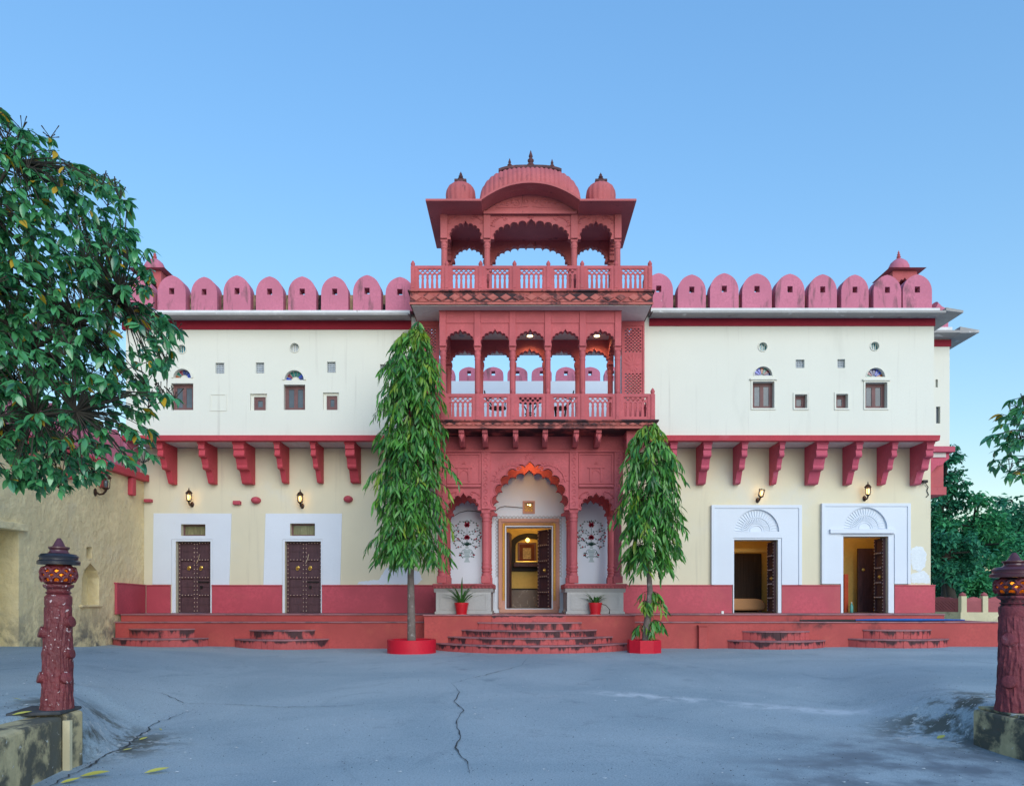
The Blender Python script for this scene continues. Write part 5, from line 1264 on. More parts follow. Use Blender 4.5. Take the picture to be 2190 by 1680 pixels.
# ================================================================== the yellow building on the left
lb = thing('yellow_building', (-11.2, 17, .3), 'rough yellow plastered building with a pointed niche and pink battlements beside the palace', 'building')
XL = XLW - .03
def yz(px, py):                                          # picture position on the wall plane x = XL
    d = XL * F / (px - CX); return d, Z(py, d)
def build_left():
    import bisect
    nich = [yz(174, 1293), yz(212, 1293), yz(212, 1236), yz(207, 1219), yz(193, 1203), yz(180, 1219), yz(175, 1236)]
    sq = [yz(185, 1193), yz(197, 1193), yz(197, 1169), yz(185, 1169)]
    dl_, dr_ = yz(0, 1200)[0] - 1.2, yz(40, 1200)[0]; dz = Z(1133, dr_)
    y0, y1_ = 8.6, 21.19
    outer = [(y0, .0), (dl_, .0), (dl_, dz), (dr_, dz), (dr_, .0), (y1_, .0), (y1_, 4.75), (y0, 4.75)]
    MB().poly([outer, nich, sq], lambda p: (XL, p[0], p[1]), lambda p: (XL - .5, p[0], p[1])).build('wall', 'yellowwall', lb)
    MB().box(XL - .56, XL - .3, 16.2, 21.0, 1.2, 3.6).build('niche_back', 'yellowwall', lb)
    MB().box(XL - .6, XL - .42, dl_ - .1, dr_ + .1, .1, dz + .1).build('door_recess', 'yellowwall', lb)
    MB().prism_x([(dl_ - .3, dz - .02), (dr_ + .18, dz - .02), (dr_ + .18, dz + .07), (dr_ + .10, dz + .14), (dl_ - .3, dz + .14)], XL - .1, XL + .10).build('lintel', 'yellowwall', lb, bevel=.02)
    a, b_ = nich[0], nich[1]
    MB().box(XL - .1, XL + .07, a[0] - .08, b_[0] + .08, a[1] - .05, a[1] - .002).build('niche_sill', 'yellowwall', lb, bevel=.015)
    # pink cornice, brackets and merlons along the top
    MB().prism_x([(y0, 4.752), (y1_, 4.752), (y1_, 4.95), (y0, 4.95)], XL - .5, XL + .16).build('cornice', 'bracket', lb, bevel=.02)
    for k in range(9):
        y = y0 + .6 + 1.4 * k; MB().prism_x([(y - .1, 4.25), (y + .1, 4.25), (y + .1, 4.75), (y - .1, 4.75)], XL + .001, XL + .14).build('bracket', 'bracket', lb, bevel=.03)
    me = merlon_mesh(.74, .95, .36)
    for k in range(14): place('merlon', me, lb, (XL - .12, y0 + .45 + .88 * k, 4.952), (0, 0, R(90)))
    MB().box(XL - 6, XL - .502, y0, y1_, 4.5, 4.7).build('roof', 'eave', lb)
    MB().box(XL - 6, XL - .502, y0, y0 + .4, .1, 4.49).build('end_wall', 'yellowwall', lb)
build_left()
wp = thing('pipe_stub', G(161, 1372), 'short white plastic pipe standing at the foot of the yellow wall', 'pipe'); g = G(161, 1366)
MB().lathe(XL + .12, g.y, [(.035, ground(XL, g.y) - .02), (.035, ground(XL, g.y) + .33)], 10).build('pipe', 'paper', wp, 40)
wp.location = (XL + .12, g.y, ground(XL, g.y)); WP[wp] = Vector(wp.location); wp.children[0].location = (0, 0, -.02)

# ================================================================== lanterns
def lantern(name, base, label, lit=True, yaw=0., s=1., top=True, tilt=0.):
    """base: point on the wall the bracket is fixed to; hangs out along -y"""
    t = thing(name, base, label, 'wall lamp', 'carriage lanterns on the palace wall' if lit else None)
    b0 = Vector(base); c = b0 + Vector((0, -.22 * s, .19 * s))
    mb = MB(); mb.lathe(0, 0, [(.055, 0), (.055, .012), (.03, .03)], 12); mb.v = [(b0.x + vx * s, b0.y - .002 - vz * s, b0.z + vy * 1.5 * s) for vx, vy, vz in mb.v]
    mb.tube([b0 + Vector((0, -.02 * s, 0)), b0 + Vector((0, -.09 * s, -.045 * s)), b0 + Vector((0, -.17 * s, -.03 * s)), b0 + Vector((0, -.215 * s, .02 * s)), b0 + Vector((0, -.22 * s, .07 * s))], [.018 * s, .02 * s, .02 * s, .024 * s, .03 * s], 8)
    mb.build('bracket', 'lampmetal', t, 50)
    z0, z1 = c.z - .10 * s, c.z + .10 * s
    mb = MB(); mb.lathe(c.x, c.y, [(.02 * s, z0 - .05 * s), (.05 * s, z0 - .03 * s), (.075 * s, z0 - .005 * s), (.075 * s, z0)], 6); mb.build('cup', 'lampmetal', t)
    mb = MB()
    for k in range(6):
        a = R(60 * k); mb.tube([(c.x + .068 * s * math.cos(a), c.y + .068 * s * math.sin(a), z0), (c.x + .082 * s * math.cos(a), c.y + .082 * s * math.sin(a), z1)], .0085 * s, 5)
    for zz, r_ in ((z1 - .012 * s, .083 * s),): mb.tube([(c.x + r_ * math.cos(R(60 * k)), c.y + r_ * math.sin(R(60 * k)), zz) for k in range(6)], .008 * s, 5, True)
    mb.build('cage', 'lampmetal', t)
    if top:
        mb = MB(); mb.lathe(c.x, c.y, [(.105 * s, z1), (.10 * s, z1 + .015 * s), (.06 * s, z1 + .06 * s), (.03 * s, z1 + .085 * s), (.014 * s, z1 + .10 * s), (.018 * s, z1 + .12 * s), (.003 * s, z1 + .165 * s)], 6); mb.build('roof', 'lampmetal', t)
    mb = MB(); mb.lathe(c.x, c.y, [(.012 * s, z0), (.03 * s, z0 + .05 * s), (.038 * s, z0 + .10 * s), (.03 * s, z0 + .14 * s), (.01 * s, z0 + .165 * s)], 12); mb.build('bulb', 'bulb' if lit else 'glass', t, 60)
    if lit:
        l = bpy.data.lights.new('lantern_light', 'POINT'); l.energy = 3.0; l.color = (1, .55, .16); l.shadow_soft_size = .05
        o = bpy.data.objects.new('lantern_light', l); COL.objects.link(o); o.parent = t; o.location = c + Vector((0, .0, .0)) - WP[t]
    if tilt: t.rotation_euler = (0, R(tilt), 0)
    return t
lantern('wall_lantern', (X(x5(622), DW), DW, Z(y5(535), DW)), 'lit bronze lantern above the dark door next to the yellow building')
lantern('wall_lantern', (X(x5(1364), DW), DW, Z(y5(545), DW)), 'lit bronze lantern above the dark studded door nearer the tall ashoka tree')
lantern('wall_lantern', (X(x7(630), DW), DW, Z(y7(440), DW)), 'lit roofless lantern leaning above the open door that shows a tan sofa', top=False, tilt=12)
lantern('wall_lantern', (X(x7(1255), DW), DW, Z(y7(430), DW)), 'lit bronze lantern above the open door with the projecting lintel')
d_, z_ = yz(203, 1052)
ul = lantern('wall_lantern', (0, 0, 0), 'unlit glass lantern on the rough yellow wall under the leafy tree', lit=False, s=1.25)
ul.rotation_euler = (0, 0, R(90)); ul.location = (XL, d_, z_)

# downlights in the loggia ceiling
for c, lit in ((495, False), (1035, True), (1568, True)):
    x, y = X(x2(c), 20.6), 20.6
    t = thing('downlight', (x, y, 8.74), ('glowing downlight over the middle bay of the loggia' if c < 1200 else 'glowing downlight over the loggia bay beside the pierced screen') if lit else 'unlit round downlight in the loggia ceiling', 'downlight', 'downlights in the loggia ceiling')
    MB().lathe(x, y, [(.10, 8.725), (.10, 8.738)], 20).build('ring', 'soffit', t, 40)
    MB().lathe(x, y, [(.075, 8.715), (.075, 8.7245)], 20).build('lens', 'bulb_w' if lit else 'jali', t, 40)
    if lit:
        l = bpy.data.lights.new('downlight_lamp', 'SPOT'); l.energy = 14; l.color = (1, .68, .32); l.spot_size = R(150); l.spot_blend = .6; l.shadow_soft_size = .08
        o = bpy.data.objects.new('downlight_lamp', l); COL.objects.link(o); o.parent = t; o.location = (0, 0, -.04)
# lamps inside
def ceiling_lamp(x, y, z, e, label, r=.07, col=(1, .62, .22)):
    t = thing('ceiling_lamp', (x, y, z), label, 'lamp')
    MB().lathe(x, y, [(.05, z - .03), (.05, z)], 12).build('rose', 'brass', t, 40)
    MB().lathe(x, y, [(.008, z - .03 - 2 * r), (r * .7, z - .03 - 1.7 * r), (r, z - .03 - r), (r * .7, z - .03 - .3 * r), (.02, z - .031)], 16).build('globe', 'bulb_w', t, 60)
    l = bpy.data.lights.new('lamp_light', 'POINT'); l.energy = e; l.color = col; l.shadow_soft_size = .1
    o = bpy.data.objects.new('lamp_light', l); COL.objects.link(o); o.parent = t; o.location = (0, 0, -.32)
ceiling_lamp(.28, 20.3, 5.355, 6, 'round lamp on the ceiling of the entrance porch', col=(1, .5, .12))
ceiling_lamp(.30, 22.4, 4.39, 15, 'round lamp on the ceiling of the yellow entrance hall')
ceiling_lamp(X(doorsR[0][0], 22.3) + .3, 22.0, 4.19, 5, 'round lamp on the ceiling of the room with the tan sofa', col=(1, .5, .15))
ceiling_lamp(X(doorsR[1][0], 22.3) + .2, 22.0, 4.19, 6, 'round lamp on the ceiling of the room with the inner door', col=(1, .55, .18))
hb = thing('picture_lamp', (X(x3(860), 23.4), 23.4, Z(y3(765), 23.4)), 'small glowing bulb above the framed picture in the entrance hall', 'lamp')
MB().lathe(hb.location.x, 23.4, [(.01, hb.location.z - .07), (.06, hb.location.z - .03), (.07, hb.location.z + .01), (.03, hb.location.z + .06)], 14).build('bulb', 'bulb', hb, 60)
MB().tube([(hb.location.x, 23.4, hb.location.z + .06), (hb.location.x, 23.5, hb.location.z + .10), (hb.location.x, 23.57, hb.location.z + .08)], .015, 6).build('arm', 'brass', hb, 40)
# framed picture
px0, px1_, pz0, pz1 = X(x3(786), RY), X(x3(924), RY), Z(y3(940), RY), Z(y3(784), RY)
pf = thing('framed_picture', ((px0 + px1_) / 2, RY - .03, pz0), 'dark wooden framed picture hanging in the arched niche of the hall', 'picture')
MB().prism(rect(px0, px1_, pz0, pz1), RY - .05, RY - .013, [rect(px0 + .06, px1_ - .06, pz0 + .06, pz1 - .06)]).build('frame', 'wood_frame', pf, bevel=.01)
MB().box(px0 + .06, px1_ - .06, RY - .035, RY - .014, pz0 + .06, pz1 - .06).build('mount', mat('dark_red_mount', (.13, .03, .012), .7, .2, 6, 0, 20), pf)
MB().box(lerp(px0, px1_, .28), lerp(px0, px1_, .72), RY - .04, RY - .0355, lerp(pz0, pz1, .22), lerp(pz0, pz1, .74)).build('print', 'picture', pf)
t = thing('ornament', (X(x3(855), RY), RY - .12, az0 + .14), 'dark ornamental casket standing in the niche under the picture', 'ornament')
ox = X(x3(855), RY); MB().box(ox - .42, ox + .42, RY - .2, RY - .06, az0 + .1, az0 + .24).build('casket', 'wood', t, bevel=.02)
MB().box(ox - .36, ox + .36, RY - .21, RY - .05, az0 + .245, az0 + .285).build('lid', 'brass', t, bevel=.01)
# sofa and bottle
sx0, sx1, sd = X(x7(455), 22.4), X(x7(684), 22.4), 22.4
t = thing('sofa', ((sx0 + sx1) / 2, sd + .3, PLZ), 'tan rounded sofa seen through the open doorway', 'sofa')
zt_ = Z(y7(1016), 22.4); mb = MB()
pts = [(sx0, PLZ + .05), (sx1 - .12, PLZ + .05), (sx1 - .02, PLZ + .10), (sx1, PLZ + .22), (sx1 - .03, zt_ - .14), (sx1 - .14, zt_ - .03), (sx1 - .3, zt_), (sx0, zt_ + .01)]
mb.prism(pts, sd, sd + .28); mb.build('backrest', 'sofa', t, 50, bevel=.05)
MB().box(sx0 + .02, sx1 - .1, sd + .285, sd + .75, PLZ + .12, PLZ + .36).build('seat', 'sofa', t, bevel=.05)
for a in (sx0 + .1, sx1 - .2):
    for b_ in (sd + .06, sd + .68): MB().box(a - .03, a + .03, b_ - .03, b_ + .03, PLZ, PLZ + .118 if b_ > sd + .3 else PLZ + .049).build('leg', 'wood', t)
bx, bd_ = X(x7(1180), 22.2), 22.2
t = thing('water_bottle', (bx, bd_, PLZ), 'teal plastic bottle on the floor inside the open doorway', 'bottle')
MB().lathe(bx, bd_, [(.045, PLZ), (.05, PLZ + .02), (.05, PLZ + .16), (.045, PLZ + .19), (.018, PLZ + .26), (.018, PLZ + .28)], 14).build('body', 'bottle', t, 50); MB().lathe(bx, bd_, [(.02, PLZ + .281), (.02, PLZ + .305)], 10).build('cap', 'paper', t, 40)

# ================================================================== small fittings
t = thing('security_camera', (X(x7(1597), DW), DW, Z(y7(335), DW)), 'small black security camera with a dangling wire near the palace corner', 'camera')
x, z = X(x7(1597), DW), Z(y7(335), DW)
MB().box(x - .10, x + .05, DW - .2, DW - .06, z - .04, z + .04).build('housing', 'iron', t, bevel=.015)
MB().tube([(x + .03, DW, z - .02), (x + .05, DW - .08, z), (x - .02, DW - .1, z)], .016, 6).build('arm', 'iron', t)
MB().tube([(x + .05, DW - .05, z - .03), (x + .14, DW - .03, z - .14), (x + .11, DW - .02, z - .25), (x + .16, DW - .02, z - .36), (x + .09, DW - .015, z - .43)], .012, 6).build('wire', 'iron', t)
def cable(pts, label): 
    o = MB().tube(pts, .009, 5).build('cable', 'cable', None, 60, origin=pts[0]); setp(o, label, 'cable')
cable([P(x3(838), y3(525), DW - .01), P(x3(760), y3(518), DW - .05), P(x3(690), y3(512), DW - .06), P(x3(650), y3(522), DW - .06), P(x3(620), y3(548), 20.9), P(x3(585), y3(575), 20.77)], 'thin black cable drooping across the white wall to the vent')
cable([P(x3(512), y3(562), DW - .02), P(x3(470), y3(548), DW - .05), P(x3(410), y3(545), DW - .05), P(x3(350), y3(560), DW - .05), P(x3(318), y3(580), DW - .03)], 'thin black cable above the flower fresco beside the tall ashoka tree')
t = thing('tarpaulin', (X(1960, 19.7), 19.7, LZ), 'long blue tarpaulin roll lying on the plinth ledge', 'tarpaulin')
mb = MB(); n = 26
for k in range(n + 1):
    u = k / n; x = lerp(X(1828, 19.7), X(2062, 19.7), u); r_ = .055 * (.35 + .65 * math.sin(math.pi * min(1, u * .9 + .08))) ; yy = 19.70 + .03 * math.sin(u * 9)
    for q in range(8):
        a = 2 * math.pi * q / 8; mb.v.append((x, yy + r_ * 1.6 * math.cos(a), LZ + .042 + .7 * r_ * math.sin(a)))
for k in range(n):
    for q in range(8): mb.f.append((k * 8 + q, k * 8 + (q + 1) % 8, k * 8 + 8 + (q + 1) % 8, k * 8 + 8 + q))
mb.f += [tuple(range(7, -1, -1)), tuple(n * 8 + q for q in range(8))]
mb.build('roll', 'blue', t, 60)
MB().tube([(X(1709, 19.7), 19.68, LZ + .03), (X(1760, 19.7), 19.70, LZ + .028), (X(1829, 19.7), 19.70, LZ + .03)], [.02, .03, .03], 8).build('cord_end', 'cable', t, 60)
o = MB().box(X(x7(417), 19.95), X(x7(431), 19.95), 19.92, 20.0, PLZ, PLZ + .075).build('socket_box', 'paper', None, bevel=.006); setp(o, 'tiny white box on the red platform beside the sofa doorway', 'box')
# wrought-iron seats on the balcony
def iron_seat(px, label, table=False):
    x, y, z = X(px, 19.9), 19.0, LFZ
    t = thing('iron_table' if table else 'iron_chair', (x, y, z), label, 'table' if table else 'chair', None)
    if table:
        MB().lathe(x, y, [(.36, z + .60), (.36, z + .625)], 24).build('top', 'iron', t, 40)
        for k in range(3):
            a = R(120 * k + 30); MB().tube([(x + .28 * math.cos(a), y + .28 * math.sin(a), z + .014), (x + .10 * math.cos(a), y + .10 * math.sin(a), z + .25), (x + .10 * math.cos(a), y + .10 * math.sin(a), z + .38), (x + .25 * math.cos(a), y + .25 * math.sin(a), z + .59)], .018, 6).build('leg', 'iron', t, 60)
        MB().tube([(x + .12 * math.cos(R(30 * k)), y + .12 * math.sin(R(30 * k)), z + .27) for k in range(12)], .014, 6, True).build('ring', 'iron', t, 60)
        return
    f = 1 if px < 1120 else -1
    MB().lathe(x, y, [(.22, z + .40), (.22, z + .425)], 20).build('seat', 'iron', t, 40)
    for k in range(4):
        a = R(90 * k + 45); MB().tube([(x + .26 * math.cos(a), y + .24 * math.sin(a), z + .014), (x + .16 * math.cos(a), y + .16 * math.sin(a), z + .18), (x + .19 * math.cos(a), y + .19 * math.sin(a), z + .405)], .017, 6).build('leg', 'iron', t, 60)
    MB().tube([(x - f * .12, y - .18, z + .42), (x - f * .28, y - .2, z + .62), (x - f * .33, y - .12, z + .80), (x - f * .34, y, z + .86), (x - f * .33, y + .12, z + .80), (x - f * .28, y + .2, z + .62), (x - f * .12, y + .18, z + .42)], .017, 6).build('backrest', 'iron', t, 60)
    MB().tube([(x - f * .26, y - .2, z + .6), (x, y - .24, z + .64), (x + f * .2, y - .2, z + .56), (x + f * .19, y - .16, z + .41)], .015, 6).build('armrest', 'iron', t, 60)
iron_seat(1066, 'black wrought-iron chair on the balcony, beside the mould-blackened railing panel'); iron_seat(1132, 'round black wrought-iron table on the balcony between two chairs', True); iron_seat(1194, 'black wrought-iron chair on the balcony, past the round iron table')

# ================================================================== gate posts with pierced lamps
def amber():  # orange translucent liner, added so the pierced globe glows
    m = bpy.data.materials.new('amber_glass'); m.use_nodes = True; N = m.node_tree.nodes; L = m.node_tree.links
    t = N.new('ShaderNodeBsdfTranslucent'); t.inputs[0].default_value = (1, .42, .08, 1); q = N.new('ShaderNodeBsdfTransparent'); q.inputs[0].default_value = (1, .6, .25, 1)
    x = N.new('ShaderNodeMixShader'); x.inputs[0].default_value = .30; L.new(t.outputs[0], x.inputs[1]); L.new(q.outputs[0], x.inputs[2]); L.new(x.outputs[0], N['Material Output'].inputs[0]); return m
AMBER = amber()
def gate_post(base, H, r, label, m, seed, lean=0., glow=True):
    rnd = random.Random(seed); bx, by, bz = base
    t = thing('gate_post', base, label, 'lamp post', 'carved gate posts with lamps inside')
    hs = H * .614; n, rows = 96, 84; mb = MB()
    ph = [rnd.uniform(0, 6.28) for _ in range(9)]
    def rad(a, z):
        u = z / hs
        g = 0
        for k, (fq, am) in enumerate(((17, .022), (29, .026), (43, .018))): g += am * math.sin(fq * a + ph[k] + 2.2 * math.sin(3.1 * u * 3 + ph[k + 3]) + 1.1 * math.sin(9 * u + ph[k + 5]))
        g += .03 * math.sin(2 * a + ph[6] + 4 * u) + .018 * math.sin(31 * u + 5 * a + ph[7]) + .012 * math.sin(57 * u + 11 * a)
        return r * (1.02 - .20 * u + .06 * max(0, .12 - u) / .12) * (1 + g * (1 if u < .97 else .2))
    prof = [z / rows * hs for z in range(rows + 1)]
    vs = []; fs = []
    for z in prof:
        for k in range(n):
            a = 2 * math.pi * k / n; q = rad(a, z); vs.append((bx + q * math.cos(a), by + q * math.sin(a), bz + z))
    for i in range(rows):
        for k in range(n): fs.append((i * n + k, i * n + (k + 1) % n, (i + 1) * n + (k + 1) % n, (i + 1) * n + k))
    fs += [tuple(range(n - 1, -1, -1)), tuple(rows * n + k for k in range(n))]
    mb.add(vs, fs); tr = mb.build('trunk', m, t, 80)
    for (u, a, L) in ((.70, 220, 1.02), (.27, 222, 1.05), (.27, -28, 1.0), (.80, -5, .95), (.50, 2, .9)):
        d = Vector((math.cos(R(a)), math.sin(R(a)), .25)).normalized(); c = Vector((bx, by, bz + u * hs))
        MB().tube([c + d * r * .5, c + d * r * (L), c + d * r * (L + .16), c + d * r * (L + .19)], [r * .52, r * .40, r * .41, r * .36], 16).build('branch_stub', m, t, 50)
    z = bz + hs
    R_ = r * .97; HH = H; H = H * .75
    MB().lathe(bx, by, [(r * .80, z - .03), (r * .88, z + .0), (r * .88, z + .055 * H), (r * .80, z + .065 * H), (r * .72, z + .075 * H), (r * .84, z + .088 * H), (r * .72, z + .098 * H), (r * .74, z + .115 * H), (r * .95, z + .132 * H), (r * .98, z + .140 * H), (r * .98, z + .152 * H)], 40).build('neck', m if m != 'post' else 'post', t, 45)
    z0 = z + .152 * H; H = HH; hg = .114 * H
    gb = node('lamp_globe', (bx, by, z0), t)
    def rg(v): return R_ * 1.16 * (1 - .30 * abs(2 * v - 1) ** 2.6)
    MB().lathe(bx, by, [(rg(0) * .92, z0), (rg(.06), z0 + .06 * hg), (rg(.16), z0 + .16 * hg), (rg(.16) * .93, z0 + .16 * hg), (rg(.05) * .9, z0 + .03 * hg)], 40, caps=False).build('lower_band', m, gb, 50)
    MB().lathe(bx, by, [(rg(.84) * .93, z0 + .80 * hg), (rg(.80), z0 + .80 * hg), (rg(.92), z0 + .92 * hg), (rg(1.0), z0 + hg), (rg(1.0) * .9, z0 + hg)], 40, caps=False).build('upper_band', m, gb, 50)
    la = MB(); nc = 11
    for j in range(3):
        v0 = .16 + .215 * j
        for k in range(nc):
            a0 = (k + .5 * (j % 2)) * 2 * math.pi / nc; pts = []
            for q in range(9):
                th = math.pi * q / 8; a = a0 + math.cos(th) * math.pi / nc * 1.02; v = v0 + math.sin(th) * .27 - .02
                rr = rg(min(1, v)) * .985; pts.append((bx + rr * math.cos(a), by + rr * math.sin(a), z0 + v * hg))
            la.tube(pts, .0165, 6)
    la.build('lattice', m, gb, 60)
    MB().lathe(bx, by, [(rg(v) * .86, z0 + v * hg) for v in (.08, .2, .35, .5, .65, .8, .9)], 24, caps=False).build('amber_glass', AMBER, gb, 60)  # added liner that spreads the bulb's orange glow behind the holes
    MB().lathe(bx, by, [(.008, z0 + .35 * hg), (.03, z0 + .5 * hg), (.034, z0 + .65 * hg), (.02, z0 + .82 * hg)], 14).build('bulb', 'bulb', gb, 60)
    MB().tube([(bx, by, z0 + .822 * hg), (bx, by, z0 + hg + .03)], .012, 6).build('lamp_holder', 'brass', gb)
    l = bpy.data.lights.new('post_light', 'POINT'); l.energy = 36; l.color = (1, .34, .05); l.shadow_soft_size = .03
    o = bpy.data.objects.new('post_light', l); COL.objects.link(o); o.parent = gb; o.location = (0, 0, .55 * hg)
    zc = z0 + hg
    cb = 'postblack' if seed == 1 else 'postcap'
    MB().lathe(bx, by, [(r * .2, zc + .001), (r * 1.36, zc + .003), (r * 1.38, zc + .02 * H), (r * 1.22, zc + .03 * H), (r * 1.22, zc + .042 * H), (r * 1.27, zc + .05 * H), (r * 1.12, zc + .064 * H), (r * .7, zc + .068 * H)], 40).build('cap_brim', cb, t, 35)
    k_ = (H - (zc - bz)) ; zz = lambda f: zc + .068 * H + f * (k_ - .068 * H)
    MB().lathe(bx, by, [(r * .72, zz(0) + .001), (r * .60, zz(.12)), (r * .58, zz(.22)), (r * .68, zz(.34)), (r * .68, zz(.42)), (r * .45, zz(.45)), (r * .38, zz(.52)), (r * .25, zz(.78)), (r * .12, zz(.97)), (r * .10, zz(1))], 32).build('cap', 'postcap', t, 35)
    if lean: t.rotation_euler = (0, R(lean), 0)
    return t
d = 6.8
pb = Vector((X(122, d), d, Z(1514, d)))
gate_post(pb, Z(1150, d) - pb.z, 29.5 * d / F, 'glossy maroon tree-trunk gate post with a black brim over its pierced glowing lamp', 'post', 1, .7)
d2 = 7.45
pb2 = Vector((X(2168, d2), d2, Z(1519, d2)))
gate_post(pb2, Z(1181, d2) - pb2.z, 33 * d2 / F, 'weathered maroon tree-trunk gate post with black mould streaks and a glowing lamp', 'post_worn', 2, 0)
# retaining walls carrying the posts
def rough_wall(name, pts, z_top, label, m='retain', h0=-.35):
    t = thing(name, (pts[0][0], pts[0][1], ground(*pts[0])), label, 'wall')
    MB().prism_z(pts, h0, z_top).build('wall', m, t, bevel=.03); return t
zt1 = pb.z - .03
w1 = rough_wall('retaining_wall', [(-4.13, 6.69), (-4.02, 5.9), (-3.75, 4.6), (-3.3, 2.6), (-3.75, 2.5), (-4.15, 4.6), (-4.42, 5.9), (-4.5, 6.69)], zt1 - .02, 'low mouldy yellow wall ending under the black-brimmed gate post')
mb = MB(); mb.prism_z([(-4.62, 6.70), (-4.10, 6.70), (-4.08, 6.93), (-4.62, 6.93)], -.35, zt1); mb.build('pier', 'retain', w1, bevel=.03)
MB().prism_z([(-4.52, 6.50), (-4.11, 6.62), (-4.13, 6.98), (-4.62, 7.0)], zt1 + .001, zt1 + .031).build('slate', 'crack', w1, bevel=.008)
zt2 = pb2.z - .03
w2 = rough_wall('retaining_wall', [(4.86, 6.90), (5.12, 5.9), (5.5, 4.6), (5.95, 4.5), (5.5, 6.0), (5.3, 6.90)], zt2 - .02, 'low blackened wall ending under the mould-streaked gate post')
MB().prism_z([(4.80, 6.92), (5.5, 6.92), (5.5, 7.8), (4.78, 7.8)], -.35, zt2).build('pier', 'retain', w2, bevel=.03)
MB().prism_z([(4.84, 7.05), (5.4, 7.05), (5.4, 7.8), (4.84, 7.8)], zt2 + .001, zt2 + .031).build('slate', 'retain', w2, bevel=.008)
for s, (a, b_) in ((1, (-4.095, 6.695)), (-1, (4.795, 6.91))):
    w_ = w1 if s > 0 else w2
    MB().box(a - .03, a + .035, b_ - .02, b_ + .02, -.2, (zt1 if s > 0 else zt2) - .06).build('corner_strip', 'fence_cream', w_)

# ================================================================== planters and pots
def planter(px, d, w, py0, label, sides):
    x = X(px, d); gz = ground(x, d); ztop = Z(py0, d - w / 2); r_ = w / 2
    t = thing('planter', (x, d, gz), label, 'planter', 'red tree planters beside the steps')
    n = sides; out = [(x + r_ * math.cos(2 * math.pi * (k + .5) / n), d + r_ * math.sin(2 * math.pi * (k + .5) / n)) for k in range(n)]; inn = [(x + (a - x) * .80, d + (b_ - d) * .80) for a, b_ in out]
    MB().prism_z(out, gz - .1, ztop, [inn]).build('ring', 'planter', t, 30 if n > 12 else None, bevel=.012)
    MB().prism_z([(x + (a - x) * .99, d + (b_ - d) * .99) for a, b_ in inn], gz - .1, ztop - .07).build('soil', 'soil', t)
    return x, d, ztop - .08
PL1 = planter(880, 18.05, 104.5 * 17.9 / F, 1369, 'round bright red planter ring under the tall ashoka tree', 32)
PL2 = planter(1377, 18.1, 74 * 17.9 / F, 1369, 'eight-sided bright red planter under the smaller ashoka tree', 8)
def strap_leaf(base, yaw, L, up, w):
    pts = []; p = Vector(base); el = up; n = 7
    for k in range(n):
        pts.append(p.copy()); st = L / (n - 1); p = p + Vector((math.cos(yaw) * math.cos(el), math.sin(yaw) * math.cos(el), math.sin(el))) * st; el -= R(10)
    mb = MB(); side = Vector((-math.sin(yaw), math.cos(yaw), 0)); vs = []
    for k, q in enumerate(pts):
        ww = w * (.5 + .5 * math.sin(math.pi * min(1, k / (n - 1) * .8 + .15))) * (1 - (k / (n - 1)) ** 4); vs += [q + side * ww / 2 + Vector((0, 0, .12 * ww)), q, q - side * ww / 2 + Vector((0, 0, .12 * ww))]
    fs = []
    for k in range(n - 1): fs += [(3 * k, 3 * k + 1, 3 * k + 4, 3 * k + 3), (3 * k + 1, 3 * k + 2, 3 * k + 5, 3 * k + 4)]
    return mb.add(vs, fs)
def potted(px, d, py_top, py_bot, wtop, wbot, nl, L, label, seed):
    rnd = random.Random(seed); x = X(px, d); z0 = PLZ + .004; z1 = z0 + (py_bot - py_top) * d / F; r1, r0 = wtop * d / F / 2, wbot * d / F / 2
    t = thing('potted_plant', (x, d, z0), label, 'potted plant', 'red potted plants flanking the door')
    MB().lathe(x, d, [(r0 * 1.15, z0), (r0 * 1.15, z0 + .015), (r0, z0 + .016), (lerp(r0, r1, .9), z1 - .05), (r1, z1 - .05), (r1 * 1.03, z1), (r1 * .92, z1), (r1 * .88, z1 - .06)], 28).build('pot', 'pot', t, 35)
    MB().lathe(x, d, [(r1 * .86, z1 - .08), (r1 * .5, z1 - .06), (.01, z1 - .055)], 20).build('soil', 'soil', t)
    for k in range(nl):
        a = 2 * math.pi * k / nl * 2.4 + rnd.uniform(-.3, .3); strap_leaf((x + .03 * math.cos(a), d + .03 * math.sin(a), z1 - .06), a, L * rnd.uniform(.6, 1.1), R(rnd.uniform(42, 84)), .045 * rnd.uniform(.8, 1.2)).build('leaf', 'leaf_pot', t, 60)
    return t
potted(x3(366), 19.03, y3(1216), y3(1304), 30, 22, 30, .86, 'red pot with a wide spray of long strap leaves beside the door', 11)
t = potted(x3(1365), 19.03, y3(1216), y3(1304), 29, 22, 22, .52, 'red pot with a smaller tuft of strap leaves and one dead stalk', 12)
q = WP[t]; MB().tube([(q.x + .1, q.y - .02, q.z + .28), (q.x + .26, q.y - .1, q.z + .24), (q.x + .36, q.y - .14, q.z + .12), (q.x + .34, q.y - .15, q.z + .02)], [.01, .009, .009, .016], 6).build('dead_stalk', 'twig', t, 60)

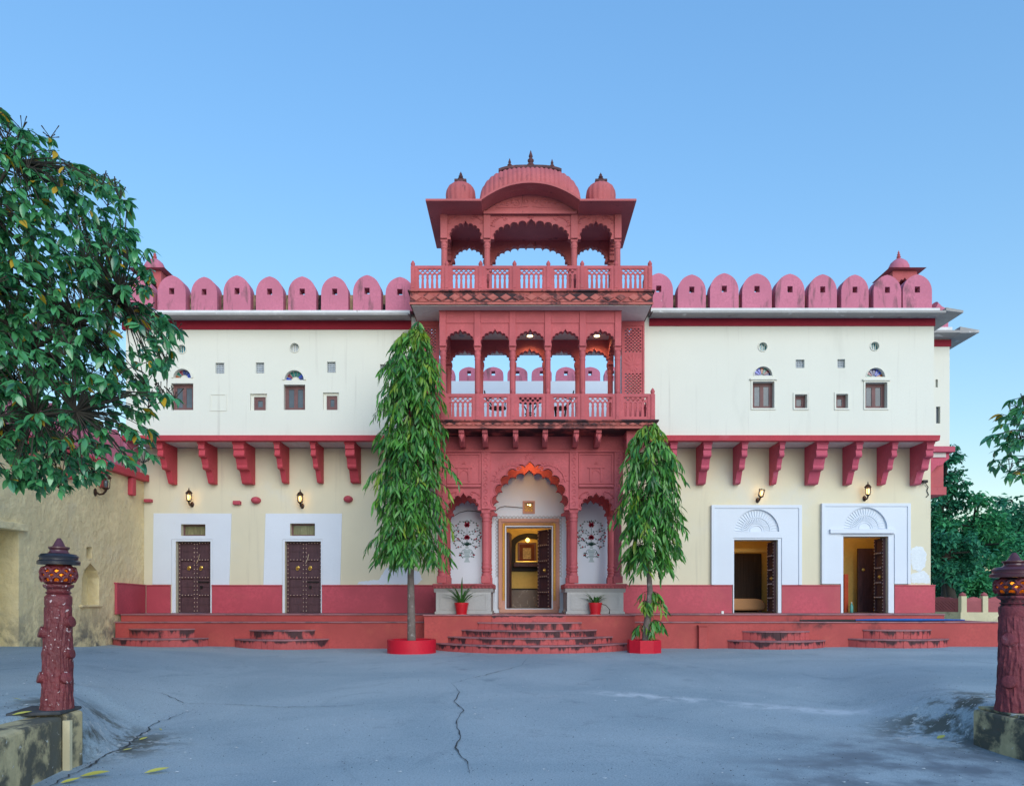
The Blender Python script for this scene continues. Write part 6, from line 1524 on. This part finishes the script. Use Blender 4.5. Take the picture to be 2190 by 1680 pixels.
# ================================================================== fence on the right
fn = thing('fence', (13.8, 24, .4), 'pink pierced stone fence with cream posts beside the trees', 'fence')
def fence_panel(a, b_, z0, z1, w):
    L = math.dist(a, b_); ang = math.atan2(b_[1] - a[1], b_[0] - a[0]); h = z1 - z0
    top = [(-w / 2, h * .86), (-w * .42, h * .90), (-w * .30, h * .90), (-w * .22, h * .96), (-w * .08, h * .96), (0, h), (w * .08, h * .96), (w * .22, h * .96), (w * .30, h * .90), (w * .42, h * .90), (w / 2, h * .86)]
    holes = []
    nx, nz = 9, 6
    for i in range(nx):
        for j in range(nz):
            cx, cz = -w * .38 + w * .76 * (i + .5 * (j % 2)) / (nx - .5), h * .10 + h * .58 * (j + .5) / nz; s = w * .030; holes.append([(cx - s, cz - s * .9), (cx, cz - s * .25), (cx + s * 1.1, cz + s * .9), (cx, cz + s * .3)])
    mb = MB(); mb.prism(top[::-1] + [(-w / 2, 0), (w / 2, 0)], -.04, .04, holes)
    c = ((a[0] + b_[0]) / 2, (a[1] + b_[1]) / 2, z0)
    place('fence_panel', mb.mesh('fence_panel', 'fence_pink', (0, 0, 0)), fn, c, (0, 0, ang))
# corner at (2070, d 24.5): one run goes along x to the right, the other recedes
cd = 24.2; fz0, fz1 = Z(1308, cd), Z(1275, cd); corner = (X(2023.8 + 29.5, cd), cd)
def fpost(x, y):
    MB().box(x - .09, x + .09, y - .09, y + .09, -.1, fz1 + .02).build('fence_post', 'fence_cream', fn, bevel=.01)
    mb = MB(); mb.lathe(x, y, [(.09, fz1 + .021), (.11, fz1 + .05), (.08, fz1 + .1), (.03, fz1 + .13), (.01, fz1 + .15)], 10); mb.build('post_cap', 'fence_pink', fn, 50)
xk, yk = X(x7(1830), cd), cd
pitch = X(x7(1955), cd) - xk
for k in range(7):
    fpost(xk + pitch * k, yk)
    if k < 6: fence_panel((xk + pitch * k + .1, yk), (xk + pitch * (k + 1) - .1, yk), fz0, fz1, pitch - .2)
for k in range(5):
    a = (xk - .34 * k, yk + 1.9 * k); b_ = (xk - .34 * (k + 1), yk + 1.9 * (k + 1)); fpost(*b_)
    fence_panel(a, b_, fz0, fz1, 1.75)
MB().box(xk - .12, xk + pitch * 6.2, yk - .10, yk + .10, -.2, fz0 - .003).build('fence_base', 'fence_cream', fn)
o = MB().prism_z([(xk - .12, yk + .101), (xk + .11, yk + .101), (xk - 1.6, yk + 9.6), (xk - 1.85, yk + 9.6)], -.2, fz0 - .004).build('fence_base', 'fence_cream', fn)

# ================================================================== trees
def leaf_shape(L, W, curl, n=5):
    """folded, drooping leaf along +x, tip bends down"""
    vs = []; fs = []
    for k in range(n + 1):
        u = k / n; x = L * u; z = -curl * L * u * u; w = W * .5 * math.sin(math.pi * (u ** .85)) * 1.0 + (.004 if 0 < k < n else 0)
        vs += [(x, w, z + .22 * w), (x, 0, z - .0), (x, -w, z + .22 * w)]
    for k in range(n): fs += [(3 * k, 3 * k + 1, 3 * k + 4, 3 * k + 3), (3 * k + 1, 3 * k + 2, 3 * k + 5, 3 * k + 4)]
    return vs, fs
def rotm(yaw, pitch, roll): return (Matrix.Rotation(yaw, 4, 'Z') @ Matrix.Rotation(pitch, 4, 'Y') @ Matrix.Rotation(roll, 4, 'X'))
def inside(poly, x, y):
    r = False; n = len(poly)
    for i in range(n):
        a, b_ = poly[i], poly[(i + 1) % n]
        if (a[1] > y) != (b_[1] > y) and x < (b_[0] - a[0]) * (y - a[1]) / (b_[1] - a[1]) + a[0]: r = not r
    return r
def proj(p): return CX + p.x * F / p.y, HY - (p.z - EYE) * F / p.y
def big_tree(name, label, trunk, limbs, cen, rad, poly, nt, seed, nparts, stemr):
    rnd = random.Random(seed); bz = ground(trunk[0], trunk[1])
    t = thing(name, (trunk[0], trunk[1], bz), label, 'tree')
    mb = MB(); tops = []
    mb.tube([(trunk[0], trunk[1], bz - .1), (trunk[0] + .05, trunk[1], bz + .8), (trunk[0] + .02, trunk[1] + .05, bz + 1.7), (trunk[0] + .1, trunk[1] + .08, bz + 2.5)], [stemr * 1.25, stemr, stemr * .9, stemr * .8], 14); mb.build('trunk', 'bark', t, 60)
    root = Vector((trunk[0] + .1, trunk[1] + .08, bz + 2.45))
    br = MB(); nodes = []
    for e in limbs:
        e = Vector(e); pts = []; n = 7
        mid = root.lerp(e, .5) + Vector((rnd.uniform(-.2, .2), rnd.uniform(-.2, .2), .25))
        for k in range(n):
            u = k / (n - 1); pts.append(root * (1 - u) ** 2 + mid * 2 * u * (1 - u) + e * u * u)
        br.tube(pts, [stemr * lerp(.5, .07, (k / (n - 1)) ** .6) for k in range(n)], 8); nodes += pts[2:]
    tips = []; tries = 0
    while len(tips) < nt and tries < nt * 60:
        tries += 1
        v = Vector((rnd.gauss(0, 1), rnd.gauss(0, 1), rnd.gauss(0, 1))).normalized() * (rnd.random() ** .46)
        p = Vector((cen[0] + v.x * rad[0], cen[1] + v.y * rad[1], cen[2] + v.z * rad[2]))
        if p.y < 4.5: continue
        a, b_ = proj(p)
        if poly and not inside(poly, a, b_): continue
        tips.append(p)
    tw = MB(); leaves = []
    for p in tips:
        q = min(nodes, key=lambda s: (s - p).length); m = q.lerp(p, .6) + Vector((0, 0, .10 * (p - q).length))
        tw.tube([q, m, p], [.010, .006, .004], 4)
        out = (p - Vector(cen)); out.z *= .4; base_yaw = math.atan2(out.y, out.x)
        for k in range(rnd.randint(8, 11)):
            yaw = base_yaw + rnd.uniform(-1.9, 1.9); pitch = R(rnd.uniform(2, 68)); L = rnd.uniform(.07, .165); off = p.lerp(m, rnd.uniform(0, .45)) if k > 4 else p
            leaves.append((off, yaw, pitch, R(rnd.uniform(-45, 45)), L, rnd.random()))
        if rnd.random() < .16:                                   # bud sprays at the twig ends
            for k in range(7):
                d_ = Vector((rnd.uniform(-1, 1), rnd.uniform(-1, 1), rnd.uniform(.4, 1.4))).normalized() * rnd.uniform(.08, .17); tw.tube([p, p + d_ * .6, p + d_], [.005, .004, .007], 4)
    br.build('branches', 'twig', t, 60); tw.build('twigs', 'twig', t, kind='stuff')
    leaves.sort(key=lambda l: l[0].y - (3 if 0 < proj(l[0])[0] < 2189 else -50))
    shapes = [leaf_shape(1, .40, c) for c in (.10, .22, .36)]
    meshes = []
    for (vs, fs) in shapes: meshes.append([MB().add(vs, fs).mesh('leaf', mm, (0, 0, 0), 60) for mm in ('leaf_big', 'leaf_yel')])
    crown = {'leaf_big': MB(), 'leaf_yel': MB()}
    for i, (o_, yw, pt, rl, L, rr) in enumerate(leaves):
        sidx = i % 3; yel = rr < .035
        if i < nparts:
            ob = place('leaf', meshes[sidx][1 if yel else 0], t, o_, rotm(yw, pt, rl).to_euler(), (L, L, L))
        else:
            mt = Matrix.Translation(o_) @ rotm(yw, pt, rl) @ Matrix.Scale(L, 4); vs, fs = shapes[sidx]
            crown['leaf_yel' if yel else 'leaf_big'].add([mt @ Vector(v) for v in vs], fs)
    crown['leaf_big'].build('crown', 'leaf_big', t, 60, kind='stuff')
    if crown['leaf_yel'].v: crown['leaf_yel'].build('yellow_leaves', 'leaf_yel', t, 60, kind='stuff')
    return t
polyL = [(-2500, -600), (-400, 60), (-120, 190), (0, 235), (55, 255), (95, 285), (150, 325), (215, 362), (262, 385), (285, 450), (300, 500), (330, 560), (325, 600), (345, 650), (392, 695), (370, 740), (355, 800), (375, 850), (345, 915), (352, 965), (315, 1000), (230, 1010), (165, 1030), (105, 1062), (60, 1050), (20, 1030), (-60, 1000), (-2500, 1100)]
big_tree('broadleaf_tree', 'large leafy tree with glossy dark green and some yellow leaves over the gate post', (-7.3, 7.9), [(-5.2, 7.6, 5.9), (-4.3, 8.0, 4.6), (-4.5, 7.5, 3.3), (-5.6, 8.8, 3.2), (-6.2, 7.0, 4.2), (-8.6, 8.3, 5.4), (-7.2, 9.4, 5.8), (-8.8, 6.9, 3.6), (-5.0, 8.8, 5.0), (-5.9, 7.8, 6.6)], (-6.6, 8.0, 4.35), (3.3, 1.25, 2.85), polyL, 3300, 21, 300, .17)
polyR = [(2092, 905), (2120, 925), (2140, 870), (2165, 845), (2200, 820), (2600, 700), (2600, 1250), (2250, 1080), (2189, 1040), (2140, 1030), (2115, 985), (2125, 950)]
big_tree('broadleaf_tree', 'leafy tree whose drooping glossy branch hangs above the mould-streaked gate post', (7.4, 9.4), [(5.9, 8.4, 3.3), (6.1, 8.6, 2.9), (7.6, 9.0, 4.2), (8.4, 9.8, 3.9), (7.2, 9.9, 4.4), (6.2, 8.4, 3.7)], (6.9, 9.1, 3.5), (1.9, .9, 1.2), polyR, 300, 5, 120, .12)

def ashoka(name, label, px, d, base, prof, trunk, nshoot, seed, bottom, sprouts=None, yel=.07):
    """weeping mast tree: prof = [(py, px_left, px_right)]"""
    rnd = random.Random(seed)
    t = thing(name, base, label, 'tree', None)
    pts = [P(a, b_, d) for a, b_ in trunk]; pts[0] = Vector(base) + Vector((0, 0, -.05))
    r0 = .105
    mb = MB(); mb.tube(pts, [r0 * lerp(1.0, .25, k / (len(pts) - 1)) for k in range(len(pts))], 12); mb.build('trunk', 'bark', t, 60)
    lv, ly, tw = MB(), MB(), MB()
    vs0, fs0 = leaf_shape(1, .20, .20, 4)
    pr = [(Z(py, d), X(a, d), X(b_, d)) for py, a, b_ in prof]; zt, zb = pr[0][0], pr[-1][0]
    def env(z):
        for (z0, a0, b0), (z1, a1, b1) in zip(pr, pr[1:]):
            if z1 <= z <= z0:
                u = (z0 - z) / (z0 - z1 + 1e-9); return lerp(a0, a1, u), lerp(b0, b1, u)
        return pr[-1][1:]
    def trx(z):
        for a, b_ in zip(pts, pts[1:]):
            if a.z <= z <= b_.z: return lerp(a.x, b_.x, (z - a.z) / (b_.z - a.z))
        return pts[-1].x
    def shoot(o_, yaw, L, young, nleaf):
        p = o_.copy(); el = R(rnd.uniform(-35, 5)); pp = [p.copy()]; n = 6
        for k in range(n): p = p + Vector((math.cos(yaw) * math.cos(el), math.sin(yaw) * math.cos(el), math.sin(el))) * (L / n); el = max(R(-84), el - R(rnd.uniform(12, 20))); pp.append(p.copy())
        tw.tube(pp, [.008 - .001 * k for k in range(len(pp))], 4)
        for k in range(nleaf):
            u = (k + .6) / nleaf * (len(pp) - 1); i = min(len(pp) - 2, int(u)); q = pp[i].lerp(pp[i + 1], u - i)
            s = 1 if k % 2 else -1; yw = yaw + s * R(rnd.uniform(25, 75)); pit = R(rnd.uniform(35, 78)); LL = rnd.uniform(.19, .31)
            mt = Matrix.Translation(q) @ rotm(yw, pit, R(rnd.uniform(-60, 60))) @ Matrix.Scale(LL, 4)
            (ly if young else lv).add([mt @ Vector(v) for v in vs0], fs0)
    for k in range(nshoot):
        u = rnd.random() ** .86; z = lerp(zt, zb, u); a, b_ = env(z); half = (b_ - a) / 2; cx = (a + b_) / 2
        yaw = rnd.uniform(0, 2 * math.pi)
        if math.sin(yaw) > .35 and rnd.random() < .5: yaw = -yaw
        fr = rnd.uniform(.12, .60) if rnd.random() < .84 else rnd.uniform(.6, .88); hx = half * fr
        o_ = Vector((lerp(trx(z), cx, .7) + hx * math.cos(yaw), d + min(half, 1.1) * fr * math.sin(yaw), z + .12 * rnd.random()))
        L = min(.62, half * 1.1 + .16) * rnd.uniform(.7, 1.1)
        shoot(o_, yaw + rnd.uniform(-.4, .4), L, rnd.random() < yel + (.55 if u < .06 else 0), rnd.randint(9, 14))
        if k % 3 == 0: tw.tube([(trx(z + .1), d, z + .1), o_], [.014, .008], 4)
    for (a, b_, n_) in (sprouts or []):
        for k in range(n_):
            c = P(a, b_, d); yw = rnd.uniform(0, 6.28); shoot(c + Vector((.03 * math.cos(yw), .03 * math.sin(yw), .1)), yw, rnd.uniform(.22, .4), rnd.random() < .35, 8)
    lv.build('crown', 'leaf_ash', t, 60, kind='stuff'); ly.build('young_leaves', 'leaf_ash_y', t, 60, kind='stuff'); tw.build('twigs', 'twig', t, kind='stuff')
    return t
vx, vy = view(1450, 1300, 1.2444)
ashoka('ashoka_tree', 'tall weeping ashoka tree reaching the balcony from the round planter', 878, PL1[1], PL1[:3], [(vy(8), vx(255), vx(305)), (vy(80), vx(165), vx(312)), (vy(160), vx(150), vx(330)), (vy(250), vx(118), vx(362)), (vy(450), vx(90), vx(378)), (vy(600), vx(58), vx(388)), (vy(720), vx(44), vx(412)), (vy(800), vx(40), vx(438)), (vy(900), vx(46), vx(450)), (vy(1000), vx(72), vx(448)), (vy(1100), vx(90), vx(440)), (vy(1150), vx(120), vx(430))],
       [(880, 1375), (879, 1300), (878, 1230), (880, 1100), (882, 950), (884, 800), (893, 715)], 600, 31, None)
ux, uy = view(2430, 1650, 1.68)
ashoka('ashoka_tree', 'smaller ashoka tree with yellowing leaf sprays leaning over the eight-sided planter', 1385, PL2[1], (X(ux(258), PL2[1]), PL2[1], PL2[2]), [(uy(85), ux(235), ux(320)), (uy(160), ux(205), ux(375)), (uy(250), ux(165), ux(425)), (uy(380), ux(128), ux(460)), (uy(520), ux(112), ux(475)), (uy(650), ux(108), ux(490)), (uy(780), ux(75), ux(480)), (uy(900), ux(120), ux(440)), (uy(1000), ux(170), ux(400))],
       [(ux(258), uy(1540)), (ux(262), uy(1450)), (ux(278), uy(1330)), (ux(286), uy(1200)), (ux(278), uy(1080)), (ux(282), uy(800)), (ux(280), uy(400)), (ux(270), uy(120))], 310, 33, None, sprouts=[(ux(240), uy(1290), 5), (ux(320), uy(1290), 6), (ux(230), uy(1450), 5), (ux(310), uy(1420), 6), (ux(285), uy(1230), 5)], yel=.14)

def far_tree(label, px, d, py_top, py_bot, w, m, seed, n=4200, name='background_tree'):
    rnd = random.Random(seed); x = X(px, d); gz = .1; zt, zb = Z(py_top, d), Z(py_bot, d); hw = w * d / F / 2
    t = thing(name, (x, d, gz), label, 'tree', 'trees behind the pink fence')
    mb = MB(); pts = [(x, d, gz - .1), (x + .1, d, lerp(gz, zt, .3)), (x - .1, d + .2, lerp(gz, zt, .6)), (x, d, lerp(gz, zt, .85))]; mb.tube(pts, [.24, .19, .13, .05], 10)
    clumps = []
    for k in range(34):
        v = Vector((rnd.gauss(0, 1), rnd.gauss(0, 1), rnd.gauss(0, 1))).normalized() * rnd.random() ** .4
        c = Vector((x + v.x * hw, d + v.y * hw, (zt + zb) / 2 + v.z * (zt - zb) / 2 * .92)); clumps.append((c, rnd.uniform(.22, .42) * hw)); mb.tube([(x, d, min(c.z, lerp(zb, zt, .6))), (Vector((x, d, c.z)) + c) / 2, c], [.06, .04, .015], 5)
    mb.build('trunk', 'twig', t, 60)
    cr = MB()
    for k in range(n):
        c, r_ = clumps[rnd.randrange(len(clumps))]; v = Vector((rnd.gauss(0, 1), rnd.gauss(0, 1), rnd.gauss(0, .6))).normalized() * r_ * rnd.random() ** .5; p = c + v
        L = rnd.uniform(.16, .32); mt = Matrix.Translation(p) @ rotm(rnd.uniform(0, 6.28), R(rnd.uniform(-10, 60)), R(rnd.uniform(-40, 40))) @ Matrix.Scale(L, 4)
        cr.add([mt @ Vector(v_) for v_ in ((0, 0, 0), (.5, .28, .06), (1, 0, -.12), (.5, -.28, .06))], [(0, 1, 2), (0, 2, 3)])
    cr.build('crown', m, t, None, kind='stuff')
far_tree('slender tall tree against the palace corner with sparse leaves', 2020, 34, 905, 1180, 85, 'leaf_far2', 41, 2600)
far_tree('broad green tree spreading behind the pink fence', 2085, 33, 1045, 1250, 190, 'leaf_far', 42, 5200)
far_tree('dark bushy tree behind the mould-streaked gate post', 2185, 36, 1030, 1270, 170, 'leaf_far2', 43, 4600)
far_tree('dense low dark tree close behind the fence corner', 2030, 31, 1120, 1275, 130, 'leaf_far2', 44, 3600)
far_tree('bushy dark green tree standing past the frame edge behind the fence', 2290, 35, 1000, 1270, 180, 'leaf_far', 45, 2400)
far_tree('rounded green shrub right behind a cream fence post', 2095, 28, 1215, 1290, 60, 'leaf_far', 46, 1800, 'garden_shrub')
far_tree('low dark shrub beside the palace corner behind the receding fence', 2035, 36, 1195, 1300, 120, 'leaf_far2', 47, 2600, 'garden_shrub')
far_tree('wide dark shrub filling the gap behind the gate post', 2150, 40, 1190, 1300, 130, 'leaf_far2', 48, 3000, 'garden_shrub')
far_tree('tall dark hedge tree far behind the fence', 2075, 44, 1130, 1300, 150, 'leaf_far2', 49, 4000)

# ================================================================== litter
def fallen(px, py, L, yaw, label):
    g = G(px, py); vs, fs = leaf_shape(1, .34, -.05)
    L *= 1.3; o = place('fallen_leaf', MB().add(vs, fs).mesh('fallen_leaf', mat_yl, (0, 0, 0), 60), None, (g.x, g.y, g.z + .012), (R(12), R(-6), R(yaw)), (L, L, L)); setp(o, label, 'leaf', 'fallen leaves on the asphalt')
mat_yl = leafmat('fallen_yellow_leaf', (.50, .46, .06), (.62, .58, .12), .5, .3, .1)
for a in ((170, 1661, .20, 4, 'long yellow fallen leaf by the foot of the mouldy wall'), (308, 1654, .16, 22, 'pale green-yellow fallen leaf lying alone on the asphalt'), (297, 1583, .08, 60, 'small curled yellow leaf beside the ground crack'), (345, 1562, .06, 130, 'tiny pale leaf on the far side of the ground crack'), (262, 1605, .07, 10, 'small yellow leaf between the ground crack and the long leaf'),
          (2003, 1580, .12, 30, 'crumpled yellow leaf on the dark tarmac'), (2022, 1510, .07, 10, 'small pale leaf near the mould-streaked post'), (45, 1497, .09, 170, 'brown-yellow leaf lying behind the low wall'), (25, 1530, .12, 20, 'dry leaf lying next to the low mouldy wall'), (128, 1676, .12, 40, 'half-hidden yellow leaf at the wall foot')): fallen(*a)
rnd = random.Random(9); mb = MB()
for k in range(170):
    px, py = rnd.uniform(0, 2189), 1390 + 285 * rnd.random() ** 1.6; g = G(px, py); s = rnd.uniform(.005, .017); a = rnd.uniform(0, 6.28)
    mb.add([(g.x + s * 1.4 * math.cos(a + q), g.y + s * math.sin(a + q), g.z + .009 + .004 * (i % 2)) for i, q in enumerate((0, 1.3, 2.6, 4.2))], [(0, 1, 2, 3)])
o = mb.build('litter', 'paper'); gr = MB()
for k in range(1500):
    px, py = rnd.uniform(0, 2189), 1392 + 288 * rnd.random() ** 1.3; g = G(px, py); s = rnd.uniform(.002, .009); a = rnd.uniform(0, 6.28)
    gr.add([(g.x + s * math.cos(a + q), g.y + s * .8 * math.sin(a + q), g.z + .006) for q in (0, 2.1, 4.2)] + [(g.x, g.y, g.z + .006 + s * .7)], [(0, 1, 3), (1, 2, 3), (2, 0, 3)])
setp(gr.build('grit', 'crack'), 'fine dark grit strewn over the asphalt', 'grit', kind='stuff'); setp(o, 'tiny white scraps scattered over the asphalt', 'litter', kind='stuff')
